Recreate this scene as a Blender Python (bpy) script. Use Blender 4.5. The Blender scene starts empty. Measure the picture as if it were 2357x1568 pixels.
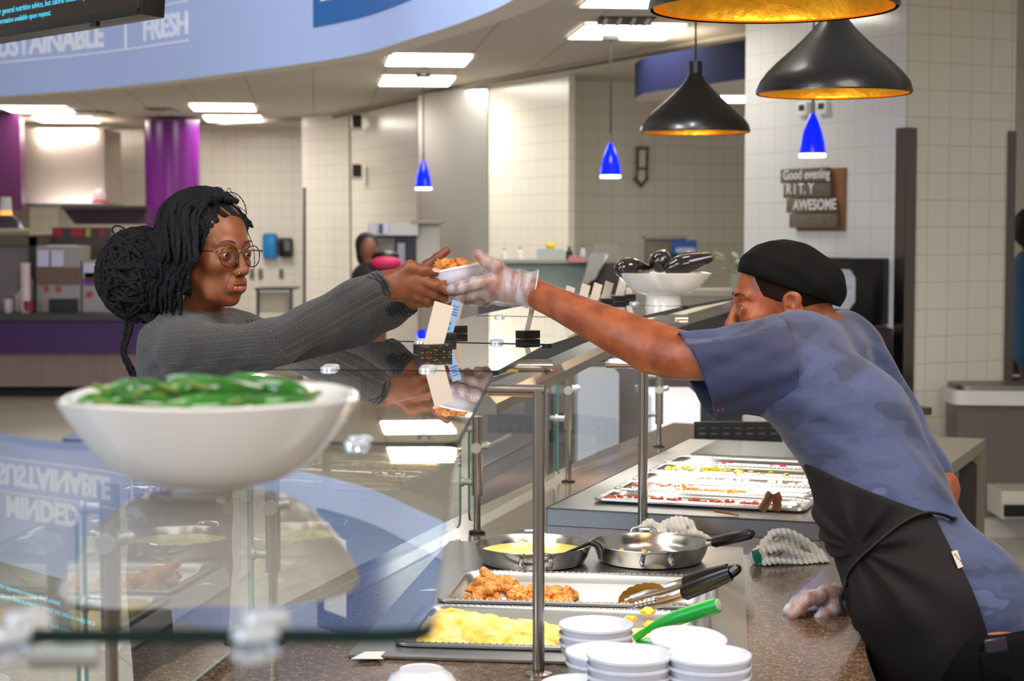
import bpy, bmesh, math, random
import numpy as np
from mathutils import Vector, Matrix, noise
R = math.radians
col = bpy.context.scene.collection
sc = bpy.context.scene
F = 4050.0; CX = 1178.5; CY = 784.0; CZ = 1.635
PITCH = math.atan((784 - 530) / F)
def at(px, py, Y):                       # point seen at a pixel, at a given depth in the room
    a = (px - CX) / F; b = (CY - py) / F
    dy = math.cos(PITCH) + b * math.sin(PITCH); dz = -math.sin(PITCH) + b * math.cos(PITCH)
    return Vector((a * Y / dy, Y, CZ + dz * Y / dy))
def atz(px, py, z):                      # point seen at a pixel, on a given level
    a = (px - CX) / F; b = (CY - py) / F
    dy = math.cos(PITCH) + b * math.sin(PITCH); dz = -math.sin(PITCH) + b * math.cos(PITCH)
    t = (z - CZ) / dz
    return Vector((a * t, dy * t, z))
# ---------------------------------------------------------------- materials
def nodes(name):
    m = bpy.data.materials.new(name); m.use_nodes = True
    return m, m.node_tree, m.node_tree.nodes['Principled BSDF']
def lin(c):
    if isinstance(c, str):
        c = [int(c[i:i+2], 16) / 255 for i in (1, 3, 5)]
        c = [x / 12.92 if x <= .04045 else ((x + .055) / 1.055) ** 2.4 for x in c]
    return (c[0], c[1], c[2], 1)
def mat(name, c, rough=.5, metal=0, emit=0, coat=0, spec=.5, bump=0, bscale=50, var=0, vscale=8, sss=0, sheen=0, stretch=None, alpha=1, ecol=None):
    m, nt, b = nodes(name)
    L = nt.links.new
    b.inputs['Base Color'].default_value = lin(c)
    b.inputs['Roughness'].default_value = rough; b.inputs['Metallic'].default_value = metal
    b.inputs['Specular IOR Level'].default_value = spec
    if coat: b.inputs['Coat Weight'].default_value = coat; b.inputs['Coat Roughness'].default_value = .08
    if sheen: b.inputs['Sheen Weight'].default_value = sheen
    if sss:
        b.inputs['Subsurface Weight'].default_value = sss; b.inputs['Subsurface Radius'].default_value = (.012, .004, .002)
        b.inputs['Subsurface Scale'].default_value = 1
    if emit:
        b.inputs['Emission Color'].default_value = lin(ecol or c); b.inputs['Emission Strength'].default_value = emit
    if alpha < 1: b.inputs['Alpha'].default_value = alpha
    if bump or var:
        tc = nt.nodes.new('ShaderNodeTexCoord'); mp = nt.nodes.new('ShaderNodeMapping')
        L(tc.outputs['Object'], mp.inputs['Vector'])
        if stretch: mp.inputs['Scale'].default_value = stretch
    if bump:
        n = nt.nodes.new('ShaderNodeTexNoise'); n.inputs['Scale'].default_value = bscale; n.inputs['Detail'].default_value = 4
        L(mp.outputs[0], n.inputs['Vector'])
        bp = nt.nodes.new('ShaderNodeBump'); bp.inputs['Strength'].default_value = bump; bp.inputs['Distance'].default_value = .01
        L(n.outputs['Fac'], bp.inputs['Height']); L(bp.outputs[0], b.inputs['Normal'])
    if var:
        n = nt.nodes.new('ShaderNodeTexNoise'); n.inputs['Scale'].default_value = vscale; n.inputs['Detail'].default_value = 5
        L(mp.outputs[0], n.inputs['Vector'])
        mr = nt.nodes.new('ShaderNodeMapRange'); mr.inputs['From Min'].default_value = .3; mr.inputs['From Max'].default_value = .7
        mr.inputs['To Min'].default_value = 1 - var; mr.inputs['To Max'].default_value = 1 + var
        mx = nt.nodes.new('ShaderNodeVectorMath'); mx.operation = 'SCALE'; mx.inputs[0].default_value = lin(c)[:3]
        L(n.outputs['Fac'], mr.inputs['Value']); L(mr.outputs[0], mx.inputs['Scale']); L(mx.outputs[0], b.inputs['Base Color'])
    return m
def ramp(nt, stops, src, interp='LINEAR'):
    r = nt.nodes.new('ShaderNodeValToRGB'); r.color_ramp.interpolation = interp
    e = r.color_ramp.elements
    while len(e) < len(stops): e.new(.5)
    for i, (p, c) in enumerate(stops): e[i].position = p; e[i].color = lin(c)
    nt.links.new(src, r.inputs[0]); return r
def noise_node(nt, scale, detail=4, coord='Object', stretch=None, typ='ShaderNodeTexNoise'):
    tc = nt.nodes.new('ShaderNodeTexCoord'); mp = nt.nodes.new('ShaderNodeMapping'); nt.links.new(tc.outputs[coord], mp.inputs[0])
    if stretch: mp.inputs['Scale'].default_value = stretch
    n = nt.nodes.new(typ); n.inputs['Scale'].default_value = scale
    if typ == 'ShaderNodeTexNoise': n.inputs['Detail'].default_value = detail
    nt.links.new(mp.outputs[0], n.inputs['Vector']); return n
def tile_mat(name, c, mortar, w, h, rough=.25, msize=.003, bump=.3):
    m, nt, b = nodes(name); L = nt.links.new
    tc = nt.nodes.new('ShaderNodeTexCoord'); br = nt.nodes.new('ShaderNodeTexBrick')
    br.offset = 0; br.inputs['Scale'].default_value = 1
    br.inputs['Brick Width'].default_value = w; br.inputs['Row Height'].default_value = h
    br.inputs['Mortar Size'].default_value = msize; br.inputs['Mortar Smooth'].default_value = .2
    br.inputs['Color1'].default_value = lin(c); br.inputs['Color2'].default_value = lin(c); br.inputs['Mortar'].default_value = lin(mortar)
    br.inputs['Bias'].default_value = 0
    L(tc.outputs['UV'], br.inputs['Vector']); L(br.outputs['Color'], b.inputs['Base Color'])
    b.inputs['Roughness'].default_value = rough
    bp = nt.nodes.new('ShaderNodeBump'); bp.inputs['Strength'].default_value = bump; bp.inputs['Distance'].default_value = .002; bp.invert = True
    L(br.outputs['Fac'], bp.inputs['Height']); L(bp.outputs[0], b.inputs['Normal'])
    return m
def glass_mat(name, tint=(.93, .97, .95), ior=1.5, rough=0.0, gain=1.25):
    m, nt, b = nodes(name); nt.nodes.remove(b); L = nt.links.new
    o = nt.nodes['Material Output']
    t = nt.nodes.new('ShaderNodeBsdfTransparent'); t.inputs[0].default_value = (*[x ** .5 for x in tint], 1)
    g = nt.nodes.new('ShaderNodeBsdfGlossy'); g.inputs['Roughness'].default_value = rough; g.inputs[0].default_value = (1, 1, 1, 1)
    fr = nt.nodes.new('ShaderNodeFresnel'); fr.inputs[0].default_value = ior
    ge = nt.nodes.new('ShaderNodeNewGeometry')
    a = nt.nodes.new('ShaderNodeMath'); a.operation = 'MULTIPLY'; a.inputs[1].default_value = gain; a.use_clamp = True
    i = nt.nodes.new('ShaderNodeMath'); i.operation = 'SUBTRACT'; i.inputs[0].default_value = 1
    c = nt.nodes.new('ShaderNodeMath'); c.operation = 'MULTIPLY'
    L(fr.outputs[0], a.inputs[0]); L(ge.outputs['Backfacing'], i.inputs[1]); L(a.outputs[0], c.inputs[0]); L(i.outputs[0], c.inputs[1])
    mx = nt.nodes.new('ShaderNodeMixShader'); L(c.outputs[0], mx.inputs[0])
    L(t.outputs[0], mx.inputs[1]); L(g.outputs[0], mx.inputs[2]); L(mx.outputs[0], o.inputs[0])
    return m
# ---------------------------------------------------------------- mesh building
def mesh_obj(name, bm, m, parent=None, smooth=True, angle=35, uv=None):
    me = bpy.data.meshes.new(name)
    bmesh.ops.recalc_face_normals(bm, faces=bm.faces)
    bm.to_mesh(me); bm.free()
    ms = m if isinstance(m, (list, tuple)) else [m]
    for x in ms: me.materials.append(x)
    if smooth and len(me.polygons):
        me.polygons.foreach_set('use_smooth', [True] * len(me.polygons)); me.set_sharp_from_angle(angle=R(angle))
    o = bpy.data.objects.new(name, me); col.objects.link(o)
    if parent: setpar(o, parent)
    return o
def chainmat(p):
    m = p.matrix_basis.copy()
    if p.parent: m = chainmat(p.parent) @ p.matrix_parent_inverse @ m
    return m
def setpar(o, p):
    o.parent = p; o.matrix_parent_inverse = chainmat(p).inverted()
def tag(o, label=None, cat=None, group=None, kind=None):
    if label: o['label'] = label
    if cat: o['category'] = cat
    if group: o['group'] = group
    if kind: o['kind'] = kind
    return o
def thing(name, loc, label, cat, group=None, rz=0):
    o = bpy.data.objects.new(name, None); col.objects.link(o); o.location = loc; o.rotation_euler = (0, 0, rz)
    o.empty_display_size = .05
    return tag(o, label, cat, group)
def kids(o): return [c for c in col.objects if c.parent == o]
def copy_tree(o, parent=None, label=None):
    c = o.copy(); col.objects.link(c)
    if parent: c.parent = parent
    if label: c['label'] = label
    for ch in kids(o): copy_tree(ch, c)
    return c
def struct(o): o['kind'] = 'structure'; return o
def B(): return bmesh.new()
def bx(bm, c, s, rz=0, rx=0, ry=0, bev=0, mi=0):
    M = Matrix.Translation(Vector(c)) @ Matrix.Rotation(rz, 4, 'Z') @ Matrix.Rotation(ry, 4, 'Y') @ Matrix.Rotation(rx, 4, 'X') @ Matrix.Diagonal((s[0], s[1], s[2], 1))
    r = bmesh.ops.create_cube(bm, size=1, matrix=M); vs = r['verts']
    fs = set(f for v in vs for f in v.link_faces)
    for f in fs: f.material_index = mi
    if bev:
        es = list(set(e for v in vs for e in v.link_edges))
        bmesh.ops.bevel(bm, geom=es, offset=bev, segments=2, profile=.5, affect='EDGES')
    return bm
def frame(d):
    d = d.normalized(); up = Vector((0, 0, 1)) if abs(d.z) < .95 else Vector((1, 0, 0))
    a = d.cross(up).normalized(); b = d.cross(a).normalized(); return a, b
def tube(bm, pts, r, seg=12, cap=True, flat=None, closed=False, mi=0):
    pts = [Vector(p) for p in pts]; n = len(pts)
    rs = r if isinstance(r, (list, tuple)) else [r] * n
    rings = []; a0 = None
    for i, p in enumerate(pts):
        if closed: d = (pts[(i + 1) % n] - pts[i - 1])
        else: d = (pts[min(i + 1, n - 1)] - pts[max(i - 1, 0)])
        d.normalize()
        if a0 is None: a, b = frame(d)
        else:
            a = (a0 - d * a0.dot(d)).normalized(); b = d.cross(a).normalized()
        a0 = a
        fa, fb = (1, 1) if flat is None else flat
        rings.append([bm.verts.new(p + (a * math.cos(t) * fa + b * math.sin(t) * fb) * rs[i]) for t in [2 * math.pi * k / seg for k in range(seg)]])
    m = n if closed else n - 1
    for i in range(m):
        A, C = rings[i], rings[(i + 1) % n]
        for k in range(seg):
            f = bm.faces.new((A[k], A[(k + 1) % seg], C[(k + 1) % seg], C[k])); f.material_index = mi
    if cap and not closed:
        f = bm.faces.new(rings[0][::-1]); f.material_index = mi
        f = bm.faces.new(rings[-1]); f.material_index = mi
    return bm
def lathe(bm, prof, c=(0, 0, 0), seg=40, M=None, close=False, mi=0, fx=1, fy=1):
    c = Vector(c); rings = []
    for (r, z) in prof:
        if r < 1e-6:
            v = Vector((0, 0, z)); v = (M @ v) if M else v
            rings.append([bm.verts.new(v + c)])
        else:
            ring = []
            for k in range(seg):
                t = 2 * math.pi * k / seg; v = Vector((r * math.cos(t) * fx, r * math.sin(t) * fy, z)); v = (M @ v) if M else v
                ring.append(bm.verts.new(v + c))
            rings.append(ring)
    prs = list(zip(rings[:-1], rings[1:]))
    if close: prs.append((rings[-1], rings[0]))
    for A, C in prs:
        for k in range(seg):
            k2 = (k + 1) % seg
            if len(A) == 1 and len(C) == 1: break
            if len(A) == 1: f = bm.faces.new((A[0], C[k], C[k2]))
            elif len(C) == 1: f = bm.faces.new((A[k], A[k2], C[0]))
            else: f = bm.faces.new((A[k], A[k2], C[k2], C[k]))
            f.material_index = mi
    return bm
def roundpoly(pts, r, n=6):
    out = []; N = len(pts)
    for i in range(N):
        p = Vector(pts[i]); a = Vector(pts[i - 1]); b = Vector(pts[(i + 1) % N])
        da = (a - p).normalized(); db = (b - p).normalized()
        ri = r[i] if isinstance(r, (list, tuple)) else r
        if ri <= 0: out.append(p); continue
        s = p + da * ri; e = p + db * ri
        for k in range(n + 1):
            t = k / n; out.append(s * (1 - t) ** 2 + p * 2 * t * (1 - t) + e * t * t)
    return out
def slab(bm, poly, z0, z1, mi=0, side=None):          # horizontal slab from a 2D outline
    lo = [bm.verts.new((p[0], p[1], z0)) for p in poly]; hi = [bm.verts.new((p[0], p[1], z1)) for p in poly]
    f = bm.faces.new(lo[::-1]); f.material_index = mi
    f = bm.faces.new(hi); f.material_index = mi
    n = len(poly)
    for i in range(n):
        f = bm.faces.new((lo[i], lo[(i + 1) % n], hi[(i + 1) % n], hi[i])); f.material_index = mi if side is None else side
    return bm
def extr(bm, pts, d, mi=0, side=None):                 # planar outline (3D points) extruded along d
    d = Vector(d); lo = [bm.verts.new(Vector(p)) for p in pts]; hi = [bm.verts.new(Vector(p) + d) for p in pts]
    f = bm.faces.new(lo[::-1]); f.material_index = mi
    f = bm.faces.new(hi); f.material_index = mi
    n = len(pts)
    for i in range(n):
        f = bm.faces.new((lo[i], lo[(i + 1) % n], hi[(i + 1) % n], hi[i])); f.material_index = mi if side is None else side
    return bm
def blob(bm, c, r, rot=None, sub=2, jit=0, seed=0, jscale=1.5, mi=0):
    M = Matrix.Translation(Vector(c)) @ (rot.to_4x4() if rot else Matrix.Identity(4)) @ Matrix.Diagonal((*r, 1))
    g = bmesh.ops.create_icosphere(bm, subdivisions=sub, radius=1)
    for v in g['verts']:
        if jit: v.co *= 1 + jit * noise.noise(v.co * jscale + Vector((seed * 3.7, seed * 1.3, seed)))
        v.co = M @ v.co
        for f in v.link_faces: f.material_index = mi
    return bm
def text_mesh(body, size, m, parent, M, name='lettering', extrude=.0005, align='LEFT', bold=0, spacing=1, font=None):
    cu = bpy.data.curves.new(name, 'FONT'); cu.body = body; cu.size = size; cu.extrude = extrude; cu.align_x = align; cu.offset = bold
    cu.space_character = spacing; cu.resolution_u = 3
    t = bpy.data.objects.new(name, cu); col.objects.link(t)
    dg = bpy.context.evaluated_depsgraph_get(); me = bpy.data.meshes.new_from_object(t.evaluated_get(dg))
    bpy.data.objects.remove(t); me.transform(M); me.name = name
    me.materials.clear(); me.materials.append(m)
    o = bpy.data.objects.new(name, me); col.objects.link(o)
    if parent: setpar(o, parent)
    return o
def crv(pts, n=8, closed=False):                          # Catmull-Rom through points
    P = [Vector(p) for p in pts]; out = []; N = len(P)
    rng = range(N) if closed else range(N - 1)
    for i in rng:
        if closed: p0, p1, p2, p3 = P[i - 1], P[i], P[(i + 1) % N], P[(i + 2) % N]
        else: p0, p1, p2, p3 = P[max(i - 1, 0)], P[i], P[i + 1], P[min(i + 2, N - 1)]
        for k in range(n):
            t = k / n
            out.append(.5 * ((2 * p1) + (p2 - p0) * t + (2 * p0 - 5 * p1 + 4 * p2 - p3) * t * t + (3 * p1 - p0 - 3 * p2 + p3) * t ** 3))
    if not closed: out.append(P[-1])
    return out
# ---------------------------------------------------------------- implicit surfaces for bodies, cloth and food
def cone(a, b, ra, rb, k=.01, flat=None, ff=1.0, sub=False):
    return ('c', np.array(a, float), np.array(b, float), ra, rb, k, None if flat is None else np.array(Vector(flat).normalized()), ff, sub)
def ell(c, r, k=.01, rot=None, sub=False):
    M = np.eye(3) if rot is None else np.array(rot.to_3x3() if hasattr(rot, 'to_3x3') else rot)
    return ('e', np.array(c, float), np.array(r, float), M, 0, k, None, 0, sub)
def chain(pts, rs, k=.006, **kw):
    return [cone(pts[i], pts[i + 1], rs[i], rs[i + 1], k, **kw) for i in range(len(pts) - 1)]
def xf(prims, M):                                          # move primitives by a rigid matrix
    Mn = np.array(M); R3 = Mn[:3, :3]; T = Mn[:3, 3]; out = []
    s = abs(np.linalg.det(R3)) ** (1 / 3); Rn = R3 / s
    for p in prims:
        if p[0] == 'c': out.append(('c', R3 @ p[1] + T, R3 @ p[2] + T, p[3] * s, p[4] * s, p[5] * s, None if p[6] is None else Rn @ p[6], p[7], p[8]))
        else: out.append(('e', R3 @ p[1] + T, p[2] * s, Rn @ p[3], 0, p[5] * s, None, 0, p[8]))
    return out
def pdist(p, P):
    if p[0] == 'c':
        _, a, b, ra, rb, k, fl, ff, sub = p
        ba = b - a; L2 = max(ba @ ba, 1e-9); pa = P - a
        t = np.clip(pa @ ba / L2, 0, 1)[:, None]
        v = pa - t * ba
        if fl is not None: v = v + (v @ fl)[:, None] * (1 / ff - 1) * fl
        return np.sqrt((v * v).sum(1)) - (ra + (rb - ra) * t[:, 0])
    _, c, r, M, _, k, _, _, sub = p
    q = (P - c) @ M
    k0 = np.sqrt(((q / r) ** 2).sum(1)); k1 = np.sqrt(((q / r ** 2) ** 2).sum(1)) + 1e-9
    return np.where(k0 < .05, (k0 - 1) * r.min(), k0 * (k0 - 1) / k1)
def bound(p):
    if p[0] == 'c':
        g = max(p[3], p[4]) * max(p[7], 1); return np.minimum(p[1], p[2]) - g, np.maximum(p[1], p[2]) + g
    g = p[2].max(); return p[1] - g, p[1] + g
def field(prims, P):
    d = np.full(len(P), 9.0)
    for p in prims:
        e = pdist(p, P); k = max(p[5], 1e-5)
        if p[8]:
            h = np.clip(.5 - .5 * (e + d) / k, 0, 1); d = d * (1 - h) - e * h + k * h * (1 - h)
        else:
            h = np.clip(.5 + .5 * (d - e) / k, 0, 1); d = d * (1 - h) + e * h - k * h * (1 - h)
    return d
def sdf_data(prims, vox, disp=None, pad=.02, cut=None):
    lo = np.min([bound(p)[0] for p in prims if not p[8]], 0) - pad; hi = np.max([bound(p)[1] for p in prims if not p[8]], 0) + pad
    nb = 12; n = np.ceil((hi - lo) / vox / nb).astype(int); N = n * nb + 2
    bs = nb * vox; rad = bs * .87 + pad * .8
    gi = np.stack(np.meshgrid(*[np.arange(k) for k in n], indexing='ij'), -1).reshape(-1, 3)
    cen = lo + (gi + .5) * bs
    d = field(prims, cen); act = gi[np.abs(d) < rad * 1.5]
    bl = [(bound(p)) for p in prims]
    ar = np.arange(nb + 1); loc = np.stack(np.meshgrid(ar, ar, ar, indexing='ij'), -1).reshape(-1, 3)
    ids = []; vs = []; quads = []
    corners = [(a, b, c) for a in (0, 1) for b in (0, 1) for c in (0, 1)]
    edges = [(0, 4), (1, 5), (2, 6), (3, 7), (0, 2), (1, 3), (4, 6), (5, 7), (0, 1), (2, 3), (4, 5), (6, 7)]
    def cid(i, j, k): return (i.astype(np.int64) * N[1] + j) * N[2] + k
    for g in act:
        base = g * nb; o = lo + base * vox; c = o + bs / 2
        sel = [p for p, (l, h) in zip(prims, bl) if np.all(c + bs * .5 + .03 + p[5] > l) and np.all(c - bs * .5 - .03 - p[5] < h)]
        if not sel: continue
        P = o + loc * vox; f = field(sel, P)
        if disp is not None: f = f + disp(P)
        if cut is not None: f = np.maximum(f, cut(P))
        S = f.reshape(nb + 1, nb + 1, nb + 1)
        if S.min() > 0 or S.max() < 0: continue
        C = [S[a:nb + a, b:nb + b, c2:nb + c2] for a, b, c2 in corners]
        neg = sum((x < 0).astype(int) for x in C); m = (neg > 0) & (neg < 8)
        if m.any():
            ii, jj, kk = np.nonzero(m); acc = np.zeros((len(ii), 3)); cnt = np.zeros(len(ii))
            for e0, e1 in edges:
                v0 = C[e0][m]; v1 = C[e1][m]; s = (v0 < 0) != (v1 < 0)
                t = np.where(s, v0 / np.where(s, v0 - v1, 1), 0)[:, None]
                q0 = np.array(corners[e0]); q1 = np.array(corners[e1])
                acc += np.where(s[:, None], q0 + (q1 - q0) * t, 0); cnt += s
            pos = o + (np.stack([ii, jj, kk], 1) + acc / cnt[:, None]) * vox
            vs.append(pos); ids.append(cid(ii + base[0], jj + base[1], kk + base[2]))
        for ax in range(3):
            sl0 = [slice(0, nb)] * 3; sl1 = [slice(0, nb)] * 3; sl1[ax] = slice(1, nb + 1)
            A = S[tuple(sl0)]; D = S[tuple(sl1)]; s = (A < 0) != (D < 0)
            if not s.any(): continue
            i, j, k = np.nonzero(s); fl = A[s] < 0
            I = [i + base[0], j + base[1], k + base[2]]
            u, w = (ax + 1) % 3, (ax + 2) % 3
            def off(du, dw):
                J = [x.copy() for x in I]; J[u] = J[u] - du; J[w] = J[w] - dw
                return cid(*J)
            q = np.stack([off(1, 1), off(0, 1), off(0, 0), off(1, 0)], 1)
            q[~fl] = q[~fl][:, ::-1]; quads.append(q)
    V = np.concatenate(vs); ID = np.concatenate(ids); Q = np.concatenate(quads)
    o = np.argsort(ID); ID = ID[o]; V = V[o]
    ix = np.searchsorted(ID, Q); ix = np.clip(ix, 0, len(ID) - 1)
    ok = (ID[ix] == Q).all(1)
    return V, ix[ok]
def np_mesh(name, V, Q, m, parent=None, uv=None, attrs=None):
    me = bpy.data.meshes.new(name)
    me.vertices.add(len(V)); me.vertices.foreach_set('co', V.astype(np.float32).ravel())
    me.loops.add(Q.size); me.loops.foreach_set('vertex_index', Q.astype(np.int32).ravel())
    me.polygons.add(len(Q)); me.polygons.foreach_set('loop_start', np.arange(0, Q.size, 4, dtype=np.int32))
    me.polygons.foreach_set('use_smooth', np.ones(len(Q), bool))
    me.update(calc_edges=True)
    if uv is not None:
        l = me.uv_layers.new(name='UVMap'); l.data.foreach_set('uv', uv[Q.ravel()].astype(np.float32).ravel())
    if attrs:
        for k, a in attrs.items():
            at_ = me.attributes.new(k, 'FLOAT', 'POINT'); at_.data.foreach_set('value', a.astype(np.float32))
    me.materials.append(m)
    o = bpy.data.objects.new(name, me); col.objects.link(o)
    if parent: setpar(o, parent)
    return o
def relax(V, Q, it=2):
    for _ in range(it):
        acc = np.zeros_like(V); cnt = np.zeros(len(V))
        for a, b in ((0, 1), (1, 2), (2, 3), (3, 0)):
            np.add.at(acc, Q[:, a], V[Q[:, b]]); np.add.at(acc, Q[:, b], V[Q[:, a]])
            np.add.at(cnt, Q[:, a], 1); np.add.at(cnt, Q[:, b], 1)
        V = V * .4 + .6 * acc / np.maximum(cnt, 1)[:, None]
    return V
def sdf(name, prims, m, parent=None, vox=.004, disp=None, cut=None, it=1, uvf=None, pad=.02):
    V, Q = sdf_data(prims, vox, disp, pad, cut)
    if it: V = relax(V, Q, it)
    return np_mesh(name, V, Q, m, parent, None if uvf is None else uvf(V))
# ================================================================ camera, light
cam = bpy.data.cameras.new('camera'); co = bpy.data.objects.new('camera', cam); col.objects.link(co); sc.camera = co
co.location = (0, 0, CZ); co.rotation_euler = (math.pi / 2 - PITCH, 0, 0)
cam.sensor_width = 36; cam.lens = F / 2357 * 36; cam.clip_start = .05; cam.clip_end = 100
cam.dof.use_dof = True; cam.dof.focus_distance = 3.7; cam.dof.aperture_fstop = 6.2
sc.view_settings.view_transform = 'Standard'; sc.view_settings.look = 'None'; sc.view_settings.gamma = 1
sc.view_settings.exposure = 0.35
w = bpy.data.worlds.new('World'); sc.world = w; w.use_nodes = True
w.node_tree.nodes['Background'].inputs[0].default_value = (1.0, .94, .88, 1); w.node_tree.nodes['Background'].inputs[1].default_value = .30
def area(name, loc, size, power, color, target=None, sizey=None, spread=None):
    l = bpy.data.lights.new(name, 'AREA'); l.energy = power; l.color = color; l.size = size
    if sizey: l.shape = 'RECTANGLE'; l.size_y = sizey
    if spread: l.spread = R(spread)
    o = bpy.data.objects.new(name, l); col.objects.link(o); o.location = loc
    d = (Vector(target) - Vector(loc)) if target else Vector((0, 0, -1))
    o.rotation_euler = d.to_track_quat('-Z', 'Y').to_euler(); return o
area('window_daylight', (-5.5, -.5, 2.6), 3, 150, (.50, .68, 1), (0, 4, 1.2), 2)
area('ceiling_lamp_front', (1.5, 2.2, 3.3), 1.4, 48, (1, .93, .84), (.4, 3.6, 1.1), 1.6)
area('ceiling_lamp_side', (-1.6, 1.8, 3.4), 1.4, 30, (1, .93, .84), (-.4, 3.8, 1.2), 1.4)
area('front_fill', (.5, -1.2, 3.0), 1.6, 46, (1, .95, .9), (-.1, 2.2, 1.35), 1.2)  # soft fill added behind the camera to brighten the near bowl
area('fascia_fill', (-.6, 5.2, 3.6), 2.2, 230, (.96, .97, 1), (-1.5, 9.6, 2.8), 1)  # unseen light added above the frame to lift the blue fascia
area('pier_fill', (2.2, 6.6, 3.5), 1.2, 24, (1, .93, .82), (2.4, 9.6, 1.3), .8)  # extra light out of view, put in to brighten the tiled pier
# ================================================================ room shell
BEIGE = '#efe9da'; MORT = '#d2c8b2'
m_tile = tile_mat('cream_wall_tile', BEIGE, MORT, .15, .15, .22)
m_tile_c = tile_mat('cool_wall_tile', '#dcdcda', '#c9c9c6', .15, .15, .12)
m_ceil = tile_mat('ceiling_tile', '#c9c2b8', '#a29a8e', .61, 1.22, .9, .008, .05)
m_soffit = mat('plaster_soffit', '#d6cfc2', .8)
m_floor = tile_mat('floor_tile', '#b9b2a6', '#8d867b', .6, .6, .35, .004)
m_steel = mat('brushed_steel', '#b9b6b2', .28, 1, bump=.04, bscale=60, stretch=(1, 1, 12))
m_steel_l = mat('polished_steel', '#cfcecb', .16, 1, bump=.03, bscale=14)
m_steel_d = mat('dull_steel', '#8d8a86', .4, 1, bump=.05, bscale=40)
m_black = mat('black_plastic', '#0c0c0e', .35)
m_dark = mat('dark_panel', '#2b2624', .5)
m_white = mat('white_plastic', '#e8e8e6', .35)
m_purple = mat('purple_paint', '#6d1f78', .35)
m_purple_d = mat('deep_purple_laminate', '#3d0c52', .4)
def wallbox(name, a, b, z0, z1, th, m, kind=True, uo=0):
    a = Vector((a[0], a[1], 0)); b = Vector((b[0], b[1], 0)); d = (b - a); L = d.length; d.normalize(); n = Vector((-d.y, d.x, 0))
    bm = B(); uvl = bm.loops.layers.uv.new('UVMap')
    def quad(p, uv):
        vs = [bm.verts.new(x) for x in p]; f = bm.faces.new(vs)
        for l, t in zip(f.loops, uv): l[uvl].uv = t
    Z = Vector((0, 0, 1)); n *= th
    for (p0, p1, u0, u1) in ((a, b, uo, uo + L), (b, b + n, 0, th), (b + n, a + n, 0, L), (a + n, a, 0, th)):
        quad([p0 + Z * z0, p1 + Z * z0, p1 + Z * z1, p0 + Z * z1], [(u0, z0), (u1, z0), (u1, z1), (u0, z1)])
    quad([a + Z * z1, b + Z * z1, b + n + Z * z1, a + n + Z * z1], [(0, 0), (L, 0), (L, th), (0, th)])
    quad([a + Z * z0, b + Z * z0, b + n + Z * z0, a + n + Z * z0], [(0, 0), (L, 0), (L, th), (0, th)])
    bmesh.ops.remove_doubles(bm, verts=bm.verts, dist=1e-5)
    o = mesh_obj(name, bm, m, smooth=False)
    if kind: o['kind'] = 'structure'
    return o
def planar_uv(o, ang=0):
    me = o.data; uv = me.uv_layers.new(name='UVMap') if not me.uv_layers else me.uv_layers[0]
    c, s = math.cos(ang), math.sin(ang)
    for l in me.loops:
        v = me.vertices[l.vertex_index].co; uv.data[l.index].uv = (v.x * c + v.y * s, -v.x * s + v.y * c)
p_ = Vector((.882, .471)); q_ = Vector((-.471, .882))
c0 = Vector((2.145, 9.6)); 
wallbox('wall_right', c0, c0 + p_ * .78, 0, 3.4, 1.5, m_tile)
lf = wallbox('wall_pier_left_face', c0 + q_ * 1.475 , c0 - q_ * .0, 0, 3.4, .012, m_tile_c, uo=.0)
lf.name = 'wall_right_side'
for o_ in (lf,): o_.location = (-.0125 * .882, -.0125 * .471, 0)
wallbox('wall_back_right', (.50, 15.7), (4.2, 17.6), 0, 3.02, .3, m_tile)
b0 = Vector((.483, 15.1)); wallbox('wall_back_pier', b0 + q_ * 1.6, b0, 0, 3.02, .06, m_tile)
wallbox('wall_back_center', (-1.865, 20.5), (-.98, 18.25), 0, 3.02, .4, m_tile)
wallbox('wall_back_left', (-2.52, 21.2), (-1.90, 20.6), 0, 3.02, .6, m_tile)
wallbox('wall_back_far', (-7.2, 23.2), (-2.4, 23.0), 0, 3.02, .3, m_tile)
wallbox('wall_left', (-8.4, 21.0), (-5.9, 23.2), 0, 3.02, .3, m_tile)
# floor
bm = B(); bx(bm, (0, 14, -.05), (26, 30, .1)); fl = struct(mesh_obj('floor', bm, m_floor, smooth=False)); planar_uv(fl, R(28))
# hanging curved fascia: outline followed from left to right, edge at 2.6 m
FC = [at(-420, 262, 1), at(-200, 243, 1), at(0, 222, 1), at(240, 203, 1), at(520, 170, 1), at(800, 130, 1), at(960, 85, 1), at(1080, 45, 1), at(1180, 0, 1)]
def lvl(px, py, z=2.6): v = atz(px, py, z); return Vector((v.x, v.y, 0))
fpx = [(-500, 250), (-200, 238), (0, 222), (240, 203), (520, 170), (800, 130), (960, 85), (1080, 45), (1180, 0), (1245, -60), (1262, -160), (1150, -320)]
FP = crv([lvl(a, b) for a, b in fpx], 10)
FS = [0]
for i in range(1, len(FP)): FS.append(FS[-1] + (FP[i] - FP[i - 1]).length)
def onf(s, off=0):
    import bisect
    i = min(max(bisect.bisect(FS, s) - 1, 0), len(FP) - 2); t = (s - FS[i]) / (FS[i + 1] - FS[i])
    d = (FP[i + 1] - FP[i]).normalized(); n = Vector((d.y, -d.x, 0)); return FP[i] + (FP[i + 1] - FP[i]) * t + n * off
def s_at_px(px):
    best = min(range(len(FP)), key=lambda i: abs(CX + FP[i].x / FP[i].y * F - px) + (1e6 if i > 90 else 0)); return FS[best]
bm = B(); th = .16
rows = []
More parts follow.
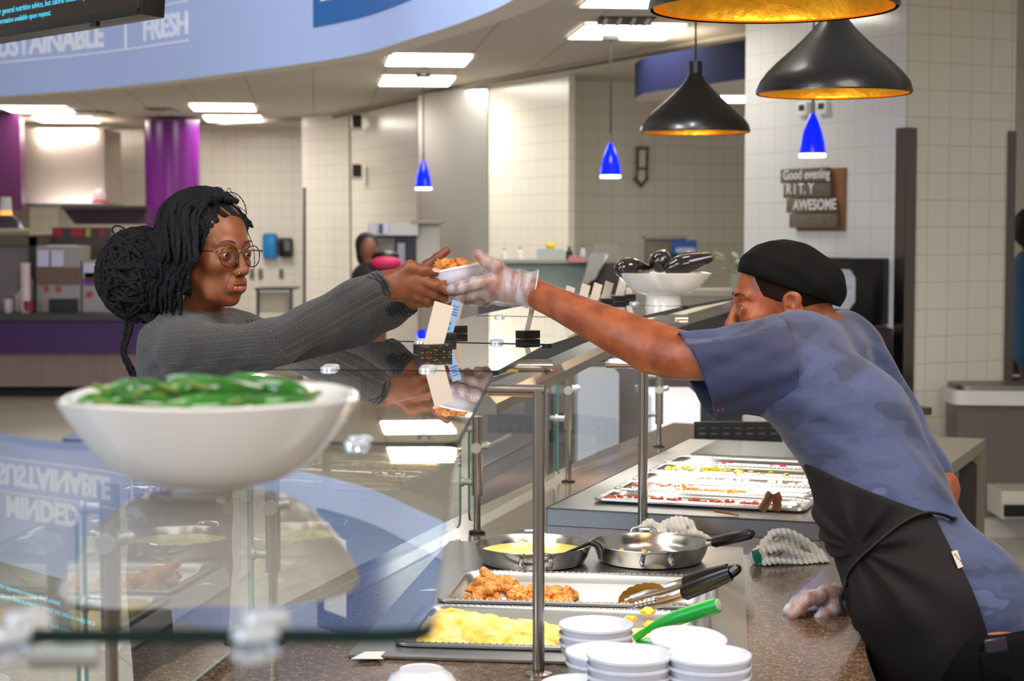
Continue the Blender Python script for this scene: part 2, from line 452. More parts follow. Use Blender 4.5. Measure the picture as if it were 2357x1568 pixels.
for i, p in enumerate(FP):
    d = (FP[min(i + 1, len(FP) - 1)] - FP[max(i - 1, 0)]).normalized(); n = Vector((-d.y, d.x, 0)) * th
    rows.append([bm.verts.new(p + Vector((0, 0, 2.6))), bm.verts.new(p + Vector((0, 0, 3.75))), bm.verts.new(p + n + Vector((0, 0, 3.75))), bm.verts.new(p + n + Vector((0, 0, 2.6)))])
for a, b in zip(rows[:-1], rows[1:]):
    for k in range(4):
        f = bm.faces.new((a[k], b[k], b[(k + 1) % 4], a[(k + 1) % 4])); f.material_index = 0 if k == 0 else 1
bm.faces.new(rows[0]); bm.faces.new(rows[-1])
sign = thing('hanging_fascia', (FP[40].x, FP[40].y, 2.6), 'large curved light blue fascia hanging overhead with white lettering', 'sign')
m_fascia = mat('light_blue_board', '#a9bbe6', .45)
mesh_obj('fascia_board', bm, [m_fascia, m_soffit], sign)
m_let = mat('white_lettering', '#e4e9f6', .5); m_logo = mat('logo_blue', '#1b5fa6', .4)
def bend(o, s0, z0, off=.004):
    for v in o.data.vertices:
        x, y, z = v.co; p = onf(s0 + x, off + z); v.co = (p.x, p.y, z0 + y)
def ftext(body, size, s_end, z0, name='lettering', sp=1.0, bold=.003):
    o = text_mesh(body, size, m_let, None, Matrix.Identity(4), name, .003, bold=bold, spacing=sp)
    mx = max(v.co.x for v in o.data.vertices); bend(o, s_end - mx, z0); setpar(o, sign); return o
se = s_at_px(440)
ftext('FRESH', .205, se, 2.885, bold=.006); ftext('|', .2, s_at_px(286), 2.885, bold=.0); ftext('SUSTAINABLE', .215, s_at_px(258), 2.885, bold=.008, sp=.98)
ftext('MINDED', .215, s_at_px(168), 3.12, bold=.008)
def strip(s0, s1, z0, z1, m, name, off=.006, n=24):
    bm = B(); prev = None
    for k in range(n + 1):
        s = s0 + (s1 - s0) * k / n; a = onf(s, off); b = onf(s, .0005)
        r = [bm.verts.new((a.x, a.y, z0)), bm.verts.new((a.x, a.y, z1)), bm.verts.new((b.x, b.y, z1)), bm.verts.new((b.x, b.y, z0))]
        if prev:
            for j in range(4): bm.faces.new((prev[j], r[j], r[(j + 1) % 4], prev[(j + 1) % 4]))
        else: bm.faces.new(r)
        prev = r
    bm.faces.new(prev); return mesh_obj(name, bm, m, sign)
strip(s_at_px(-300), se, 2.835, 2.847, m_let, 'underline'); strip(s_at_px(-300), se, 3.085, 3.095, m_let, 'underline')
l0, l1 = s_at_px(725), s_at_px(1090)
strip(l0, l1, 2.795, 3.5, m_logo, 'logo_panel'); strip(l0 + .09, l0 + .34, 2.935, 3.38, mat('logo_white', '#e6ebf5', .4), 'logo_mark', .010)
# low ceiling behind the fascia
back = [Vector((p.x, p.y)) for p in FP]
cp = []
for i, p in enumerate(FP):
    d = (FP[min(i + 1, len(FP) - 1)] - FP[max(i - 1, 0)]).normalized(); cp.append(p + Vector((-d.y, d.x, 0)) * (th + .001))
poly = [(p.x, p.y) for p in cp if p.y > 6.2] + [(1.2, 6.2), (6.5, 6.2), (6.5, 25), (-10, 25), (-10, 12.9)]
bm = B(); slab(bm, poly, 3.0, 3.04); ce = struct(mesh_obj('ceiling', bm, m_ceil, smooth=False)); planar_uv(ce, R(6.4))
# slightly lower soffit in front of the kitchen wall, with its edge trim
e0 = atz(150, 294, 3.0); e1 = atz(750, 266, 3.0); e2 = atz(1110, 186, 3.0); e3 = atz(1600, 92, 3.0); e4 = Vector((3.4, 9.0, 3))
ln = [e0, e1, e2, e3, e4]
bm = B(); slab(bm, [(p.x, p.y) for p in ln] + [(6.4, 9.0), (6.4, 24.9), (e0.x, 24.9)], 2.965, 2.999); struct(mesh_obj('ceiling_soffit', bm, m_soffit, smooth=False))
bm = B()
for a, b in zip(ln[:-1], ln[1:]):
    d = b - a; bx(bm, ((a.x + b.x) / 2, (a.y + b.y) / 2, 2.958), (d.length, .035, .014), rz=math.atan2(d.y, d.x))
struct(mesh_obj('trim_1', bm, mat('dark_trim', '#6d655c', .6), smooth=False))
# ceiling lights
m_dif = mat('light_diffuser', '#fffaf0', .4, emit=16)
m_dif2 = mat('light_diffuser_small', '#fffaf0', .4, emit=6.5)
m_frame = mat('white_metal_frame', '#d8d6d0', .4)
def clight(px, py, w_, d_, label, z=2.995, rz=R(6.4)):
    p = atz(px, py, z); t = thing('ceiling_light', (p.x, p.y, z), label, 'ceiling light', 'ceiling lights', rz)
    bm = B(); M = Matrix.Translation(p) @ Matrix.Rotation(rz, 4, 'Z')
    for (x, y, sx, sy) in ((0, d_ / 2, w_ + .03, .015), (0, -d_ / 2, w_ + .03, .015), (w_ / 2, 0, .015, d_), (-w_ / 2, 0, .015, d_), (0, 0, .012, d_)):
        c = M @ Vector((x, y, -.006)); bx(bm, c, (sx, sy, .012), rz=rz)
    mesh_obj('frame', bm, m_frame, t)
    for s in (-1, 1):
        bm = B(); bx(bm, M @ Vector((s * w_ / 4, 0, -.004)), (w_ / 2 - .02, d_ - .02, .006), rz=rz); mesh_obj('diffuser', bm, m_dif, t)
for a in [(1440, 72, .69, .85, 'bright ceiling light above the right blue pendant, next to the big black lampshade'),
          (1465, 2, .62, .5, 'ceiling light cut off by the top of the photo beside the largest black lampshade'),
          (985, 138, .66, .85, 'upper of the two ceiling lights in the centre of the ceiling'),
          (958, 186, .66, .9, 'lower ceiling light in the centre, behind the canopy of the blue pendant'),
          (90, 252, .72, .9, 'leftmost ceiling light, upper of the left pair'),
          (153, 275, .72, .9, 'second ceiling light from the left, lower of the left pair'),
          (514, 247, .70, .9, 'upper ceiling light just right of the purple column'),
          (538, 273, .70, .9, 'lower ceiling light just right of the purple column')]:
    clight(*a)
t = clight(474, 288, .26, .5, 'small ceiling light tucked against the top of the purple column')
# navy fascia drum further back
np_ = [atz(1716, 182, 2.6), atz(1600, 198, 2.6), atz(1500, 212, 2.6), atz(1468, 222, 2.6), atz(1461, 230, 2.6), atz(1475, 238, 2.6)]
pts = [(p.x, p.y) for p in crv(np_, 8)] + [(.98, 13.2), (2.2, 14.0), (2.3, 11.6), (1.55, 11.25)]
pts = [(x, y) for x, y in pts]
bm = B(); slab(bm, pts, 2.6, 2.85, mi=1, side=0)
nv = tag(mesh_obj('navy_fascia', bm, [mat('navy_board', '#11163a', .85, spec=.15), m_soffit]), 'dark navy curved fascia hanging behind the smallest black lampshade', 'sign')
p = atz(1683, 226, 2.6); t = thing('ceiling_light', (p.x, p.y, 2.6), 'ceiling light under the navy fascia beside the smallest black lampshade', 'ceiling light', 'ceiling lights')
bm = B(); bx(bm, (p.x, p.y, 2.594), (.26, .55, .012)); mesh_obj('diffuser', bm, m_dif, t)
bm = B(); bx(bm, (p.x, p.y, 2.597), (.29, .58, .008)); mesh_obj('frame', bm, m_frame, t)
# ceiling vents
def cvent(px, py, w_, d_, label):
    p = atz(px, py, 3.0); t = thing('ceiling_vent', (p.x, p.y, 2.99), label, 'vent', 'ceiling vents')
    bm = B(); bx(bm, (p.x, p.y, 2.993), (w_, d_, .012)); mesh_obj('backing', bm, m_dark, t)
    bm = B()
    for k in range(4): bx(bm, (p.x - w_ / 2 + (k + .5) * w_ / 4, p.y, 2.984), (.02, d_, .012))
    mesh_obj('slat', bm, m_frame, t)
cvent(1440, 46, .36, .4, 'dark ceiling vent beyond the brightest ceiling light'); cvent(215, 258, .4, .5, 'dark ceiling vent between the left ceiling lights and purple column'); cvent(372, 252, .3, .5, 'dark ceiling vent above the purple column')
# purple column
bm = B(); c = at(398, 500, 21.5); lathe(bm, [(.33, 0), (.33, 2.965)], (c.x, c.y, 0), 48); pc = struct(mesh_obj('wall_column', bm, mat('purple_gloss', '#701f7e', .22)))
# steel corner guards on the tiled pier
for nm, c_, a_ in (('trim_2', c0 - q_ * .0, 0), ('trim_3', c0 + p_ * .78, 0)):
    bm = B(); a3 = Vector((c_.x, c_.y, 0)); z0, z1 = (0.0, 2.19)
    if nm == 'trim_2':
        bx(bm, (c_.x + p_.x * .02 - q_.x * .012, c_.y + p_.y * .02 - q_.y * .012, (z0 + z1) / 2), (.075, .004, z1 - z0), rz=math.atan2(p_.y, p_.x))
        bx(bm, (c_.x + q_.x * .03 - p_.x * .018, c_.y + q_.y * .03 - p_.y * .018, (z0 + z1) / 2), (.08, .004, z1 - z0), rz=math.atan2(q_.y, q_.x))
    else: bx(bm, (c_.x - p_.x * .03 - q_.x * .012, c_.y - p_.y * .03 - q_.y * .012, (z0 + z1) / 2), (.06, .004, z1 - z0), rz=math.atan2(p_.y, p_.x))
    struct(mesh_obj(nm, bm, mat('bronze_steel', '#6f6862', .25, 1)))
# pipe chase line on the back wall
p = at(1421, 400, 15.95); bm = B(); bx(bm, (p.x, p.y + .09, 1.4), (.05, .03, 3.0), rz=.49); struct(mesh_obj('trim_4', bm, mat('beige_strip', '#b3a182', .5)))
# curved steel cladding in the centre
bm = B(); a = at(962, 400, 17.4); b = at(1122, 400, 16.4); prev = None
for k in range(17):
    t_ = k / 16; x = a.x + (b.x - a.x) * t_; y = a.y + (b.y - a.y) * t_ - .10 * math.sin(math.pi * t_)
    r = [bm.verts.new((x, y, 0)), bm.verts.new((x, y, 2.96)), bm.verts.new((x, y + .05, 2.96)), bm.verts.new((x, y + .05, 0))]
    if prev:
        for j in range(4): bm.faces.new((prev[j], r[j], r[(j + 1) % 4], prev[(j + 1) % 4]))
    else: bm.faces.new(r)
    prev = r
bm.faces.new(prev); struct(mesh_obj('wall_steel_cladding', bm, mat('soft_steel', '#d9d5cf', .33, .85, bump=.02, bscale=3)))
# ================================================================ pendants
m_lshade = mat('black_shade', '#131211', .32, coat=.25); m_gold = mat('gold_leaf', '#d9a02a', .28, .95, bump=.35, bscale=22, var=.2, vscale=14)
m_bulb = mat('warm_bulb', '#ffd9a0', .4, emit=6); m_cord = mat('black_cord', '#1a1a1a', .6)
def pendant(px, rim_y, wpx, label, neck=True):
    Y = .45 / wpx * F; r = .225; p = at(px, rim_y, Y); z = p.z
    t = thing('pendant_lamp', (p.x, p.y, z), label, 'pendant lamp', 'black pendant lamps with gold insides')
    prof = [(r - .004, 0), (r, .004), (r - .001, .012), (r * .965, .035), (r * .87, .062), (r * .73, .093), (r * .57, .124), (r * .42, .155), (r * .29, .184), (r * .19, .212), (r * .13, .235), (r * .10, .25)]
    bm = B(); lathe(bm, prof, p, 72); mesh_obj('lamp_shade', bm, m_lshade, t)
    bm = B(); lathe(bm, [(a - .006, b_ + .002) for a, b_ in prof[:-1]], p, 72); mesh_obj('shade_lining', bm, m_gold, t)
    bm = B(); lathe(bm, [(.0, .262 - .02), (r * .125, .242), (r * .125, .29), (.0, .292)], p, 24); mesh_obj('neck', bm, m_black, t)
    bm = B(); tube(bm, [p + Vector((0, 0, .29)), p + Vector((0, 0, 3.7 - z))], .004, 8); mesh_obj('cord', bm, m_cord, t)
    bm = B(); blob(bm, p + Vector((0, 0, .115)), (.03, .03, .04)); mesh_obj('bulb', bm, m_bulb, t)
    l = bpy.data.lights.new('pendant_bulb', 'POINT'); l.energy = 4; l.color = (1, .80, .55); l.shadow_soft_size = .05
    lo = bpy.data.objects.new('pendant_bulb', l); col.objects.link(lo); lo.location = p + Vector((0, 0, .04))
pendant(1600, 306, 252, 'smallest looking black pendant lamp, left of the three, with its neck in view')
pendant(1919, 217, 355, 'middle black pendant lamp hanging over the man in the cap')
pendant(1780, 22, 570, 'largest looking black pendant lamp cut off by the top of the photo')
m_blue, nt, b_ = nodes('blue_glass'); b_.inputs['Base Color'].default_value = (.0, .01, .9, 1); b_.inputs['Roughness'].default_value = .15
b_.inputs['Emission Color'].default_value = (.0, .01, 1, 1); b_.inputs['Emission Strength'].default_value = 1.0
m_lip = mat('lit_white_glass', '#ffffff', .3, emit=2.5)
def blue(px, ytop, ybot, wpx, label):
    Y = .14 / wpx * F; p = at(px, ybot, Y); s = (ybot - ytop) / F * Y
    t = thing('blue_pendant', p, label, 'pendant lamp', 'small blue glass pendants')
    prof = [(.070, .018), (.069, .03), (.063, s * .35), (.05, s * .58), (.034, s * .78), (.02, s * .92), (.012, s)]
    bm = B(); lathe(bm, prof, p, 32); mesh_obj('lamp_shade', bm, m_blue, t)
    bm = B(); lathe(bm, [(.0, .006), (.055, .004), (.069, .0), (.071, .006), (.070, .019), (.0, .019)], p, 32); mesh_obj('glowing_rim', bm, m_lip, t)
    bm = B(); tube(bm, [p + Vector((0, 0, s - .01)), p + Vector((0, 0, s + .06))], .012, 10); mesh_obj('cap', bm, m_steel_d, t)
    bm = B(); tube(bm, [p + Vector((0, 0, s + .05)), Vector((p.x, p.y, 2.95))], .006, 6); mesh_obj('rod', bm, m_cord, t)
    bm = B(); lathe(bm, [(0, 0), (.06, 0), (.065, .03), (0, .035)], (p.x, p.y, 2.925), 20); mesh_obj('canopy', bm, m_steel_d, t)
blue(975, 370, 437, 38, 'small blue glass pendant farthest left, in front of the steel cladding')
blue(1405, 330, 410, 47, 'small blue glass pendant in the middle, left of the wooden arrow')
blue(1870, 262, 362, 60, 'small blue glass pendant on the right above the wooden plank sign')
# ================================================================ menu monitor, upper left
A = at(-260, 131, 5.7); Bp = at(330, 32, 4.6); d = Bp - A; ang = math.atan2(d.y, d.x); zb = (A.z + Bp.z) / 2; L_ = Vector((d.x, d.y)).length
mon = thing('menu_monitor', (Bp.x, Bp.y, zb), 'black ceiling hung menu screen with small cyan text, cut off at top left', 'monitor')
tl = R(0)
MM = Matrix.Translation((Bp.x, Bp.y, zb)) @ Matrix.Rotation(ang, 4, 'Z') @ Matrix.Rotation(R(-4), 4, 'X')
def local(fn, M): 
    bm = B(); fn(bm); bmesh.ops.transform(bm, matrix=M, verts=bm.verts); return bm
mesh_obj('housing', local(lambda b: (bx(b, (-L_ / 2, .035, .3), (L_, .06, .6), bev=.004)), MM), mat('monitor_black', '#15120f', .3), mon)
mesh_obj('bezel', local(lambda b: (bx(b, (-L_ / 2, .0, .010), (L_, .014, .022), bev=.003), bx(b, (-.012, .0, .3), (.026, .014, .6), bev=.003)), MM), mat('bezel_grey', '#1b1a1c', .25), mon)
mesh_obj('screen', local(lambda b: bx(b, (-L_ / 2 - .012, .002, .31), (L_ - .03, .006, .575)), MM), mat('screen_dark', '#120c08', .2, emit=.06, ecol='#6a3a18'), mon)
mc = mat('cyan_text', '#3fa9c4', .5, emit=.9)
TM = MM @ Matrix.Rotation(R(90), 4, 'X')
def mtext(s, x, z, size, name='lettering'):
    text_mesh(s, size, mc, mon, MM @ Matrix.Translation((x, -.003, z)) @ Matrix.Rotation(R(90), 4, 'X'), name, .0003)
mtext('2,000 calories a day is used for general nutrition advice, but calorie needs vary.', -1.07, .068, .0245)
mtext('Additional nutrition information available upon request.', -.98, .040, .0225)
mtext('Eating Gluten', -.55, .115, .0225)
mesh_obj('drop_icon', local(lambda b: (blob(b, (-.235, -.002, .122), (.011, .002, .016))), MM), mat('icon_teal', '#1fb5c9', .4, emit=.7), mon)
mesh_obj('sensor', local(lambda b: bx(b, (-.24, .0, -.006), (.03, .012, .012)), MM), m_black, mon)
mesh_obj('ceiling_mount', local(lambda b: tube(b, [(-L_ / 2, .06, .3), (-L_ / 2, .06, 1.5)], .02, 12), MM), m_black, mon)
# ================================================================ items on the tiled pier
Tp = Matrix(((q_.x * -1, p_.x, 0, 0), (q_.y * -1, p_.y, 0, 0), (0, 0, 1, 0), (0, 0, 0, 1)))   # local x = to the right along the left face, local y = into the wall
def wallM(px, py, off=.02):            # frame on the pier's left face at a pixel
    # intersect ray with plane through c0 with normal p_
    lo_, hi_ = 9.0, 12.5
    for _ in range(40):
        m_ = (lo_ + hi_) / 2; v = at(px, py, m_)
        s = (v.x - c0.x) * p_.x + (v.y - c0.y) * p_.y
        if s < -off: lo_ = m_
        else: hi_ = m_
    return Matrix.Translation(at(px, py, m_)) @ Tp
def wb(items, M): return local(lambda b: [bx(b, *i) for i in items], M)
M = wallM(1862, 457, .03)
ws = thing('plank_sign', M.translation, 'weathered wooden plank sign with white handwriting on tiled pier', 'sign')
m_plank = mat('weathered_wood', '#6b5f50', .8, var=.25, vscale=20, stretch=(1, 1, 6)); m_chalk = mat('chalk_white', '#dcdcd8', .7)
for k in range(4):
    mesh_obj('plank', local(lambda b: bx(b, (-.028 + k * .030, -.01, .135 - k * .088), (.44, .025, .082), bev=.003), M), m_plank, ws)
mesh_obj('backing_board', local(lambda b: bx(b, (.10, .02, -.01), (.44, .03, .36)), M), mat('warm_wood', '#8a5d38', .7), ws)
for s, z, x in (('Good evening', .115, -.22), ('R I T. Y', .03, -.19), ('AWESOME', -.065, -.12)):
    text_mesh(s, .085 if z < .1 else .078, m_chalk, ws, M @ Matrix.Translation((x, -.024, z)) @ Matrix.Rotation(R(90), 4, 'X'), 'lettering', .001, bold=.002)
for px, py, lab in ((1851, 252, 'left of two small white wall boxes above the plank sign'), (1896, 248, 'right of two small white wall boxes above the plank sign')):
    M = wallM(px, py, .02); t = thing('wall_box', M.translation, lab, 'wall box', 'small white wall boxes')
    mesh_obj('case', local(lambda b: bx(b, (0, 0, 0), (.09, .04, .08), bev=.006), M), m_white, t); mesh_obj('sensor', local(lambda b: bx(b, (0, -.02, .01), (.05, .012, .035), bev=.004), M), m_dark, t)
# black warmer on the pier
M = wallM(1950, 668, .14); t = thing('black_warmer_cabinet', M.translation - Vector((0, 0, .2)), 'black cabinet with octagonal window behind the man in the cap', 'oven')
mesh_obj('cabinet', local(lambda b: bx(b, (-.05, 0, 0), (.52, .24, .36), bev=.006), M), mat('black_enamel', '#0d0c0d', .25), t)
oc = [(-.10, -.055), (-.10, .075), (-.055, .12), (.085, .12), (.13, .075), (.13, -.055), (.085, -.1), (-.055, -.1)]
mesh_obj('window', local(lambda b: extr(b, [(x * 1.05 + .085, -.122, y) for x, y in oc], (0, -.006, 0)), M), mat('window_pale', '#b6b9c2', .2, var=.15, vscale=10), t)
mesh_obj('window_shelf', local(lambda b: bx(b, (.10, -.131, .03), (.2, .004, .012)), M), mat('pale_blue', '#aeb9d6', .3), t)
mesh_obj('poster', local(lambda b: bx(b, (-.18, -.124, .08), (.10, .004, .16)), M), mat('poster_mix', '#7a5a55', .5), t)
mesh_obj('stand', local(lambda b: (bx(b, (-.02, 0, -.245), (.46, .22, .11)), bx(b, (.08, .0, -.45), (.26, .22, .32), bev=.005)), M), m_steel_d, t)
M = wallM(2012, 780, .18); t = tag(mesh_obj('brown_canister', local(lambda b: bx(b, (.02, 0, -.25), (.09, .16, .62), bev=.01), M), mat('brown_black', '#2c211b', .5)), 'tall dark brown dispenser against the pier behind the man\'s back', 'dispenser')
bm = B(); bx(bm, (2.02, 9.2, .35), (.5, .5, .7)); 
M = wallM(1990, 900, .2); tag(mesh_obj('pier_shelf', local(lambda b: bx(b, (-.1, 0, -.02), (.9, .34, .04)), M), m_steel_d), 'steel ledge carrying the black cabinet on the tiled pier', 'shelf'); 
bm.free()
# wooden arrow on the back wall
p = at(1477, 385, 15.85); p.y += .12; t = thing('wooden_arrow', p, 'wooden framed down arrow sign hanging on the back wall', 'sign')
Y_ = p.y; k_ = Y_ / F
def P2(x, y, dy=0): v = at(x, y, Y_ + dy); return v
ar = [(1465, 338), (1494, 338), (1491, 405), (1494, 411), (1476, 433), (1458, 411), (1465, 405)]
bm = B(); extr(bm, [P2(*a) for a in ar], (0, .05, 0)); mesh_obj('frame', bm, mat('rust_wood', '#7a4a2c', .7), t)
bm = B(); extr(bm, [P2(*a, -.012) for a in [(1471, 345), (1487, 345), (1485, 385), (1471, 385)]], (0, .01, 0)); extr(bm, [P2(*a, -.012) for a in [(1471, 391), (1485, 391), (1485, 410), (1476, 422), (1468, 410)]], (0, .01, 0)); mesh_obj('metal_inset', bm, mat('aged_tin', '#cfccbc', .5, .1), t)
# small fixtures on the centre wall
for px, py, lab in ((822, 279, 'upper of two small dark wall speakers beside the centre wall corner'), (822, 393, 'lower of two small dark wall speakers beside the centre wall corner')):
    p = at(px, py, 19.9); t = thing('wall_speaker', p, lab, 'wall speaker', 'small dark wall speakers')
    bm = B(); bx(bm, p, (.10, .10, .14), bev=.01); mesh_obj('case', bm, m_dark, t)
    bm = B(); bx(bm, p - Vector((0, 0, .09)), (.12, .12, .035)); mesh_obj('bracket', bm, m_white, t)
# ---------------- hood and purple stall, far left
m_hood = mat('hood_steel', '#b9aca4', .35, .8)
t = thing('exhaust_hood', at(150, 475, 21), 'big stainless exhaust hood over the purple stall', 'hood')
a, b, c, d = at(50, 296, 21.5), at(240, 296, 21.5), at(240, 470, 20.8), at(50, 470, 20.8)
bm = B(); extr(bm, [a, b, c, d], (0, .9, 0)); mesh_obj('canopy', bm, m_hood, t)
bm = B(); extr(bm, [at(34, 468, 20.7), at(243, 468, 20.7), at(243, 476, 20.7), at(34, 476, 20.7)], (0, 1, 0)); mesh_obj('rim', bm, m_steel_d, t)
t = thing('shelf_unit', at(240, 500, 20.3), 'dark hanging shelf below the hood with purple trim', 'shelf')
bm = B(); extr(bm, [at(140, 474, 20.4), at(336, 474, 20.4), at(336, 482, 20.4), at(140, 482, 20.4)], (0, .25, 0)); mesh_obj('shelf_board', bm, m_dark, t)
bm = B(); extr(bm, [at(145, 482, 20.6), at(336, 482, 20.6), at(336, 516, 20.6), at(172, 516, 20.6)], (0, .4, 0)); mesh_obj('shelf_back', bm, mat('plum_panel', '#4a2a42', .5), t)
p = at(230, 455, 20.5); t = thing('red_base_jar', p, 'pale pink jar with red base on the shelf edge', 'jar')
bm = B(); lathe(bm, [(0, -.06), (.09, -.06), (.09, -.03), (0, -.03)], p, 16); mesh_obj('base', bm, mat('red_plastic', '#c43040', .4), t)
bm = B(); lathe(bm, [(0, -.03), (.07, -.03), (.075, .03), (.05, .08), (0, .1)], p, 16); mesh_obj('body', bm, mat('pale_pink', '#c9b3bb', .4), t)
# pilaster and purple panel at the left edge
bm = B(); extr(bm, [at(-60, 296, 21.8), at(48, 296, 21.8), at(48, 560, 21.8), at(-60, 560, 21.8)], (0, .4, 0)); struct(mesh_obj('wall_left_pilaster', bm, mat('grey_plaster', '#a59a90', .6)))
bm = B(); extr(bm, [at(-60, 253, 20.3), at(44, 253, 20.3), at(50, 484, 20.3), at(-60, 484, 20.3)], (0, .2, 0)); tag(mesh_obj('purple_banner', bm, mat('plum_gloss', '#4f2049', .3)), 'purple glossy panel at the far left edge below the ceiling', 'panel')
# purple serving counter
t = thing('purple_counter', at(150, 915, 17), 'long purple front service counter with dark top at the left', 'counter')
def slabpx(name, x0, x1, y0, y1, Y, dep, m, par, **k):
    a, b, c, d = at(x0, y0, Y), at(x1, y0, Y), at(x1, y1, Y), at(x0, y1, Y); b.z = a.z; c.z = d.z
    bm = B(); extr(bm, [a, b, c, d], (0, dep, 0)); return mesh_obj(name, bm, m, par, **k)
slabpx('worktop', -80, 372, 722, 738, 16.9, 1.2, mat('dark_stone', '#3a3532', .4), t)
slabpx('purple_front', -80, 366, 738, 813, 17, .3, m_purple_d, t)
slabpx('wood_front', -80, 366, 813, 890, 17.1, .3, mat('wood_slats', '#86706a', .6, var=.12, vscale=6, stretch=(8, 1, .3)), t)
slabpx('plinth', -80, 366, 889, 918, 17.3, .3, mat('black_base', '#1a1311', .7), t)
# fridge on the counter, left edge
t = thing('glass_drinks_cabinet', at(30, 720, 17.2), 'grey cabinet with stepped top at the left edge of the purple counter', 'cabinet')
slabpx('body', -60, 78, 565, 724, 17.4, .6, mat('grey_cabinet', '#73686a', .35), t); slabpx('top_cap', -60, 84, 540, 566, 17.3, .7, mat('bronze_cap', '#5b4d40', .4), t)
slabpx('side_edge', 66, 86, 545, 640, 17.3, .05, mat('dark_edge', '#221c14', .5), t)
p = at(14, 500, 17.5); t = thing('warming_lamp', p, 'small lamp with dark shade and amber glow at the left edge', 'lamp')
bm = B(); lathe(bm, [(0, .20), (.05, .2), (.06, .08), (.06, .06)], p, 16); mesh_obj('lamp_neck', bm, m_white, t)
bm = B(); lathe(bm, [(.05, .06), (.062, .03), (.05, .02), (0, .02)], p, 16); mesh_obj('glow', bm, mat('amber', '#ff9a40', .4, emit=1.5), t)
bm = B(); lathe(bm, [(.06, .02), (.14, -.04), (.17, -.11), (.0, -.11)], p, 20); mesh_obj('lamp_shade', bm, mat('dusk_shade', '#4c4a5c', .3), t)
bm = B(); bx(bm, p + Vector((0, 0, -.125)), (.40, .3, .03)); mesh_obj('plate', bm, mat('cream', '#c9bda0', .5), t)
# machines on the counter
m_sil = mat('machine_silver', '#9a918a', .35, .5); m_pink = mat('pale_pink_cup', '#cfb9bf', .4)
WTZ = at(0, 722, 16.9).z + .001
def machine(x0, x1, y0, label, extras):
    t = thing('drink_dispenser', at((x0 + x1) / 2, 722, 17.1), label, 'drink dispenser', 'drink dispensers on the purple counter')
    slabpx('body', x0, x1, y0, 722, 17.25, .4, m_sil, t)
    for n, a, b, c, d, m_ in extras: slabpx(n, a, b, c, d, 17.2, .04, m_, t)
    for o_ in kids(t):
        for v in o_.data.vertices: v.co.z = max(v.co.z, WTZ)
m_lab = mat('label_white', '#c8c2dc', .4); m_red = mat('red_sticker', '#b3202e', .4)
machine(84, 186, 566, 'silver drink dispenser with two white label panels', [('label', 86, 112, 576, 614, m_lab), ('label', 118, 146, 576, 614, m_lab), ('tap_panel', 86, 180, 616, 655, mat('bronze_panel', '#6a4f3c', .4)), ('tap', 100, 108, 660, 672, m_red), ('tap', 128, 136, 660, 672, m_red), ('drip_tray', 112, 178, 688, 720, m_black)])
machine(190, 250, 600, 'silver drink dispenser with purple and orange picture beside her hair', [('label', 192, 226, 605, 640, m_lab), ('label', 194, 224, 628, 645, mat('orange_print', '#b35a3c', .5)), ('label', 192, 226, 642, 656, m_purple), ('tap', 198, 210, 672, 684, m_red)])
slabpx('x', 120, 255, 524, 722, 18.0, .1, mat('menu_grey', '#554a48', .5), None).name = 'menu_strip'
ms = bpy.data.objects['menu_strip']; tag(ms, 'dark menu board with red and yellow patches behind the drink dispensers', 'menu')
for x0, x1, m_ in ((122, 142, m_red), (163, 192, m_red), (197, 208, mat('yellow', '#c7b52a', .5)), (228, 240, m_red)): slabpx('colour_patch', x0, x1, 526, 545, 17.98, .015, m_, ms)
for i, (x, y0, w_) in enumerate(((60, 606, 24), (52, 672, 20), (20, 690, 22), (42, 680, 14))):
    t = thing('cup_stack', at(x, 722, 17.05), ['tall stack of pale pink cups beside the silver dispenser', 'short pink cup stack with red cup on the purple counter', 'cream jar near the left end of the purple counter', 'slim white bottle between the jar and the cup stack'][i], 'cups')
    c = at(x, 722, 17.05 + (.0, .2, .05, .3)[i]); c.z = WTZ; r_ = w_ / 2 / F * 17; h = (722 - y0) / F * 17; bm = B(); prof = [(0, 0), (r_ * .8, 0)]
    n = max(2, int(h / .06))
    for k in range(n): prof += [(r_ * .85, h * (k + .1) / n), (r_, h * (k + .9) / n), (r_ * .9, h * (k + .95) / n)]
    lathe(bm, prof + [(0, h)], c, 16); mesh_obj('cup', bm, m_pink, t)
bm = B(); c = at(66, 705, 17.0); lathe(bm, [(0, -.04), (.04, -.04), (.05, .05), (0, .05)], c, 14); tag(mesh_obj('red_cup', bm, mat('dark_red', '#8c1a28', .4)), 'dark red cup in front of the pink cup stack', 'cup')
# ---------------- dispensers and table behind her
p = at(622, 566, 22.98); t = thing('soap_dispenser', p, 'bright blue hand towel dispenser on the wall behind her glasses', 'dispenser')
bm = B(); bx(bm, p, (.2, .16, .34), bev=.05); mesh_obj('case', bm, mat('towel_blue', '#2a86c9', .3), t)
bm = B(); bx(bm, p + Vector((.0, -.01, .15)), (.12, .17, .03), bev=.01); mesh_obj('lid', bm, mat('teal_lid', '#3f9fc4', .3), t)
p = at(658, 570, 22.98); t = thing('towel_holder', p, 'black wall holder beside the bright blue dispenser', 'dispenser')
bm = B(); bx(bm, p, (.17, .15, .26), bev=.03); mesh_obj('case', bm, m_black, t); bm = B(); bx(bm, p + Vector((.03, -.08, .02)), (.07, .02, .12)); mesh_obj('window', bm, mat('smoke', '#5a5a55', .2), t)
for i, x in enumerate((580, 600, 648)):
    p = at(x, 630, 23.03); bm = B(); bx(bm, p, (.06, .05, .13), bev=.01); tag(mesh_obj('wall_switch', bm, mat('grey_plate', '#77746c', .5)), ['leftmost of the three small grey wall plates behind her chin', 'middle of the three small grey wall plates behind her chin', 'rightmost of the three small grey wall plates, below the towel dispenser'][i], 'wall plate', 'small grey wall plates')
t = thing('black_table', at(630, 760, 18), 'small black framed table behind her forearm', 'table')
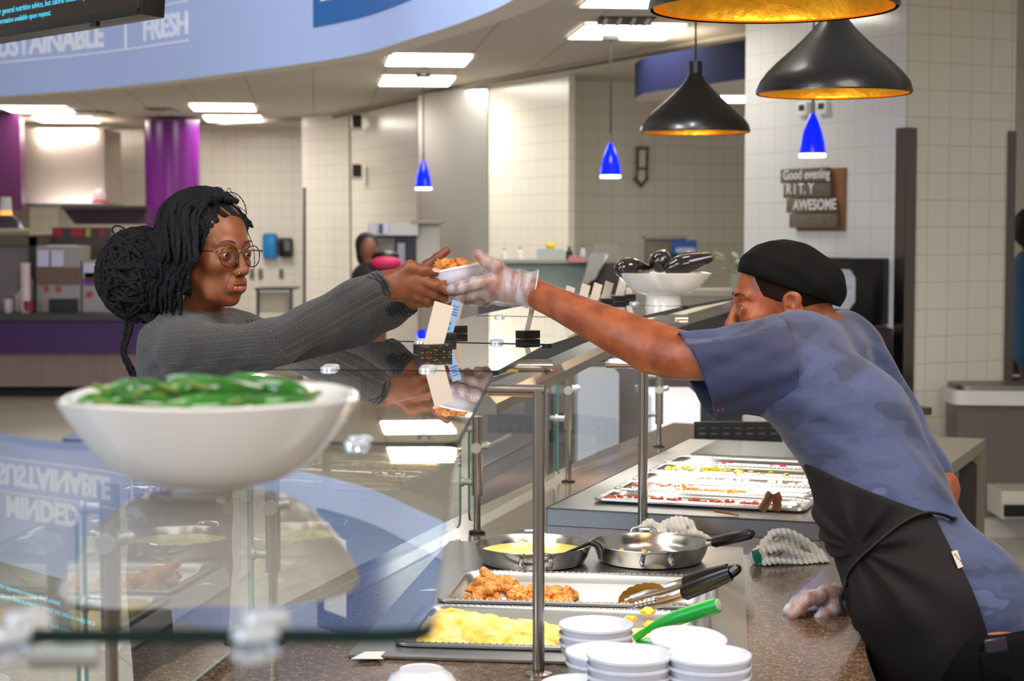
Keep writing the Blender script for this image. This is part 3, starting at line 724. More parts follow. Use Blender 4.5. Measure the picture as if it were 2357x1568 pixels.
slabpx('tabletop', 586, 674, 663, 669, 18, .6, m_black, t)
for x in (590, 667): slabpx('leg', x, x + 6, 669, 900, 18.02, .04, m_black, t)
slabpx('cloth_panel', 597, 666, 672, 720, 18.1, .02, mat('beige_cloth', '#b9ae9c', .7), t)
# tall dark door edge strip
slabpx('x', 697, 704, 432, 730, 20.4, .03, mat('dark_strip', '#5a524a', .4), None).name = 'trim_5'; struct(bpy.data.objects['trim_5'])
# ---------------- coffee station in the centre
t = thing('coffee_machine', at(905, 640, 15.4), 'steel coffee machine with dark doors below the left blue pendant', 'coffee machine')
slabpx('top_case', 847, 962, 512, 542, 15.5, .5, mat('satin_steel', '#a9a69e', .3, .8), t); slabpx('body', 850, 955, 542, 640, 15.6, .4, mat('machine_dark', '#1c1a22', .4), t)
for a, b, c, d, m_ in ((852, 866, 516, 538, m_lab), (872, 880, 516, 538, mat('slate', '#3c3c55', .4)), (884, 893, 514, 540, m_lab)): slabpx('panel', a, b, c, d, 15.47, .03, m_, t)
slabpx('jug', 915, 932, 560, 615, 15.55, .03, mat('jug_grey', '#9a98ac', .3), t); slabpx('door_frame', 860, 908, 548, 590, 15.57, .03, mat('door_grey', '#77706c', .4), t)
slabpx('side_case', 958, 1012, 514, 640, 15.7, .5, mat('beige_steel', '#b6b0a4', .35, .4), t); slabpx('lid', 945, 1018, 508, 514, 15.45, .6, m_steel_d, t)
# person at the coffee machine
t = thing('person', at(850, 690, 14.9), 'distant person with dark hair in a black and pink top by the coffee machine', 'person')
k = 14.9 / F
hd = at(848, 575, 14.9)
body = [ell(hd, (.075, .08, .11), .02), cone(hd + Vector((.01, 0, -.08)), at(855, 625, 14.9), .05, .06, .03), cone(at(838, 640, 14.9), at(878, 640, 15.0), .07, .07, .05), cone(at(856, 640, 14.95), at(858, 730, 14.95), .14, .13, .06),
        cone(at(880, 645, 15), at(905, 690, 14.8), .05, .04, .03), cone(at(850, 740, 15), at(846, 955, 15), .09, .06, .03), cone(at(866, 740, 15), at(872, 955, 15), .09, .06, .03)]
sdf('body', body, mat('far_skin', '#7a4a34', .6), t, .02)
sdf('hair', [ell(hd + Vector((-.02, .06, .05)), (.10, .10, .10), .03), ell(hd + Vector((-.05, .06, -.04)), (.06, .08, .10), .03)], mat('far_hair', '#120d0f', .7), t, .015)
sdf('jacket', [cone(at(836, 638, 14.9), at(880, 640, 15.0), .085, .085, .05), cone(at(856, 645, 14.9), at(858, 720, 14.9), .165, .15, .06), cone(at(880, 645, 15), at(903, 690, 14.8), .065, .055, .03)], mat('far_jacket', '#1c1618', .8), t, .02)
p = at(888, 606, 14.8); bm = B(); blob(bm, p, (.14, .08, .06)); o_ = mesh_obj('pink_top', bm, mat('hot_pink', '#c41f5c', .6), t)
p = at(888, 590, 14.85); bm = B(); blob(bm, p, (.12, .07, .05)); mesh_obj('black_bag', bm, m_black, t)
# prep counter behind the hands
t = thing('prep_counter', at(1290, 900, 13.5), 'glass fronted prep counter in the blurred kitchen behind the hands', 'counter')
slabpx('ledge', 1150, 1440, 598, 606, 13, .6, mat('stone_ledge', '#9a9488', .4), t); slabpx('green_front', 1150, 1440, 606, 700, 13.1, .3, mat('green_glass_front', '#8fa093', .3), t); slabpx('base', 1150, 1440, 700, 1031, 13.2, .3, m_dark, t)
def bottle(px, y0, y1, w_, Y, m1, label, cap=None, cat='bottle', name='bottle'):
    p = at(px, y1, Y); h = (y1 - y0) / F * Y; r_ = w_ / 2 / F * Y; t = thing(name, p, label, cat)
    bm = B(); lathe(bm, [(0, 0), (r_, 0), (r_, h * .6), (r_ * .4, h * .8), (r_ * .4, h * .9), (0, h * .9)], p, 16); mesh_obj('body', bm, m1, t)
    bm = B(); lathe(bm, [(0, h * .9), (r_ * .45, h * .9), (r_ * .45, h), (0, h)], p, 12); mesh_obj('cap', bm, cap or m_dark, t)
bottle(1160, 572, 598, 14, 13.2, m_white, 'small white bottle left of two on the prep counter ledge'); bottle(1197, 570, 598, 14, 13.2, m_white, 'small white bottle right of two on the prep counter ledge')
bottle(1310, 568, 598, 16, 13.2, m_dark, 'dark bottle right of the yellow ball on the prep counter'); bottle(1342, 566, 598, 14, 13.2, mat('clear_plastic', '#b8c0c4', .2), 'pale bottle beside the dark bottle on the prep counter')
t = thing('clear_bin', at(1262, 598, 13.2), 'clear plastic bin holding a yellow ball on the prep counter', 'bin')
slabpx('box', 1236, 1300, 573, 598, 13.2, .3, mat('clear_bin', '#a9b3b0', .3), t)
p = at(1267, 566, 13.35); bm = B(); blob(bm, p, (.04, .04, .028)); tag(mesh_obj('lemon', bm, mat('yellow_peel', '#e8c818', .4)), 'bright yellow ball shaped fruit on top of the clear bin', 'fruit')
slabpx('x', 1310, 1348, 590, 604, 12.9, .1, mat('pink_tray', '#c07f7c', .5), None).name = 'pink_tray'; tag(bpy.data.objects['pink_tray'], 'pinkish red tray on the prep counter under the bottles', 'tray')
t = thing('slicer', at(1370, 680, 12.6), 'tilted bright steel slicer guard in the blurred kitchen centre', 'slicer')
bm = B(); extr(bm, [at(1360, 583, 12.6), at(1396, 583, 12.6), at(1372, 640, 12.6), at(1336, 665, 12.6)], (0, .03, 0)); mesh_obj('guard', bm, m_steel_l, t)
bm = B(); extr(bm, [at(1396, 583, 12.65), at(1400, 590, 12.65), at(1378, 625, 12.65), at(1370, 606, 12.65)], (0, .04, 0)); mesh_obj('blade', bm, m_white, t)
slabpx('base', 1356, 1424, 606, 700, 12.75, .2, m_dark, t); slabpx('motor', 1372, 1424, 562, 606, 12.9, .3, mat('grey_motor', '#8c887e', .4, .4), t)
t = thing('paper_towel_cabinet', at(1545, 640, 15.2), 'grey steel box with a blue and white sign behind the aubergines', 'box')
slabpx('case', 1490, 1580, 548, 645, 15.2, .35, mat('taupe_steel', '#7d7464', .4, .3), t); slabpx('lid', 1486, 1584, 543, 550, 15.15, .4, m_steel_d, t)
slabpx('sign_panel', 1546, 1604, 553, 584, 15.1, .03, mat('royal_blue', '#2c5aa8', .4), t); slabpx('sign_print', 1556, 1600, 570, 582, 15.08, .015, mat('pale_print', '#b9c4dd', .4), t); slabpx('foot', 1546, 1604, 584, 640, 15.15, .3, m_dark, t)
p = at(1700, 640, 12.2); p.z = at(0, 668, 12.0).z + .101; t = thing('potted_plant', p, 'small grey green plant on the far ledge right of the aubergines', 'plant')
bm = B(); random.seed(3)
for k in range(14):
    a = random.uniform(0, 6.28); r_ = random.uniform(.05, .16); h = random.uniform(.02, .15)
    blob(bm, p + Vector((math.cos(a) * r_, math.sin(a) * r_, h)), (.055, .02, .012), Matrix.Rotation(a, 3, 'Z') @ Matrix.Rotation(-.4, 3, 'Y'), 1)
mesh_obj('leaves', bm, mat('sage_leaf', '#8a9c86', .6), t)
bm = B(); lathe(bm, [(0, -.1), (.05, -.1), (.06, .0), (0, .0)], p, 14); mesh_obj('pot', bm, mat('sage_pot', '#8f998c', .5), t)
slabpx('x', 1440, 1716, 668, 690, 12.0, .5, mat('far_ledge', '#9b968c', .5), None).name = 'far_ledge'; tag(bpy.data.objects['far_ledge'], 'narrow stone ledge running behind the aubergine bowl', 'shelf')
slabpx('x2', 1100, 1716, 700, 1072, 12.2, .4, mat('dark_cab', '#3a3634', .5), None).name = 'far_cabinet'; tag(bpy.data.objects['far_cabinet'], 'dark base cabinet in the blurred kitchen below the ledge', 'cabinet')
# open kitchen stuff seen through the sneeze guards
for i, (x0, x1, y0, y1, Y, c, lab) in enumerate([
    (1330, 1425, 862, 960, 9.0, '#b9bcc6', 'pale grey steel appliance seen through the glass guards, leftmost'),
    (1420, 1600, 835, 915, 9.3, '#4d4549', 'dark brown appliance front behind the posts under the reaching arm'),
    (1500, 1612, 915, 1022, 7.6, '#e9ebf0', 'white boxes at the end of the cold well'),
    (1262, 1328, 905, 1010, 9.9, '#54504f', 'dark equipment seen left of the second clamp post'),
    (1100, 1262, 900, 1040, 9.8, '#6d6a6c', 'grey brown cabinet front seen through the near glass panes')]):
    o_ = slabpx('kitchen_cabinet', x0, x1, y0, y1, Y, .5, mat('kc%d' % i, c, .4), None); bmod = tag(o_, lab, 'cabinet')
    for v in o_.data.vertices:
        if v.co.z < at(0, y1, Y).z + .01: v.co.z = 0
# ---------------- right: bin, stone table, mat box, neighbouring space
t = thing('waste_bin', at(2290, 1190, 9.55), 'tall grey steel waste station with white rim beside the tiled pier', 'bin')
slabpx('body', 2203, 2420, 915, 1190, 9.28, .24, mat('grey_brushed', '#77716c', .35, .6, bump=.05, bscale=30, stretch=(6, 1, .5)), t)
slabpx('toe_kick', 2212, 2420, 1190, 1243, 9.30, .2, mat('pale_toe_kick', '#b5ada0', .6), t)
a = at(2198, 900, 9.22); bm = B(); pl = roundpoly([(a.x, a.y), (a.x + .6, a.y - .05), (a.x + .6, a.y + .36), (a.x, a.y + .36)], .08)
slab(bm, pl, a.z - .075, a.z); mesh_obj('rim', bm, mat('cream_rim', '#dcd6cc', .35), t)
bm = B(); slab(bm, [(x * .9 + (a.x + .3) * .1, y * .9 + (a.y + .16) * .1) for x, y in pl], a.z, a.z + .025); mesh_obj('lid', bm, m_steel_d, t)
bm = B(); bx(bm, (a.x + .45, a.y - .045, a.z - .04), (.09, .02, .03)); mesh_obj('slot', bm, m_black, t)
t = thing('stone_table', at(2150, 1240, 8), 'stone topped side table behind the man\'s waist', 'table')
zt = .72; A1 = atz(2095, 1003, zt); A2 = atz(2270, 1010, zt); A3 = atz(2182, 1072, zt); A4 = atz(2060, 1062, zt)
bm = B(); slab(bm, roundpoly([(A1.x, A1.y), (A2.x, A2.y), (A3.x, A3.y), (A4.x, A4.y)], .03), zt - .05, zt); mesh_obj('tabletop', bm, mat('taupe_granite', '#9b9180', .35, var=.15, vscale=120), t)
for nm, (u1, v1) in (('leg', (.93, .9)), ('leg', (.8, .35))):
    pp = A1.lerp(A2, u1).lerp(A4.lerp(A3, u1), 1 - v1); bm = B(); bx(bm, (pp.x, pp.y, (zt - .05) / 2), (.06, .05, zt - .05)); mesh_obj(nm, bm, mat('taupe_leg', '#857b6a', .5), t)
pp = A1.lerp(A2, .45).lerp(A4.lerp(A3, .45), .3); bm = B(); bx(bm, (pp.x, pp.y, .33), (.28, .25, .64)); mesh_obj('dark_side', bm, m_dark, t)
t = thing('floor_box', at(2330, 1195, 9.0), 'low cream box with dark opening on the floor by the waste station', 'box')
slabpx('case', 2306, 2420, 1131, 1194, 9.0, .35, mat('cream_case', '#c9c3b2', .4), t); slabpx('opening', 2312, 2420, 1163, 1190, 8.98, .03, m_black, t)
t = thing('shelving', at(2360, 870, 12), 'dark shelving with goods seen past the right edge of the pier', 'shelf')
slabpx('back', 2334, 2420, 610, 880, 12.42, .3, mat('dark_shelf', '#2a2422', .5), t); slabpx('shelf_board', 2334, 2420, 705, 712, 12.1, .3, m_steel_l, t); slabpx('shelf_board', 2334, 2420, 862, 868, 12.1, .3, m_steel_l, t)
for i, (y, c_) in enumerate(((687, '#c8b02c'), (697, '#b05a2a'), (853, '#b97f6b'))):
    p = at(2352, y, 12.25); p.z = at(0, 862 if i == 2 else 705, 12.1).z + .03; p.x += i * .11; bm = B(); blob(bm, p, (.05, .05, .03)); tag(mesh_obj('packaged_food', bm, mat('pf%d' % i, c_, .5)), ['yellow packet on the far right shelf', 'brown packet on the far right shelf', 'pinkish packet on the far right shelf below the others'][i], 'packet')
p = at(2356, 560, 11.6); t = thing('person', p, 'partly seen person with dark hair and blue top at the right edge', 'person')
sdf('body', [ell(p + Vector((.05, 0, .08)), (.1, .1, .13), .03), cone(p + Vector((.05, 0, -.05)), p + Vector((.05, 0, -.12)), .05, .06, .03), cone(p + Vector((.1, 0, -.25)), p + Vector((.1, 0, -.75)), .13, .12, .05), cone(p + Vector((.1, .05, -.75)), p + Vector((.1, .05, -1.5)), .1, .06, .05)], mat('far_skin2', '#5a3a2a', .6), t, .02)
sdf('hair', [ell(p + Vector((.04, .0, .10)), (.115, .115, .14), .03)], mat('far_hair2', '#120d0f', .7), t, .02)
sdf('blue_top', [cone(p + Vector((.06, 0, -.16)), p + Vector((.1, 0, -.7)), .13, .16, .05)], mat('far_blue', '#2c5a86', .7), t, .02)
slabpx('x', 2341, 2420, -20, 76, 13, .1, mat('navy2', '#1c2660', .5), None).name = 'navy_banner'; tag(bpy.data.objects['navy_banner'], 'dark navy panel at the top right corner beyond the pier', 'sign')
clight(2372, 235, .5, .9, 'ceiling light glimpsed past the right edge of the tiled pier')
struct(slabpx('wall_far_right', 2300, 3200, 60, 1300, 14.5, .2, mat('pale_wall', '#d9d3c6', .6), None))

for nm in ('glass_drinks_cabinet', 'menu_strip'):
    for o_ in [bpy.data.objects[nm]] + kids(bpy.data.objects[nm]):
        if o_.type == 'MESH':
            for v in o_.data.vertices: v.co.z = max(v.co.z, WTZ)

def zmin(o): return min(v.co.z for v in o.data.vertices)
_st = [o for o in col.objects if o.name.startswith('stand') and o.parent and o.parent.name == 'black_warmer_cabinet'][0]; _zt = zmin(_st); _lg = bpy.data.objects['pier_shelf']; _top = max(v.co.z for v in _lg.data.vertices)
for v in _lg.data.vertices: v.co.z += _zt - .001 - _top
for v in bpy.data.objects['brown_canister'].data.vertices: v.co.z = max(v.co.z, _zt + .001)
# ================================================================ serving counter
P0 = Vector((-.27, 2.995, 0)); U1 = Vector((math.cos(R(7)), -math.sin(R(7)), 0)); V1 = Vector((math.sin(R(7)), math.cos(R(7)), 0))
O2 = Vector((.10, 4.36, 0)); U2 = Vector((math.cos(R(19)), -math.sin(R(19)), 0)); V2 = Vector((math.sin(R(19)), math.cos(R(19)), 0))
def f1(u, v, z=0): return P0 + U1 * u + V1 * v + Vector((0, 0, z))
def f2(u, v, z=0): return O2 + U2 * u + V2 * v + Vector((0, 0, z))
A1_ = -R(7); A2_ = -R(19)
ZT = .90
m_gran, nt, b_ = nodes('brown_granite')
n1 = noise_node(nt, 190, 3); n2 = noise_node(nt, 60, 4)
mxn = nt.nodes.new('ShaderNodeMath'); mxn.operation = 'MULTIPLY_ADD'; mxn.inputs[1].default_value = .65
nt.links.new(n1.outputs['Fac'], mxn.inputs[0]); ml = nt.nodes.new('ShaderNodeMath'); ml.operation = 'MULTIPLY'; ml.inputs[1].default_value = .35; nt.links.new(n2.outputs['Fac'], ml.inputs[0]); nt.links.new(ml.outputs[0], mxn.inputs[2])
rp = ramp(nt, [(.36, '#2c1f18'), (.46, '#54402f'), (.55, '#6f5947'), (.68, '#a8907c')], mxn.outputs[0]); nt.links.new(rp.outputs[0], b_.inputs['Base Color'])
b_.inputs['Roughness'].default_value = .16
w1 = [f1(0, 0), f1(.66, 0), f1(.66, 1.10), f1(0, 1.10)]
w2 = [f2(.0, .0), f2(.66, .0), f2(.66, 1.52), f2(.0, 1.52)]
rowsP = [[(-.74, .75), (-.3, .75), (.3, .75), (.38, .75)],
         [(-.60, 2.90), w1[0], w1[1], (.592, 2.88)],
         [(-.25, 4.12), w1[3], w1[2], (.785, 4.0)],
         [(-.19, 4.33), w2[0], w2[1], (.87, 4.17)],
         [(.30, 5.85), w2[3], w2[2], (1.27, 5.56)],
         [(.62, 6.7), (.80, 6.6), (1.28, 6.2), (1.34, 6.0)]]
bm = B(); top = []; bot = []
for r in rowsP:
    top.append([bm.verts.new((p[0], p[1], ZT)) for p in r]); bot.append([bm.verts.new((p[0], p[1], ZT - .04)) for p in r])
holes = {(1, 1), (3, 1)}
for i in range(5):
    for j in range(3):
        if (i, j) in holes:
            a = [(i, j), (i + 1, j), (i + 1, j + 1), (i, j + 1)]
            for k in range(4):
                p, q = a[k], a[(k + 1) % 4]; bm.faces.new((top[p[0]][p[1]], top[q[0]][q[1]], bot[q[0]][q[1]], bot[p[0]][p[1]]))
            continue
        bm.faces.new((top[i][j], top[i][j + 1], top[i + 1][j + 1], top[i + 1][j])); bm.faces.new((bot[i][j], bot[i + 1][j], bot[i + 1][j + 1], bot[i][j + 1]))
    for j in (0, 3): bm.faces.new((top[i][j], top[i + 1][j], bot[i + 1][j], bot[i][j]))
for i in (0, 5):
    for j in range(3): bm.faces.new((top[i][j], top[i][j + 1], bot[i][j + 1], bot[i][j]))
tag(mesh_obj('granite_worktop', bm, m_gran, smooth=False), 'long brown speckled granite worktop of the serving counter, running away from the camera', 'worktop')
# base cabinets under the worktop, one per section
m_base = mat('counter_base', '#4b4642', .5)
for k, lab in ((0, 'counter base nearest the camera under the granite worktop'), (1, 'counter base under the hot food well'), (3, 'counter base under the cold food well')):
    bm = B(); q = []
    for i, j, ox in ((k, 0, .08), (k, 3, -.08), (k + 1, 3, -.08), (k + 1, 0, .08)):
        p = rowsP[i][j]; q.append((p[0] + ox, p[1]))
    slab(bm, [(x, y + (.02 if n_ < 2 else -.02)) for n_, (x, y) in enumerate(q)], .0, .685); tag(mesh_obj('counter_base', bm, m_base, smooth=False), lab, 'cabinet', None)
# ---------------------------------------------------------------- hot well
m_wella = mat('well_steel', '#a3a2a0', .36, 1, bump=.1, bscale=9)
def well(name, fr, L, W, ztop, label, holes_, ang, lip=.0):
    t = thing(name, fr(L / 2, 0), label, 'food well'); 
    bm = B()
    # flange built from strips between the pan openings
    us = [-.012, L + .012]; 
    def sl(u0, u1, v0, v1, z0=ztop - .004, z1=ztop):
        slab(bm, [(p.x, p.y) for p in (fr(u0, v0), fr(u1, v0), fr(u1, v1), fr(u0, v1))], z0, z1)
    vv = -.012
    for (u0, u1, v0, v1) in holes_:
        sl(us[0], us[1], vv, v0); sl(us[0], u0, v0, v1); sl(u1, us[1], v0, v1); vv = v1
    sl(us[0], us[1], vv, W + .012)
    if lip:
        for (u0, u1, v0, v1) in ((us[0], us[1], -.012, -.008), (us[0], us[1], W + .008, W + .012), (us[0], us[0] + .004, -.012, W + .012), (us[1] - .004, us[1], -.012, W + .012)): sl(u0, u1, v0, v1, ZT + .001, ztop)
    mesh_obj('flange', bm, m_wella, t, smooth=False)
    bm = B()
    for (u0, u1, v0, v1) in ((.01, L - .01, .01, .014), (.01, L - .01, W - .014, W - .01), (.01, .014, .01, W - .01), (L - .014, L - .01, .01, W - .01)):
        slab(bm, [(p.x, p.y) for p in (fr(u0, v0), fr(u1, v0), fr(u1, v1), fr(u0, v1))], .70, ztop - .004)
    slab(bm, [(p.x, p.y) for p in (fr(.01, .01), fr(L - .01, .01), fr(L - .01, W - .01), fr(.01, W - .01))], .69, .70)
    mesh_obj('basin', bm, m_steel_d, t, smooth=False); return t
def pan(fr, u0, u1, v0, v1, z, depth, label, ang, group=None, m=None, wall=.018):
    c = fr((u0 + u1) / 2, (v0 + v1) / 2, z); t = thing('food_pan', c, label, 'food pan', group, ang)
    def ring(du, r, zz): 
        pts = roundpoly([(u0 + du, v0 + du), (u1 - du, v0 + du), (u1 - du, v1 - du), (u0 + du, v1 - du)], r, 5); return [fr(p[0], p[1], zz) for p in pts]
    spec = [(0, .03, z - .004), (-.001, .03, z - .001), (0, .03, z + .0015), (.004, .03, z + .0025), (.016, .03, z + .001), (.019, .028, z - .002), (.024, .026, z - .010), (.024 + wall, .03, z - depth + .008), (.032 + wall, .03, z - depth), (.034 + wall, .028, z - depth)]
    bm = B(); rg = [[bm.verts.new(p) for p in ring(*s)] for s in spec]
    for a, b in zip(rg[:-1], rg[1:]):
        for k in range(len(a)): bm.faces.new((a[k], a[(k + 1) % len(a)], b[(k + 1) % len(b)], b[k]))
    bm.faces.new(rg[-1])
    rg2 = [[bm.verts.new(p) for p in ring(*s)] for s in ((.021, .027, z - .004), (.026, .026, z - .012), (.022 + wall, .03, z - depth - .003))]
    for a, b in zip(rg2[:-1], rg2[1:]):
        for k in range(len(a)): bm.faces.new((a[k], a[(k + 1) % len(a)], b[(k + 1) % len(b)], b[k]))
    # stamped beads along the long rims
    n = int((u1 - u0 - .08) / .012)
    for k in range(n):
        for v in (v0 + .0095, v1 - .0095):
            blob(bm, fr(u0 + .04 + k * .012, v, z + .002), (.004, .0035, .0018), Matrix.Rotation(ang, 3, 'Z'), 1)
    mesh_obj('pan_body', bm, m or m_wella, t, angle=50); return t
EG = (.055, .605, .055, .385); CH = (.07, .615, .42, .735)
well('hot_food_well', f1, .66, 1.10, .906, 'stainless hot food well holding the egg and chicken pans, nearest to the camera', [(EG[0] + .018, EG[1] - .018, EG[2] + .018, EG[3] - .018), (CH[0] + .018, CH[1] - .018, CH[2] + .018, CH[3] - .018)], A1_)
pan(f1, *EG, .912, .055, 'steel food pan of yellow scrambled eggs, nearest the stacked bowls', A1_)
pan(f1, *CH, .912, .055, 'steel food pan with fried chicken pieces and black handled tongs', A1_)
# scrambled eggs: one heap
m_egg, nt, b_ = nodes('scrambled_egg'); n1 = noise_node(nt, 38, 5)
rp = ramp(nt, [(.3, '#e0ae20'), (.45, '#ecc95c'), (.7, '#f2dc96')], n1.outputs['Fac']); nt.links.new(rp.outputs[0], b_.inputs['Base Color']); b_.inputs['Roughness'].default_value = .45
def clumpdisp(s1, a1, s2=0, a2=0):
    def d(P):
        return a1 * np.sin(P[:, 0] * s1 + 1.3 * np.sin(P[:, 1] * s1 * .7)) * np.sin(P[:, 1] * s1 * 1.1 + 1.1 * np.sin(P[:, 2] * s1)) + (a2 * np.sin(P[:, 0] * s2 + 2 * np.sin(P[:, 2] * s2 * .6)) * np.sin(P[:, 1] * s2 * .9) * np.sin(P[:, 2] * s2 + P[:, 0] * s2 * .5) if a2 else 0)
    return d
def eggu(P):
    q = P - np.array(P0); u = q @ np.array(U1); v = q @ np.array(V1); s_ = .62 * (.912 - P[:, 2]) 
    return np.maximum(np.maximum(EG[0] + .026 + s_ * .4 - u, u - EG[1] + .026), np.maximum(EG[2] + .026 + s_ * .4 - v, v - EG[3] + .026 + s_ * .4))
random.seed(5); pr = []
for k in range(46):
    a = random.random() ** 1.2; u = .10 + .40 * a; vv = random.uniform(.11, .335); h = (.040 * (1 - a * .85)) * (1 - abs(vv - .22) * 2.2) + .008
    pr.append(ell(f1(u, vv, .862 + h * .5), (.035 + .02 * random.random(), .03, max(.012, h * .75)), .02))
sdf('scrambled_eggs', pr, m_egg, None, .0035, clumpdisp(170, .0026, 480, .0022), lambda P: np.maximum(.8588 - P[:, 2], np.maximum(eggu(P), .001 * 0 - .05)), it=1)
tag(bpy.data.objects['scrambled_eggs'], 'heap of yellow scrambled eggs in the nearest steel pan', 'scrambled eggs', kind='stuff')
m_curd = mat('egg_curd', '#eebc20', .4, var=.2, vscale=60)
for i, (x, y, s) in enumerate(((1215, 1487, .018), (1148, 1462, .014), (1490, 1412, .012), (1452, 1428, .009), (1497, 1443, .012), (1622, 1447, .013), (1300, 1466, .010), (1583, 1452, .008), (1262, 1470, .008))):
    p = atz(x, y, .870 if i in (0, 1, 6, 8) else (.918 if i in (2, 3) else .886)); bm = B(); blob(bm, p + Vector((0, 0, s * .35)), (s * 1.3, s, s * .6), Matrix.Rotation(i, 3, 'Z'), 3, .45, i, 1.6)
    tag(mesh_obj('egg_curd', bm, m_curd), ['bright yellow egg curd left of the front post in the egg pan', 'golden curd on top of the scrambled eggs', 'pale egg bit on the rim between the two pans', 'small egg crumb beside the green spoon handle', 'egg bit behind the green spoon', 'egg bit at the right end of the egg pan', 'small curd at the bare end of the egg pan', 'small egg crumb right of the green handle', 'small curd just right of the front post'][i], 'egg bit', 'loose egg bits in the egg pan')
# fried chicken pieces
m_chick, nt, b_ = nodes('fried_crust'); n1 = noise_node(nt, 55, 5); rp = ramp(nt, [(.3, '#a85a14'), (.5, '#d98a36'), (.72, '#eeb068')], n1.outputs['Fac']); nt.links.new(rp.outputs[0], b_.inputs['Base Color']); b_.inputs['Roughness'].default_value = .55
bp = nt.nodes.new('ShaderNodeBump'); bp.inputs['Strength'].default_value = .9; bp.inputs['Distance'].default_value = .004; n3 = noise_node(nt, 200, 4); nt.links.new(n3.outputs['Fac'], bp.inputs['Height']); nt.links.new(bp.outputs[0], b_.inputs['Normal'])
def nugget(seed):
    rd = random.Random(seed); pr = []
    for k in range(rd.randint(4, 6)): pr.append(ell((rd.uniform(-.015, .015), rd.uniform(-.008, .008), rd.uniform(-.005, .005)), (rd.uniform(.009, .015), rd.uniform(.008, .012), rd.uniform(.007, .011)), .006))
    V, Q = sdf_data(pr, .0018, clumpdisp(360 + seed * 20, .0026, 900, .0012), pad=.008); V = relax(V, Q, 1); return V, Q
nugm = []
for s in range(7):
    V, Q = nugget(s); o_ = np_mesh('nugget', V, Q, m_chick); nugm.append(o_.data); bpy.data.objects.remove(o_)
random.seed(11); k = 0
spots = []
def heap(n, u0, u1, v0, v1, hmax, tries=4000):
    out = []
    for _ in range(tries):
        if len(out) >= n: break
        u = random.uniform(u0, u1); v = random.uniform(v0, v1); lay = len(out) / n
        f_ = (1 - ((u - u0) / (u1 - u0)) * .75); h = hmax * f_ * lay
        if h > .012 and not any((u - a) ** 2 + (v - b) ** 2 < .022 ** 2 and c < h for a, b, c in out): continue
        if all(((u - a) ** 2 + (v - b) ** 2 + ((h - c) * 1.5) ** 2) > .021 ** 2 for a, b, c in out): out.append((u, v, h))
    return out
sp = heap(78, .125, .31, .465, .69, .062) + heap(9, .31, .40, .47, .55, .012) + [(.345, .50, .02), (.375, .475, .008), (.43, .48, .006), (.455, .475, .004), (.50, .485, .005), (.53, .478, .003), (.555, .49, .004)]
for i, (u, v, h) in enumerate(sp):
    o_ = bpy.data.objects.new('chicken_nugget', random.choice(nugm)); col.objects.link(o_)
    o_.location = f1(u, v, .869 + h); o_.rotation_euler = (random.uniform(-.5, .5), random.uniform(-.5, .5), random.uniform(0, 6.3)); s = random.uniform(.8, 1.05); o_.scale = (s, s, s)
    far = u > .42
    tag(o_, 'single crusty fried chicken piece lying near the tongs in the chicken pan' if far else 'crusty golden fried chicken piece in the heap in the middle steel pan', 'fried chicken', 'loose chicken pieces near the tongs' if far else 'fried chicken pieces heaped in the pan')
# ---------------------------------------------------------------- skillets
m_pan_in = mat('skillet_steel', '#c9c5bd', .2, 1, bump=.05, bscale=12)
def skillet(c, r, label, handle, soup=None):
    t = thing('skillet', c, label, 'skillet'); h = .042
    prof = [(0, .002), (r * .80, .002), (r * .86, .006), (r * .93, .022), (r * .97, h - .004), (r, h), (r * 1.005, h - .001), (r * .985, h - .008), (r * .945, .018), (r * .88, .003), (r * .82, 0), (0, 0)]
    bm = B(); lathe(bm, prof, c, 64); mesh_obj('pan_body', bm, m_pan_in, t)
    for sgn, nm in ((1, 'side_handle'), (-1, 'side_handle')):
        # loop handle, front and back
        a0 = R(90) * sgn + R(2); pts = []
        for dx, dy, dz in ((-.032, -.008, -.022), (-.030, .002, -.004), (-.024, .022, .006), (.0, .026, .008), (.024, .022, .006), (.030, .002, -.004), (.032, -.008, -.022)):
            rad = Vector((math.cos(a0), math.sin(a0), 0)); tan = Vector((-math.sin(a0), math.cos(a0), 0))
            pts.append(c + rad * (r * .985 + dy) + tan * dx + Vector((0, 0, h + dz - .004)))
        bm = B(); tube(bm, crv(pts, 5), .0045, 8, flat=(1.3, .8)); hd_ = mesh_obj(nm, bm, m_steel_l, t)
        for dx in (-.032, .032):
            bm = B(); blob(bm, c + rad * (r * .975) + tan * dx + Vector((0, 0, h - .028)), (.005, .005, .005), None, 1); mesh_obj('rivet', bm, m_steel_l, hd_)
    handle(t)
    return t
C1 = Vector((.047, 3.83, .9062)); C2_ = Vector((.306, 3.85, .9062))
def h1(t):       # short steel arm and dark downward hook of the first pan, resting between the pans
    d = U1 * .95 + V1 * -.1; p = C1 + U1 * .118 + Vector((0, 0, .040))
    bm = B(); tube(bm, crv([C1 + Vector((.06, -.105, .036)), C1 + Vector((.098, -.085, .048)), C1 + Vector((.125, -.07, .055)), C1 + Vector((.142, -.075, .045)), C1 + Vector((.146, -.08, .022))], 6), [.0035] * 12 + [.007] * 13, 10); mesh_obj('ladle_handle', bm, m_black, t)
def h2(t):
    a = C2_ + Vector((.122, -.02, .040)); bb = C2_ + Vector((.16, -.03, .052)); e = at(1733, 1228, 3.72)
    bm = B(); tube(bm, [a, bb], .006, 8, flat=(1.6, .6)); mesh_obj('handle_bracket', bm, m_steel_l, t)
    d = e - a; pts = [a + d * .16, a + d * .2, a + d * .5, a + d * .95, e]
    bm = B(); tube(bm, pts, [.010, .012, .0125, .0115, .007], 14); g = mesh_obj('grip', bm, mat('grip_black', '#101012', .3), t)
skillet(C1, .128, 'steel skillet full of yellow soup, left of two on the hot well', h1)
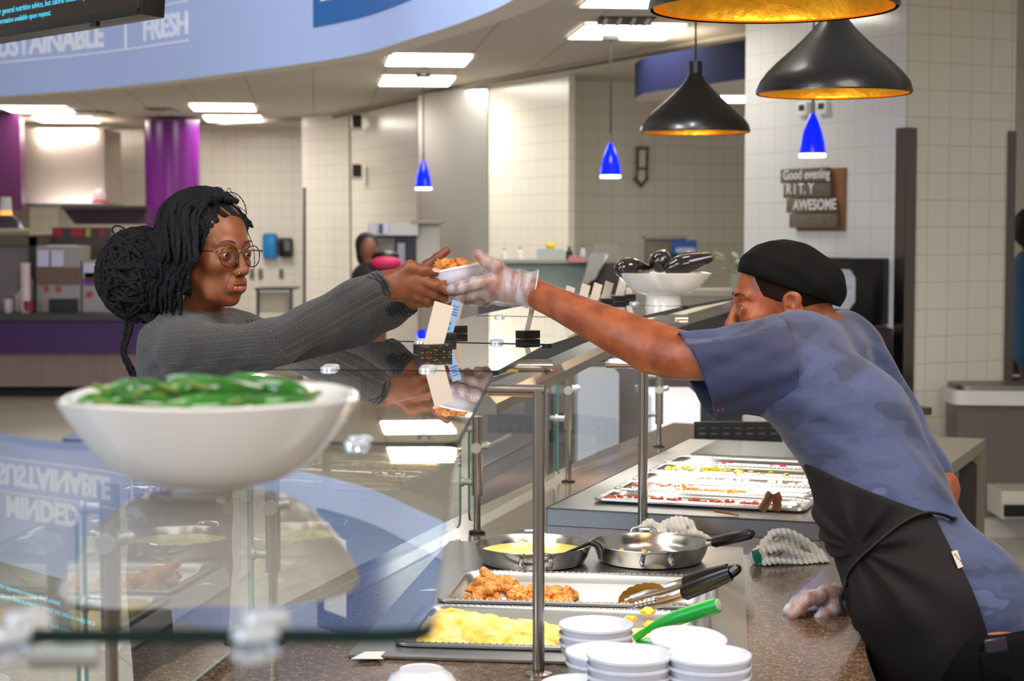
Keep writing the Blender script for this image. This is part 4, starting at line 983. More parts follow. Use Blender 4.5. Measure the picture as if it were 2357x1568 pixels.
skillet(C2_, .128, 'almost empty steel skillet with long black grip, right of two', h2)
bm = B(); lathe(bm, [(0, .024), (.117, .024), (.119, .0225), (.115, .016), (0, .016)], C1, 48); tag(mesh_obj('yellow_soup', bm, mat('creamy_yellow', '#efdc62', .25, coat=.3, bump=.15, bscale=40)), 'creamy yellow soup filling the left skillet', 'soup')
for i, (dx, dy, z, m_) in enumerate(((-.06, .06, .012, m_curd), (-.058, .05, .008, m_curd), (-.01, .06, .010, m_curd), (.03, .055, .008, m_curd), (.01, .02, .006, m_curd))):
    bm = B(); blob(bm, C2_ + Vector((dx, dy, z)), (.007, .006, .005), None, 2, .4, i); tag(mesh_obj('food_scrap', bm, m_), 'small yellow food scrap left in the right skillet', 'food scrap', 'yellow scraps in the right skillet')
# tongs
def tongs():
    t = thing('serving_tongs', at(1560, 1372, 3.36), 'steel tongs with black grips resting across the chicken pan', 'tongs')
    m_t = mat('tong_steel', '#b9aa97', .22, 1); m_g = mat('tong_grip', '#0b0b0c', .3)
    tip1 = at(1455, 1405, 3.36); mid1 = at(1565, 1370, 3.34); g1 = at(1572, 1366, 3.33); e = at(1682, 1322, 3.28)
    tip2 = at(1440, 1385, 3.44); mid2 = at(1570, 1345, 3.40); e2 = at(1676, 1312, 3.31)
    for tip, mid, en in ((tip1, mid1, e), (tip2, mid2, e2)):
        bm = B(); tube(bm, crv([tip, tip.lerp(mid, .3), mid, en], 6), [.006] * 3 + [.009] * 4 + [.010] * 12, 10, flat=(.45, 1.15)); mesh_obj('arm', bm, m_t, t)
        bm = B(); a = mid.lerp(en, .05); tube(bm, [a, a.lerp(en, .05), a.lerp(en, .6), en], [.010, .0135, .0135, .011], 12, flat=(.7, 1.1)); mesh_obj('grip', bm, m_g, t)
    bm = B(); m1 = (e + e2) / 2; tube(bm, crv([e + Vector((0, 0, 0)), m1 + (e - mid1).normalized() * .018, e2], 8), .009, 10); mesh_obj('hinge_loop', bm, m_g, t)
    # scalloped far paddle and near claw
    for base, dirp, col_, wd in ((tip2, (mid2 - tip2).normalized(), mat('amber_steel', '#a87b32', .3, .9), .024), (tip1, (mid1 - tip1).normalized(), m_steel_l, .012)):
        side = dirp.cross(Vector((0, 1, 0))).normalized(); bm = B(); out = []
        n = 9
        for k in range(n * 4 + 1):
            a = math.pi * (k / (n * 4)) ; rr = wd * (1 + .10 * abs(math.sin(k * math.pi / 4)))
            out.append(base + dirp * (.035 - math.cos(a) * .05) + side * (-math.sin(a) * rr) * (-1))
        bm2 = [o for o in out] + [base + dirp * .085, base + dirp * -.015]
        extr(bm, bm2[:-1], (0, .003, 0)); mesh_obj('scalloped_tip', bm, col_, t)
    for k in range(5):
        bm = B(); blob(bm, tip1.lerp(mid1, .08 + k * .09) + Vector((0, -.006, .010 - k * .0006)), (.006, .005, .006), None, 2); mesh_obj('claw_tooth', bm, m_steel_l, t)
tongs()
# green spoon
t = thing('green_spoon', at(1560, 1420, 3.02), 'bright green handled serving spoon standing in the egg pan', 'spoon')
m_green = mat('green_nylon', '#12a531', .3, coat=.3)
a = at(1462, 1470, 3.10); b = at(1500, 1445, 3.08); c = at(1550, 1425, 3.06); d = at(1652, 1393, 3.02)
bm = B(); tube(bm, crv([a, b, c, c.lerp(d, .4), d], 6), [.007] * 4 + [.006, .006, .007, .008, .009, .010, .011, .012, .0125, .013, .013, .0135, .0135, .0135, .014, .014, .014, .0142, .0142, .0142, .014], 16, flat=(.9, 1)); mesh_obj('handle', bm, m_green, t)
bm = B(); dd = (d - c).normalized()
bm = B(); blob(bm, d + dd * .001, (.004, .012, .012), dd.to_track_quat('X', 'Z').to_matrix(), 2); mesh_obj('end_cap', bm, mat('pale_green', '#8fae8a', .5), t)
bm = B(); blob(bm, at(1480, 1482, 3.10), (.022, .018, .008), Matrix.Rotation(-.4, 3, 'Y'), 3); mesh_obj('spoon_bowl', bm, m_green, t)
bm = B(); blob(bm, at(1592, 1446, 3.16), (.022, .015, .004), None, 2, .3); tag(mesh_obj('herb_leaf', bm, mat('dark_leaf', '#1f6b35', .4)), 'dark green bit behind the green spoon at the end of the egg pan', 'leaf')
# white torn labels on the left flange
for i, (x, y, w_, d_) in enumerate(((848, 1508, .055, .05), (985, 1358, .035, .018))):
    p = atz(x, y, .9075); bm = B(); slab(bm, [(p.x - w_ / 2, p.y - d_ / 2), (p.x + w_ / 2, p.y - d_ / 2), (p.x + w_ / 2 - .006, p.y - d_ / 6), (p.x + w_ / 2, p.y + d_ / 2), (p.x - w_ / 2 + .02, p.y + d_ / 2)], .9065, .9075)
    tag(mesh_obj('paper_label', bm, mat('label_paper', '#e8e9e8', .6)), ['torn white label on the front left corner of the hot well', 'small white label on the left flange beside the chicken pan'][i], 'label')
# ---------------------------------------------------------------- cold well
well('cold_food_well', f2, .66, 1.52, .944, 'raised stainless cold well with shallow trays under bright light', [], A2_, lip=1)
m_tray = mat('bright_tray', '#d5d3cf', .2, 1, bump=.05, bscale=15)
for k in range(5):
    v0 = .10 + k * .185
    pan(f2, .075, .615, v0, v0 + .172, .9545, .006, ['shallow tray with red tomato bits, nearest of the five in the cold well', 'shallow tray with orange cheese shreds and brown tongs, second nearest in the cold well', 'shallow tray of pale onion bits, middle of the five in the cold well', 'shallow tray with olive green peppers, second farthest in the cold well', 'shallow tray with pink scraps, farthest of the five in the cold well'][k], A2_, 'shallow trays in the cold well', m_tray, wall=.004)
bm = B(); slab(bm, [(p.x, p.y) for p in (f2(.1, 1.08), f2(.62, 1.08), f2(.62, 1.46), f2(.1, 1.46))], .945, .953); tag(mesh_obj('steel_plate', bm, m_steel_l, smooth=False), 'flat steel plate at the far end of the cold well', 'plate')
random.seed(21)
def crumbs(name, label, n, us, vs, z, s, c, jit=.6, rows=None):
    bm = B()
    for i in range(n):
        u = random.uniform(*us); v = random.uniform(*vs); q = random.uniform(.6, 1.2) * s
        blob(bm, f2(u, v, z + q * .4), (q * random.uniform(.7, 1.6), q, q * .7), Matrix.Rotation(random.uniform(0, 3), 3, 'Z'), 1, jit, i)
    o_ = mesh_obj(name, bm, mat(name + '_col', c, .4, var=.25, vscale=40)); tag(o_, label, 'food', kind='stuff')
crumbs('diced_tomato', 'red diced tomato scattered in the nearest cold tray', 60, (.10, .56), (.135, .165), .953, .0065, '#c8452a')
crumbs('shredded_cheese', 'orange shredded cheese in the second cold tray', 70, (.24, .42), (.31, .36), .953, .006, '#f0a21e')
crumbs('diced_carrot', 'pale orange bits at the left end of the second cold tray', 40, (.10, .26), (.37, .42), .953, .0055, '#d98c5c')
crumbs('chopped_onion', 'pale chopped onion in the middle cold tray', 60, (.12, .58), (.50, .56), .953, .006, '#e3dab0')
crumbs('sliced_pepper', 'olive green pickled pepper slices in the fourth cold tray', 46, (.10, .34), (.68, .74), .953, .009, '#8c8418')
crumbs('pepper_slice', 'a few olive pepper slices at the right side of the fourth cold tray', 9, (.36, .56), (.66, .72), .953, .009, '#8c8418')
crumbs('red_onion', 'pink onion scraps in the farthest cold tray', 9, (.18, .45), (.86, .90), .953, .007, '#a82552')
t = thing('small_tongs', at(1770, 1160, 4.2), 'small bronze coloured tongs standing on the cold tray by the apron', 'tongs')
for pts in ([(1752, 1176), (1768, 1150), (1778, 1137)], [(1786, 1176), (1788, 1155), (1782, 1137)]):
    bm = B(); tube(bm, crv([at(x, y, 4.22) for x, y in pts], 5), [.007] * 6 + [.009] * 5, 8, flat=(.4, 1.6)); mesh_obj('arm', bm, mat('bronze_tong', '#8a6248', .3, .8), t)
bm = B(); tube(bm, [at(1646, 1176, 4.24), at(1700, 1186, 4.22)], [.008, .004], 8, flat=(1.6, .4)); tag(mesh_obj('serving_spatula', bm, mat('brown_spat', '#6b2f1c', .4)), 'brown spatula lying on the nearest cold tray', 'spatula')
# perforated rack and end panels
t = thing('perforated_rack', at(1690, 1028, 5.95), 'black rack with rows of oval slots behind the cold well', 'rack')
Yr = 5.95; a = at(1598, 975, Yr); b = at(1800, 1030, Yr); W_, H_ = b.x - a.x, a.z - b.z
bm = B(); nc, nr = 7, 3
for j in range(nr + 1): bx(bm, ((a.x + b.x) / 2, Yr, b.z + .016 + j * (H_ - .02) / nr), (W_, .012, (.012) if 0 < j < nr else .02))
for i in range(nc + 1): bx(bm, (a.x + .008 + i * (W_ - .016) / nc, Yr, (a.z + b.z) / 2), (.016, .011, H_))
mesh_obj('slotted_panel', bm, mat('rack_black', '#15181a', .4), t)
bm = B(); bx(bm, ((a.x + b.x) / 2, Yr + .03, (a.z + b.z) / 2), (W_ * .99, .01, H_ * .98)); mesh_obj('rear_panel', bm, mat('rack_rear', '#a39a92', .5), t)
# ---------------------------------------------------------------- posts, brackets, light bar
m_post = mat('satin_tube', '#b5aba0', .22, 1); m_clamp = mat('cast_clamp', '#c9cbc6', .38, .6)
def staffpost(px, base, top_, Y, arm_px, label, r=.0105):
    b0_ = at(px + 8, base, Y); X = at(px, 1000, Y).x; zt_ = at(px, top_, Y).z
    t = thing('guard_post', (X, Y, ZT), label, 'post', 'tall steel tube posts on the staff side')
    pts = [Vector((X, Y, ZT)), Vector((X, Y, zt_ - .012))]; e = at(arm_px, top_, Y + .02); e.z = zt_
    bm = B(); tube(bm, [pts[0], pts[1], Vector((X, Y, zt_ + r * .2))], r, 20); mesh_obj('upright', bm, m_post, t)
    bm = B(); tube(bm, [Vector((X + r, Y, zt_)), e], r, 20); mesh_obj('top_arm', bm, m_post, t)
    bm = B(); lathe(bm, [(0, 0), (.022, 0), (.022, .004), (r, .007), (r, .012)], (X, Y, ZT), 20); mesh_obj('base_plate', bm, m_post, t)
staffpost(1240, 1600, 900, 2.87, 1108, 'front steel tube post in the foreground with square bend at the top', .0100)
staffpost(1480, 1225, 838, 4.27, 1395, 'second steel tube post standing behind the skillets under the reaching arm', .0118)
for i, (x0, x1, y, Y) in enumerate(((1165, 1272, 842, 3.35), (1488, 1583, 735, 5.15), (1655, 1700, 690, 6.3))):
    t = tag(mesh_obj('support_tube', tube(B(), [at(x0, y, Y), at(x1, y, Y)], .0125, 20), m_post), ['nearest brass edged steel tube stub poking from under the glass shelf', 'second steel tube stub below the glass shelf beyond the reaching arm', 'farthest steel tube stub at the man\'s nose'][i], 'tube', 'steel tube stubs under the shelves')
bar = [Vector((-.055, 2.93, 1.342)), Vector((.062, 3.42, 1.352)), Vector((.19, 4.0, 1.36)), Vector((.42, 5.0, 1.365)), Vector((.77, 6.3, 1.365))]
t = thing('light_bar', bar[1], 'long pale metal lamp bar running under the right edge of the glass shelves', 'light bar')
bm = B(); prev = None
for i, p in enumerate(bar):
    d = (bar[min(i + 1, 4)] - bar[max(i - 1, 0)]); d.z = 0; d.normalize(); n = Vector((d.y, -d.x, 0))
    r = [bm.verts.new(p + n * a + Vector((0, 0, b))) for a, b in ((-.03, .016), (.018, .016), (.030, .004), (.030, -.014), (-.03, -.014))]
    if prev:
        for k in range(5): bm.faces.new((prev[k], r[k], r[(k + 1) % 5], prev[(k + 1) % 5]))
    else: bm.faces.new(r)
    prev = r
bm.faces.new(prev); mesh_obj('housing', bm, mat('alu_housing', '#b4b0a8', .3, .9), t, smooth=False)
m_led = mat('lamp_strip', '#fff6ee', .4, emit=5)
bm = B(); prev = None
for i, p in enumerate(bar[1:]):
    d = (bar[min(i + 2, 4)] - bar[i]); d.z = 0; d.normalize(); n = Vector((d.y, -d.x, 0))
    r = [bm.verts.new(p + n * a + Vector((0, 0, b))) for a, b in ((-.02, -.0141), (.02, -.0141), (.02, -.017), (-.02, -.017))]
    if prev:
        for k in range(4): bm.faces.new((prev[k], r[k], r[(k + 1) % 4], prev[(k + 1) % 4]))
    else: bm.faces.new(r)
    prev = r
bm.faces.new(prev); mesh_obj('lamp_strip', bm, m_led, t, smooth=False)
area('cold_well_lamp', f2(.30, .62, 1.33), .05, 4.2, (1, .96, .92), f2(.36, .6, .9), 1.2, 95)
area('hot_well_lamp', f1(.30, .55, 1.33), .25, 1.6, (1, .95, .9), f1(.34, .5, .9), .9, 110)
# clamp posts for the upright glass panes
def clamppost(x, y, ztop, label, r0=.0085, r1=.0135, sl=.19):
    t = thing('clamp_post', (x, y, ZT), label, 'post', 'short clamp posts on the customer side')
    bm = B(); lathe(bm, [(0, 0), (.02, 0), (.02, .005), (r0, .008)], (x, y, ZT), 18); mesh_obj('base_plate', bm, m_black, t)
    bm = B(); tube(bm, [(x, y, ZT + .004), (x, y, ztop - sl)], r0, 16); mesh_obj('rod', bm, m_post, t)
    bm = B(); tube(bm, [(x, y, ztop - sl - .002), (x, y, ztop)], r1, 20); sl_ = mesh_obj('sleeve', bm, m_post, t)
    for z, s in ((ztop - .03, 1), (ztop - sl + .03, 1)):
        bm = B(); tube(bm, [(x, y, z), (x - .034, y + .008, z)], .0085, 14); blob(bm, (x - .036, y + .008, z), (.008, .013, .013), None, 2); mesh_obj('glass_clamp', bm, m_clamp, t)
    bm = B(); tube(bm, [(x - .002, y - .010, ztop - .075), (x - .002, y - .024, ztop - .075)], .0125, 18); tube(bm, [(x, y, ztop - .075), (x + .024, y, ztop - .07)], .009, 14); blob(bm, (x + .025, y, ztop - .07), (.009, .009, .010), None, 2); mesh_obj('knob', bm, m_clamp, t)
cps = [(-.62, 1.45), (-.53, 2.30), (-.425, 3.10), (-.085, 4.24), (.165, 5.11), (.50, 5.95)]
cl = ['nearest short clamp post at the lower left, out of focus', 'short clamp post left of the bowl\'s foot behind the near glass', 'pair clamp post below the pepper bowl seen through the glass', 'short clamp post with white clamps left of the front steel post', 'short clamp post right of the front steel post bend', 'farthest short clamp post under the reaching elbow']
for (x, y), l_, z in zip(cps, cl, (1.30, 1.30, 1.22, 1.185, 1.245, 1.17)): clamppost(x, y, z, l_)
# ---------------------------------------------------------------- glass
m_glass = glass_mat('clear_glass', (.90, .955, .93), 1.5, gain=1.9)
m_glass_s = glass_mat('shelf_glass', (.88, .94, .92), 1.5, gain=1.5)
m_edge, nt, b_ = nodes('glass_edge_green'); b_.inputs['Base Color'].default_value = lin('#04231e'); b_.inputs['Roughness'].default_value = .25
m_edge2, nt, b_ = nodes('glass_edge_pale'); b_.inputs['Base Color'].default_value = lin('#5d8f84'); b_.inputs['Roughness'].default_value = .15
GZ = 1.406
shelves = [
    ([(-.95, 1.0), (-.046, 1.0), (-.060, 1.865), (-.50, 1.90), (-.66, 2.06), (-.98, 2.0)], [0, .03, .03, .03, 0, 0], 'nearest glass shelf, out of focus, carrying the bowl of green peppers'),
    ([(-.50, 1.915), (-.060, 1.885), (-.030, 2.845), (-.405, 2.875)], [.03, .03, .02, .03], 'second glass shelf, reflecting the joined hands'),
    ([(-.40, 2.895), (-.024, 2.865), (.064, 3.50), (-.275, 3.62)], [.03, .02, .03, .02], 'third glass shelf holding the gold flecked card holder'),
    ([(-.268, 3.655), (.078, 3.54), (.30, 4.55), (-.105, 4.70)], [.02, .02, .03, .03], 'fourth glass shelf with the black card holder, below the gloved hand'),
    ([(-.10, 4.735), (.315, 4.585), (.52, 5.30), (.06, 5.45)], [.02, .03, .03, .02], 'fifth glass shelf with the row of name cards'),
    ([(.07, 5.48), (.53, 5.33), (.80, 6.12), (.30, 6.3)], [.02, .03, .03, .03], 'farthest glass shelf under the bowl of aubergines')]
for pl, rr, lab in shelves:
    bm = B(); slab(bm, roundpoly(pl, rr, 6), GZ - .009, GZ, 0, 1)
    o_ = mesh_obj('glass_shelf', bm, [m_glass_s, m_edge], smooth=False); tag(o_, lab, 'glass shelf', 'glass shelves over the counter')
def pane(a, b, z0, z1, lab):
    a = Vector((*a, 0)); b = Vector((*b, 0)); d = (b - a).normalized(); n = Vector((-d.y, d.x, 0)) * .006
    L_ = (b - a).length; out = roundpoly([(0, z0), (L_, z0), (L_, z1), (0, z1)], .025, 6)
    bm = B(); extr(bm, [a + d * p[0] + Vector((0, 0, p[1])) for p in out], n, 0, 1); o_ = mesh_obj('sneeze_guard', bm, [m_glass, m_edge2], smooth=False)
    return tag(o_, lab, 'glass pane', 'upright glass panes on the customer side')
off_ = Vector((-.037, .010))
def pp_(i, dx=0, dy=0): return (cps[i][0] - .038 + dx, cps[i][1] + .008 + dy)
pane(pp_(0, 0, .02), pp_(1, 0, -.02), .915, 1.27, 'upright glass pane nearest the camera, at the lower left'); pane(pp_(1, 0, .02), pp_(2, 0, -.02), .915, 1.27, 'upright glass pane left of the pepper bowl foot mirroring the food')
pane(pp_(2, 0, .02), pp_(3, 0, .0), .915, 1.26, 'upright glass pane beside the hot well ending at the clamp post'); pane(pp_(3, .02, .06), pp_(4, 0, -.02), .915, 1.26, 'upright glass pane between the two clamp posts behind the front post')
pane(pp_(4, .01, .03), pp_(5, 0, -.02), .915, 1.22, 'farthest upright glass pane beside the cold well')
# shelf clips
m_clip = mat('clip_white', '#dfe3e8', .2, .5)
def clip(px, py, lab, s=1.0):
    p = atz(px, py, GZ); t = thing('shelf_clip', (p.x, p.y, GZ), lab, 'clip', 'round white clips joining the glass shelves')
    for dy in (-.022, .022):
        bm = B(); lathe(bm, [(0, -.0125), (.012 * s, -.0125), (.014 * s, -.009), (.014 * s, -.0068)], (p.x, p.y + dy, GZ), 20); lathe(bm, [(0, .006), (.010 * s, .006), (.0135 * s, .004), (.014 * s, .0004)], (p.x, p.y + dy, GZ), 20); mesh_obj('disc', bm, m_clip, t)
    bm = B(); bx(bm, (p.x, p.y, GZ + .003), (.008, .05, .003), bev=.001); bx(bm, (p.x, p.y, GZ - .0095), (.008, .05, .003), bev=.001); mesh_obj('bridge', bm, m_clip, t)
for a in ((760, 849, 'glass clip at the left, on the joint beside the pepper bowl'), (985, 851, 'glass clip on the joint below the gold flecked card holder'), (970, 788, 'glass clip half hidden by the gold flecked card holder'), (1143, 789, 'glass clip in the middle, on the joint before the black card holder'), (1150, 730, 'glass clip farthest away, right of the blue card'), (825, 1021, 'blurred glass clip at the right edge of the pepper bowl'), (600, 1448, 'large blurred glass clip on the front glass edge'), (40, 1450, 'blurred glass clip at the lower left corner'), (1460, 700, 'glass clip beside the aubergine bowl foot')): clip(*a)
p = at(150, 1507, 1.12); bm = B(); tube(bm, [p + Vector((-.022, 0, 0)), p + Vector((.022, 0, 0))], .009, 18); bx(bm, p + Vector((0, 0, .012)), (.01, .01, .03)); mesh_obj('tube_fitting', bm, m_clamp, bpy.data.objects['glass_shelf'])
# ---------------------------------------------------------------- white melamine bowls
m_mel = mat('white_melamine', '#e9eaf4', .12, coat=.5)
def bowlprof(r=.0625, h=.042): return [(0, .004), (r * .5, .004), (r * .72, .012), (r * .9, .027), (r * .97, h - .001), (r * .985, h + .0015), (r, h + .001), (r * 1.0, h - .003), (r * .955, h - .006), (r * .93, .026), (r * .76, .010), (r * .56, .002), (r * .54, 0), (r * .5, 0), (r * .48, .001), (0, .001)]
bm = B(); lathe(bm, bowlprof(), (0, 0, 0), 56); src = mesh_obj('white_bowl', bm, m_mel); bowl_me = src.data; bpy.data.objects.remove(src)
def bowl(p, lab, group, rx=0, ry=0, s=1.0):
    o_ = bpy.data.objects.new('white_bowl', bowl_me); col.objects.link(o_); o_.location = p; o_.rotation_euler = (rx, ry, 0); o_.scale = (s, s, s)
    return tag(o_, lab, 'bowl', group)
def stack(px, py, Y, n, name, s=1.0, rx=0, ry=0, step=.0145, lab_top=None, base=None):
    p = at(px, py, Y); zr = p.z; 
    for k in range(n):
        z = zr - .042 * s - k * step
        if z < ZT + .001: break
        pos = ['topmost', 'second', 'third', 'fourth', 'fifth', 'sixth', 'seventh', 'eighth', 'ninth', 'tenth'][k]
        tl_ = max(0, 1 - k * .5)
        bowl((p.x, p.y, z), f'white bowl, {pos} from the top of {name}', f'white bowls in {name}', rx * tl_, ry * tl_, s)
stack(1372, 1437, 2.90, 6, 'the stack directly right of the front post', 1.0)
stack(1392, 1500, 2.745, 5, 'the stack behind the widest one', 1.0)
stack(1449, 1506, 2.56, 8, 'the widest looking stack in the middle', 1.02)
stack(1632, 1507, 2.55, 8, 'the stack at the right beside the granite corner', 1.0)
stack(1581, 1468, 2.78, 5, 'the stack below the green spoon handle', 1.0, R(5), R(2))
stack(1142, 1526, 2.83, 3, 'the low stack left of the front post', 1.0)
stack(1330, 1574, 2.62, 3, 'the short bottom edge stack by the post', .9)
p = at(970, 1568, 2.72); o_ = bowl((p.x, p.y, at(970, 1523, 2.72).z), 'white bowl turned upside down at the bottom edge', None, R(180))
bm = B(); c = atz(970, 1590, ZT); lathe(bm, [(0, .0005), (.07, .0005), (.075, .006), (0, .006)], (p.x, p.y, ZT), 24)
tag(mesh_obj('saucer', bm, m_mel), 'white saucer under the upside down bowl at the bottom edge', 'saucer'); o_.location.z = ZT + .006 + .0435
bm = B(); 
# ---------------------------------------------------------------- pepper bowl and aubergine bowl on the glass
m_cer = mat('white_ceramic', '#e9e4df', .12, coat=.4); m_cer2 = mat('white_ceramic_far', '#e6e2dd', .12, coat=.4)
def squarebowl(c, w, h, foot, m_, label, ped, rz=0.0, wave=.0, ex=.42):
    t = thing('ceramic_bowl', c, label, 'bowl', None, rz)
    def ring(r, z, sq, wv=0):
        out = []
        for k in range(72):
            a = 2 * math.pi * k / 72; ca, sa = math.cos(a), math.sin(a); n = sq
            d = (abs(ca) ** n + abs(sa) ** n) ** (-1 / n)
            out.append(Vector((ca * d * r, sa * d * r * .92, z + wv * (d - 1))))
        return out
    f2_ = foot * 1.06; prof = [(0, .0, 2), (foot, .0, 2)] + ([(foot * .95, ped * .5, 2), (foot * .98, ped * .85, 2)] if ped > .01 else [(foot * 1.03, ped * .6, 2)])
    prof += [(f2_ + (w - f2_) * t_ ** ex, ped + (h - ped) * t_, 2 + 0.9 * t_) for t_ in (.0, .02, .05, .1, .18, .3, .45, .6, .75, .88, .97, 1)]
    prof += [(w - .005, h + .0018, 2.9), (w - .010, h - .001, 2.9)] + [(foot + (w - .012 - foot) * t_ ** ex, ped + .006 + (h - ped - .009) * t_, 2 + .9 * t_) for t_ in (.88, .7, .5, .3, .15, .05, .01)] + [(0, ped + .006, 2)]
    bm = B(); rings = []
    Rm = Matrix.Rotation(rz, 3, 'Z')
    for r, z, sq in prof:
        if r == 0: rings.append([bm.verts.new(c + Vector((0, 0, z)))]); continue
        rings.append([bm.verts.new(c + Rm @ v) for v in ring(r, z, sq, wave * (z / h) ** 2)])
    for A_, C_ in zip(rings[:-1], rings[1:]):
        for k in range(72):
            k2 = (k + 1) % 72
            if len(A_) == 1: bm.faces.new((A_[0], C_[k], C_[k2]))
            elif len(C_) == 1: bm.faces.new((A_[k], A_[k2], C_[0]))
            else: bm.faces.new((A_[k], A_[k2], C_[k2], C_[k]))
    mesh_obj('bowl_body', bm, m_, t, angle=50); return t
pc_ = atz(487, 1122, GZ); bc = Vector((pc_.x, pc_.y + .0, GZ + .0006)); bY = bc.y
hb = .080
squarebowl(bc, .131, hb, .034, m_cer, 'large white ceramic bowl of green peppers on the nearest glass shelf', .004, R(6), .022, .42)
m_pep = mat('jalapeno_green', '#2b7410', .14, coat=.6, var=.35, vscale=25); m_stem = mat('pepper_stem', '#6d8a3a', .5)
random.seed(8)
def pepper(c, ang, L_, r, tilt, lab, bend_=.15):
    t = thing('jalapeno_pepper', c, lab, 'pepper', 'green peppers in the white bowl')
    d = Vector((math.cos(ang) * math.cos(tilt), math.sin(ang) * math.cos(tilt), math.sin(tilt))); s_ = d.cross(Vector((0, 0, 1))).normalized()
    pts = [c + d * L_ * (k / 7 - .5) + s_ * bend_ * L_ * ((k / 7 - .5) ** 2 - .1) for k in range(8)]
    bm = B(); tube(bm, pts, [r * x * (1 + .05 * math.sin(i_ * 2.1 + ang)) for i_, x in enumerate((.55, .95, 1.05, 1.0, .90, .74, .50, .16))], 16); mesh_obj('pepper_body', bm, m_pep, t, angle=60)
    bm = B(); tube(bm, [pts[0] + d * .002, pts[0] - d * .004, pts[0] - d * .016 + Vector((0, 0, .004))], [r * .5, r * .3, .0022], 8); mesh_obj('stem', bm, m_stem, t)
pl_ = [(-.092, -.02, .4, .052), (-.07, .03, 2.4, .056), (-.05, -.035, .1, .060), (-.03, .02, 1.1, .055), (-.015, -.045, 2.9, .058), (.005, .0, .3, .060), (.025, .045, 1.9, .055), (.035, -.035, .15, .062), (.06, .01, 2.7, .058), (.062, -.04, .45, .055), (.085, .02, 1.2, .050), (-.085, .0, 1.6, .05), (.0, .07, .1, .055), (-.04, .065, .6, .055), (.05, .065, 2.5, .055), (-.06, -.01, .2, .055), (.03, -.005, .5, .058)]
wl = ['at the left end of the heap', 'behind the leftmost ones', 'with a bright glint near the left front', 'left of centre, pointing back', 'lying level at the centre front', 'on top in the middle', 'at the back of the heap, right of centre', 'with a pale glint right of centre', 'right of centre on top', 'at the right front', 'at the right end of the heap', 'upright at the left edge', 'at the far back middle', 'at the far back left', 'at the far back right', 'on top at the left', 'on top right of the middle', 'bright green on top near the left end', 'bent over the right front edge', 'resting high at the back left', 'crossing the middle at the front', 'resting high at the back right']
pl_ += [(-.075, -.025, 2.0, .05), (.07, -.045, 2.9, .058), (-.02, .055, 3.0, .058), (.015, -.05, .25, .06), (.04, .055, .3, .056)]
for i, (dx, dy, an, L_) in enumerate(pl_):
    rr = math.hypot(dx / .1, dy / .09); z = GZ + hb - .006 + (.014 if i in (5, 8, 15, 16, 3, 17, 19, 21) else .002)
    pepper(Vector((bc.x + dx * .92, bc.y + dy * .82, z)), an, L_ * 1.12, .0105, random.uniform(-.1, .25), 'green jalapeno pepper ' + wl[i])
ec = atz(1527, 703, GZ); ec.z = GZ + .0006; Ye = ec.y
squarebowl(ec, .141, .098, .056, m_cer2, 'white ceramic bowl of aubergines on the farthest glass shelf', .034, R(10), .0, .5)
m_aub = mat('aubergine_skin', '#1b0b12', .1, coat=.8); m_cal = mat('calyx_green', '#5d5a24', .6)
def aub(a, b, r, lab, prof=(.4, .8, 1, 1.02, .95, .8, .62, .45)):
    t = thing('aubergine', (a + b) / 2, lab, 'aubergine', 'aubergines in the white bowl')
    bm = B(); n = len(prof); pts = [a.lerp(b, k / (n - 1)) for k in range(n)]; pp = crv(pts, 3); rr = np.interp(np.linspace(0, n - 1, len(pp)), range(n), prof) * r; rr[0] *= .5
    tube(bm, pp, list(rr), 24); mesh_obj('aubergine_body', bm, m_aub, t, angle=70)
    d = (b - a).normalized(); bm = B(); tube(bm, [b - d * .012, b, b + d * .008], [r * prof[-1] * 1.12, r * .35, .005], 10); tube(bm, [b, b + d * .016 + Vector((0, 0, .006))], .004, 8); mesh_obj('calyx', bm, m_cal, t)
def AE(x, y, dy): return at(x, y, Ye + dy)
aub(AE(1528, 622, -.02), AE(1638, 592, -.03), .030, 'long aubergine in front with green stem end pointing right')
aub(AE(1420, 618, -.05), AE(1490, 620, .05), .033, 'round aubergine at the left of the bowl')
aub(AE(1512, 616, .0), AE(1530, 585, .06), .034, 'upright aubergine in the middle of the bowl'); aub(AE(1560, 612, .06), AE(1606, 588, .09), .030, 'aubergine at the back behind the long one')
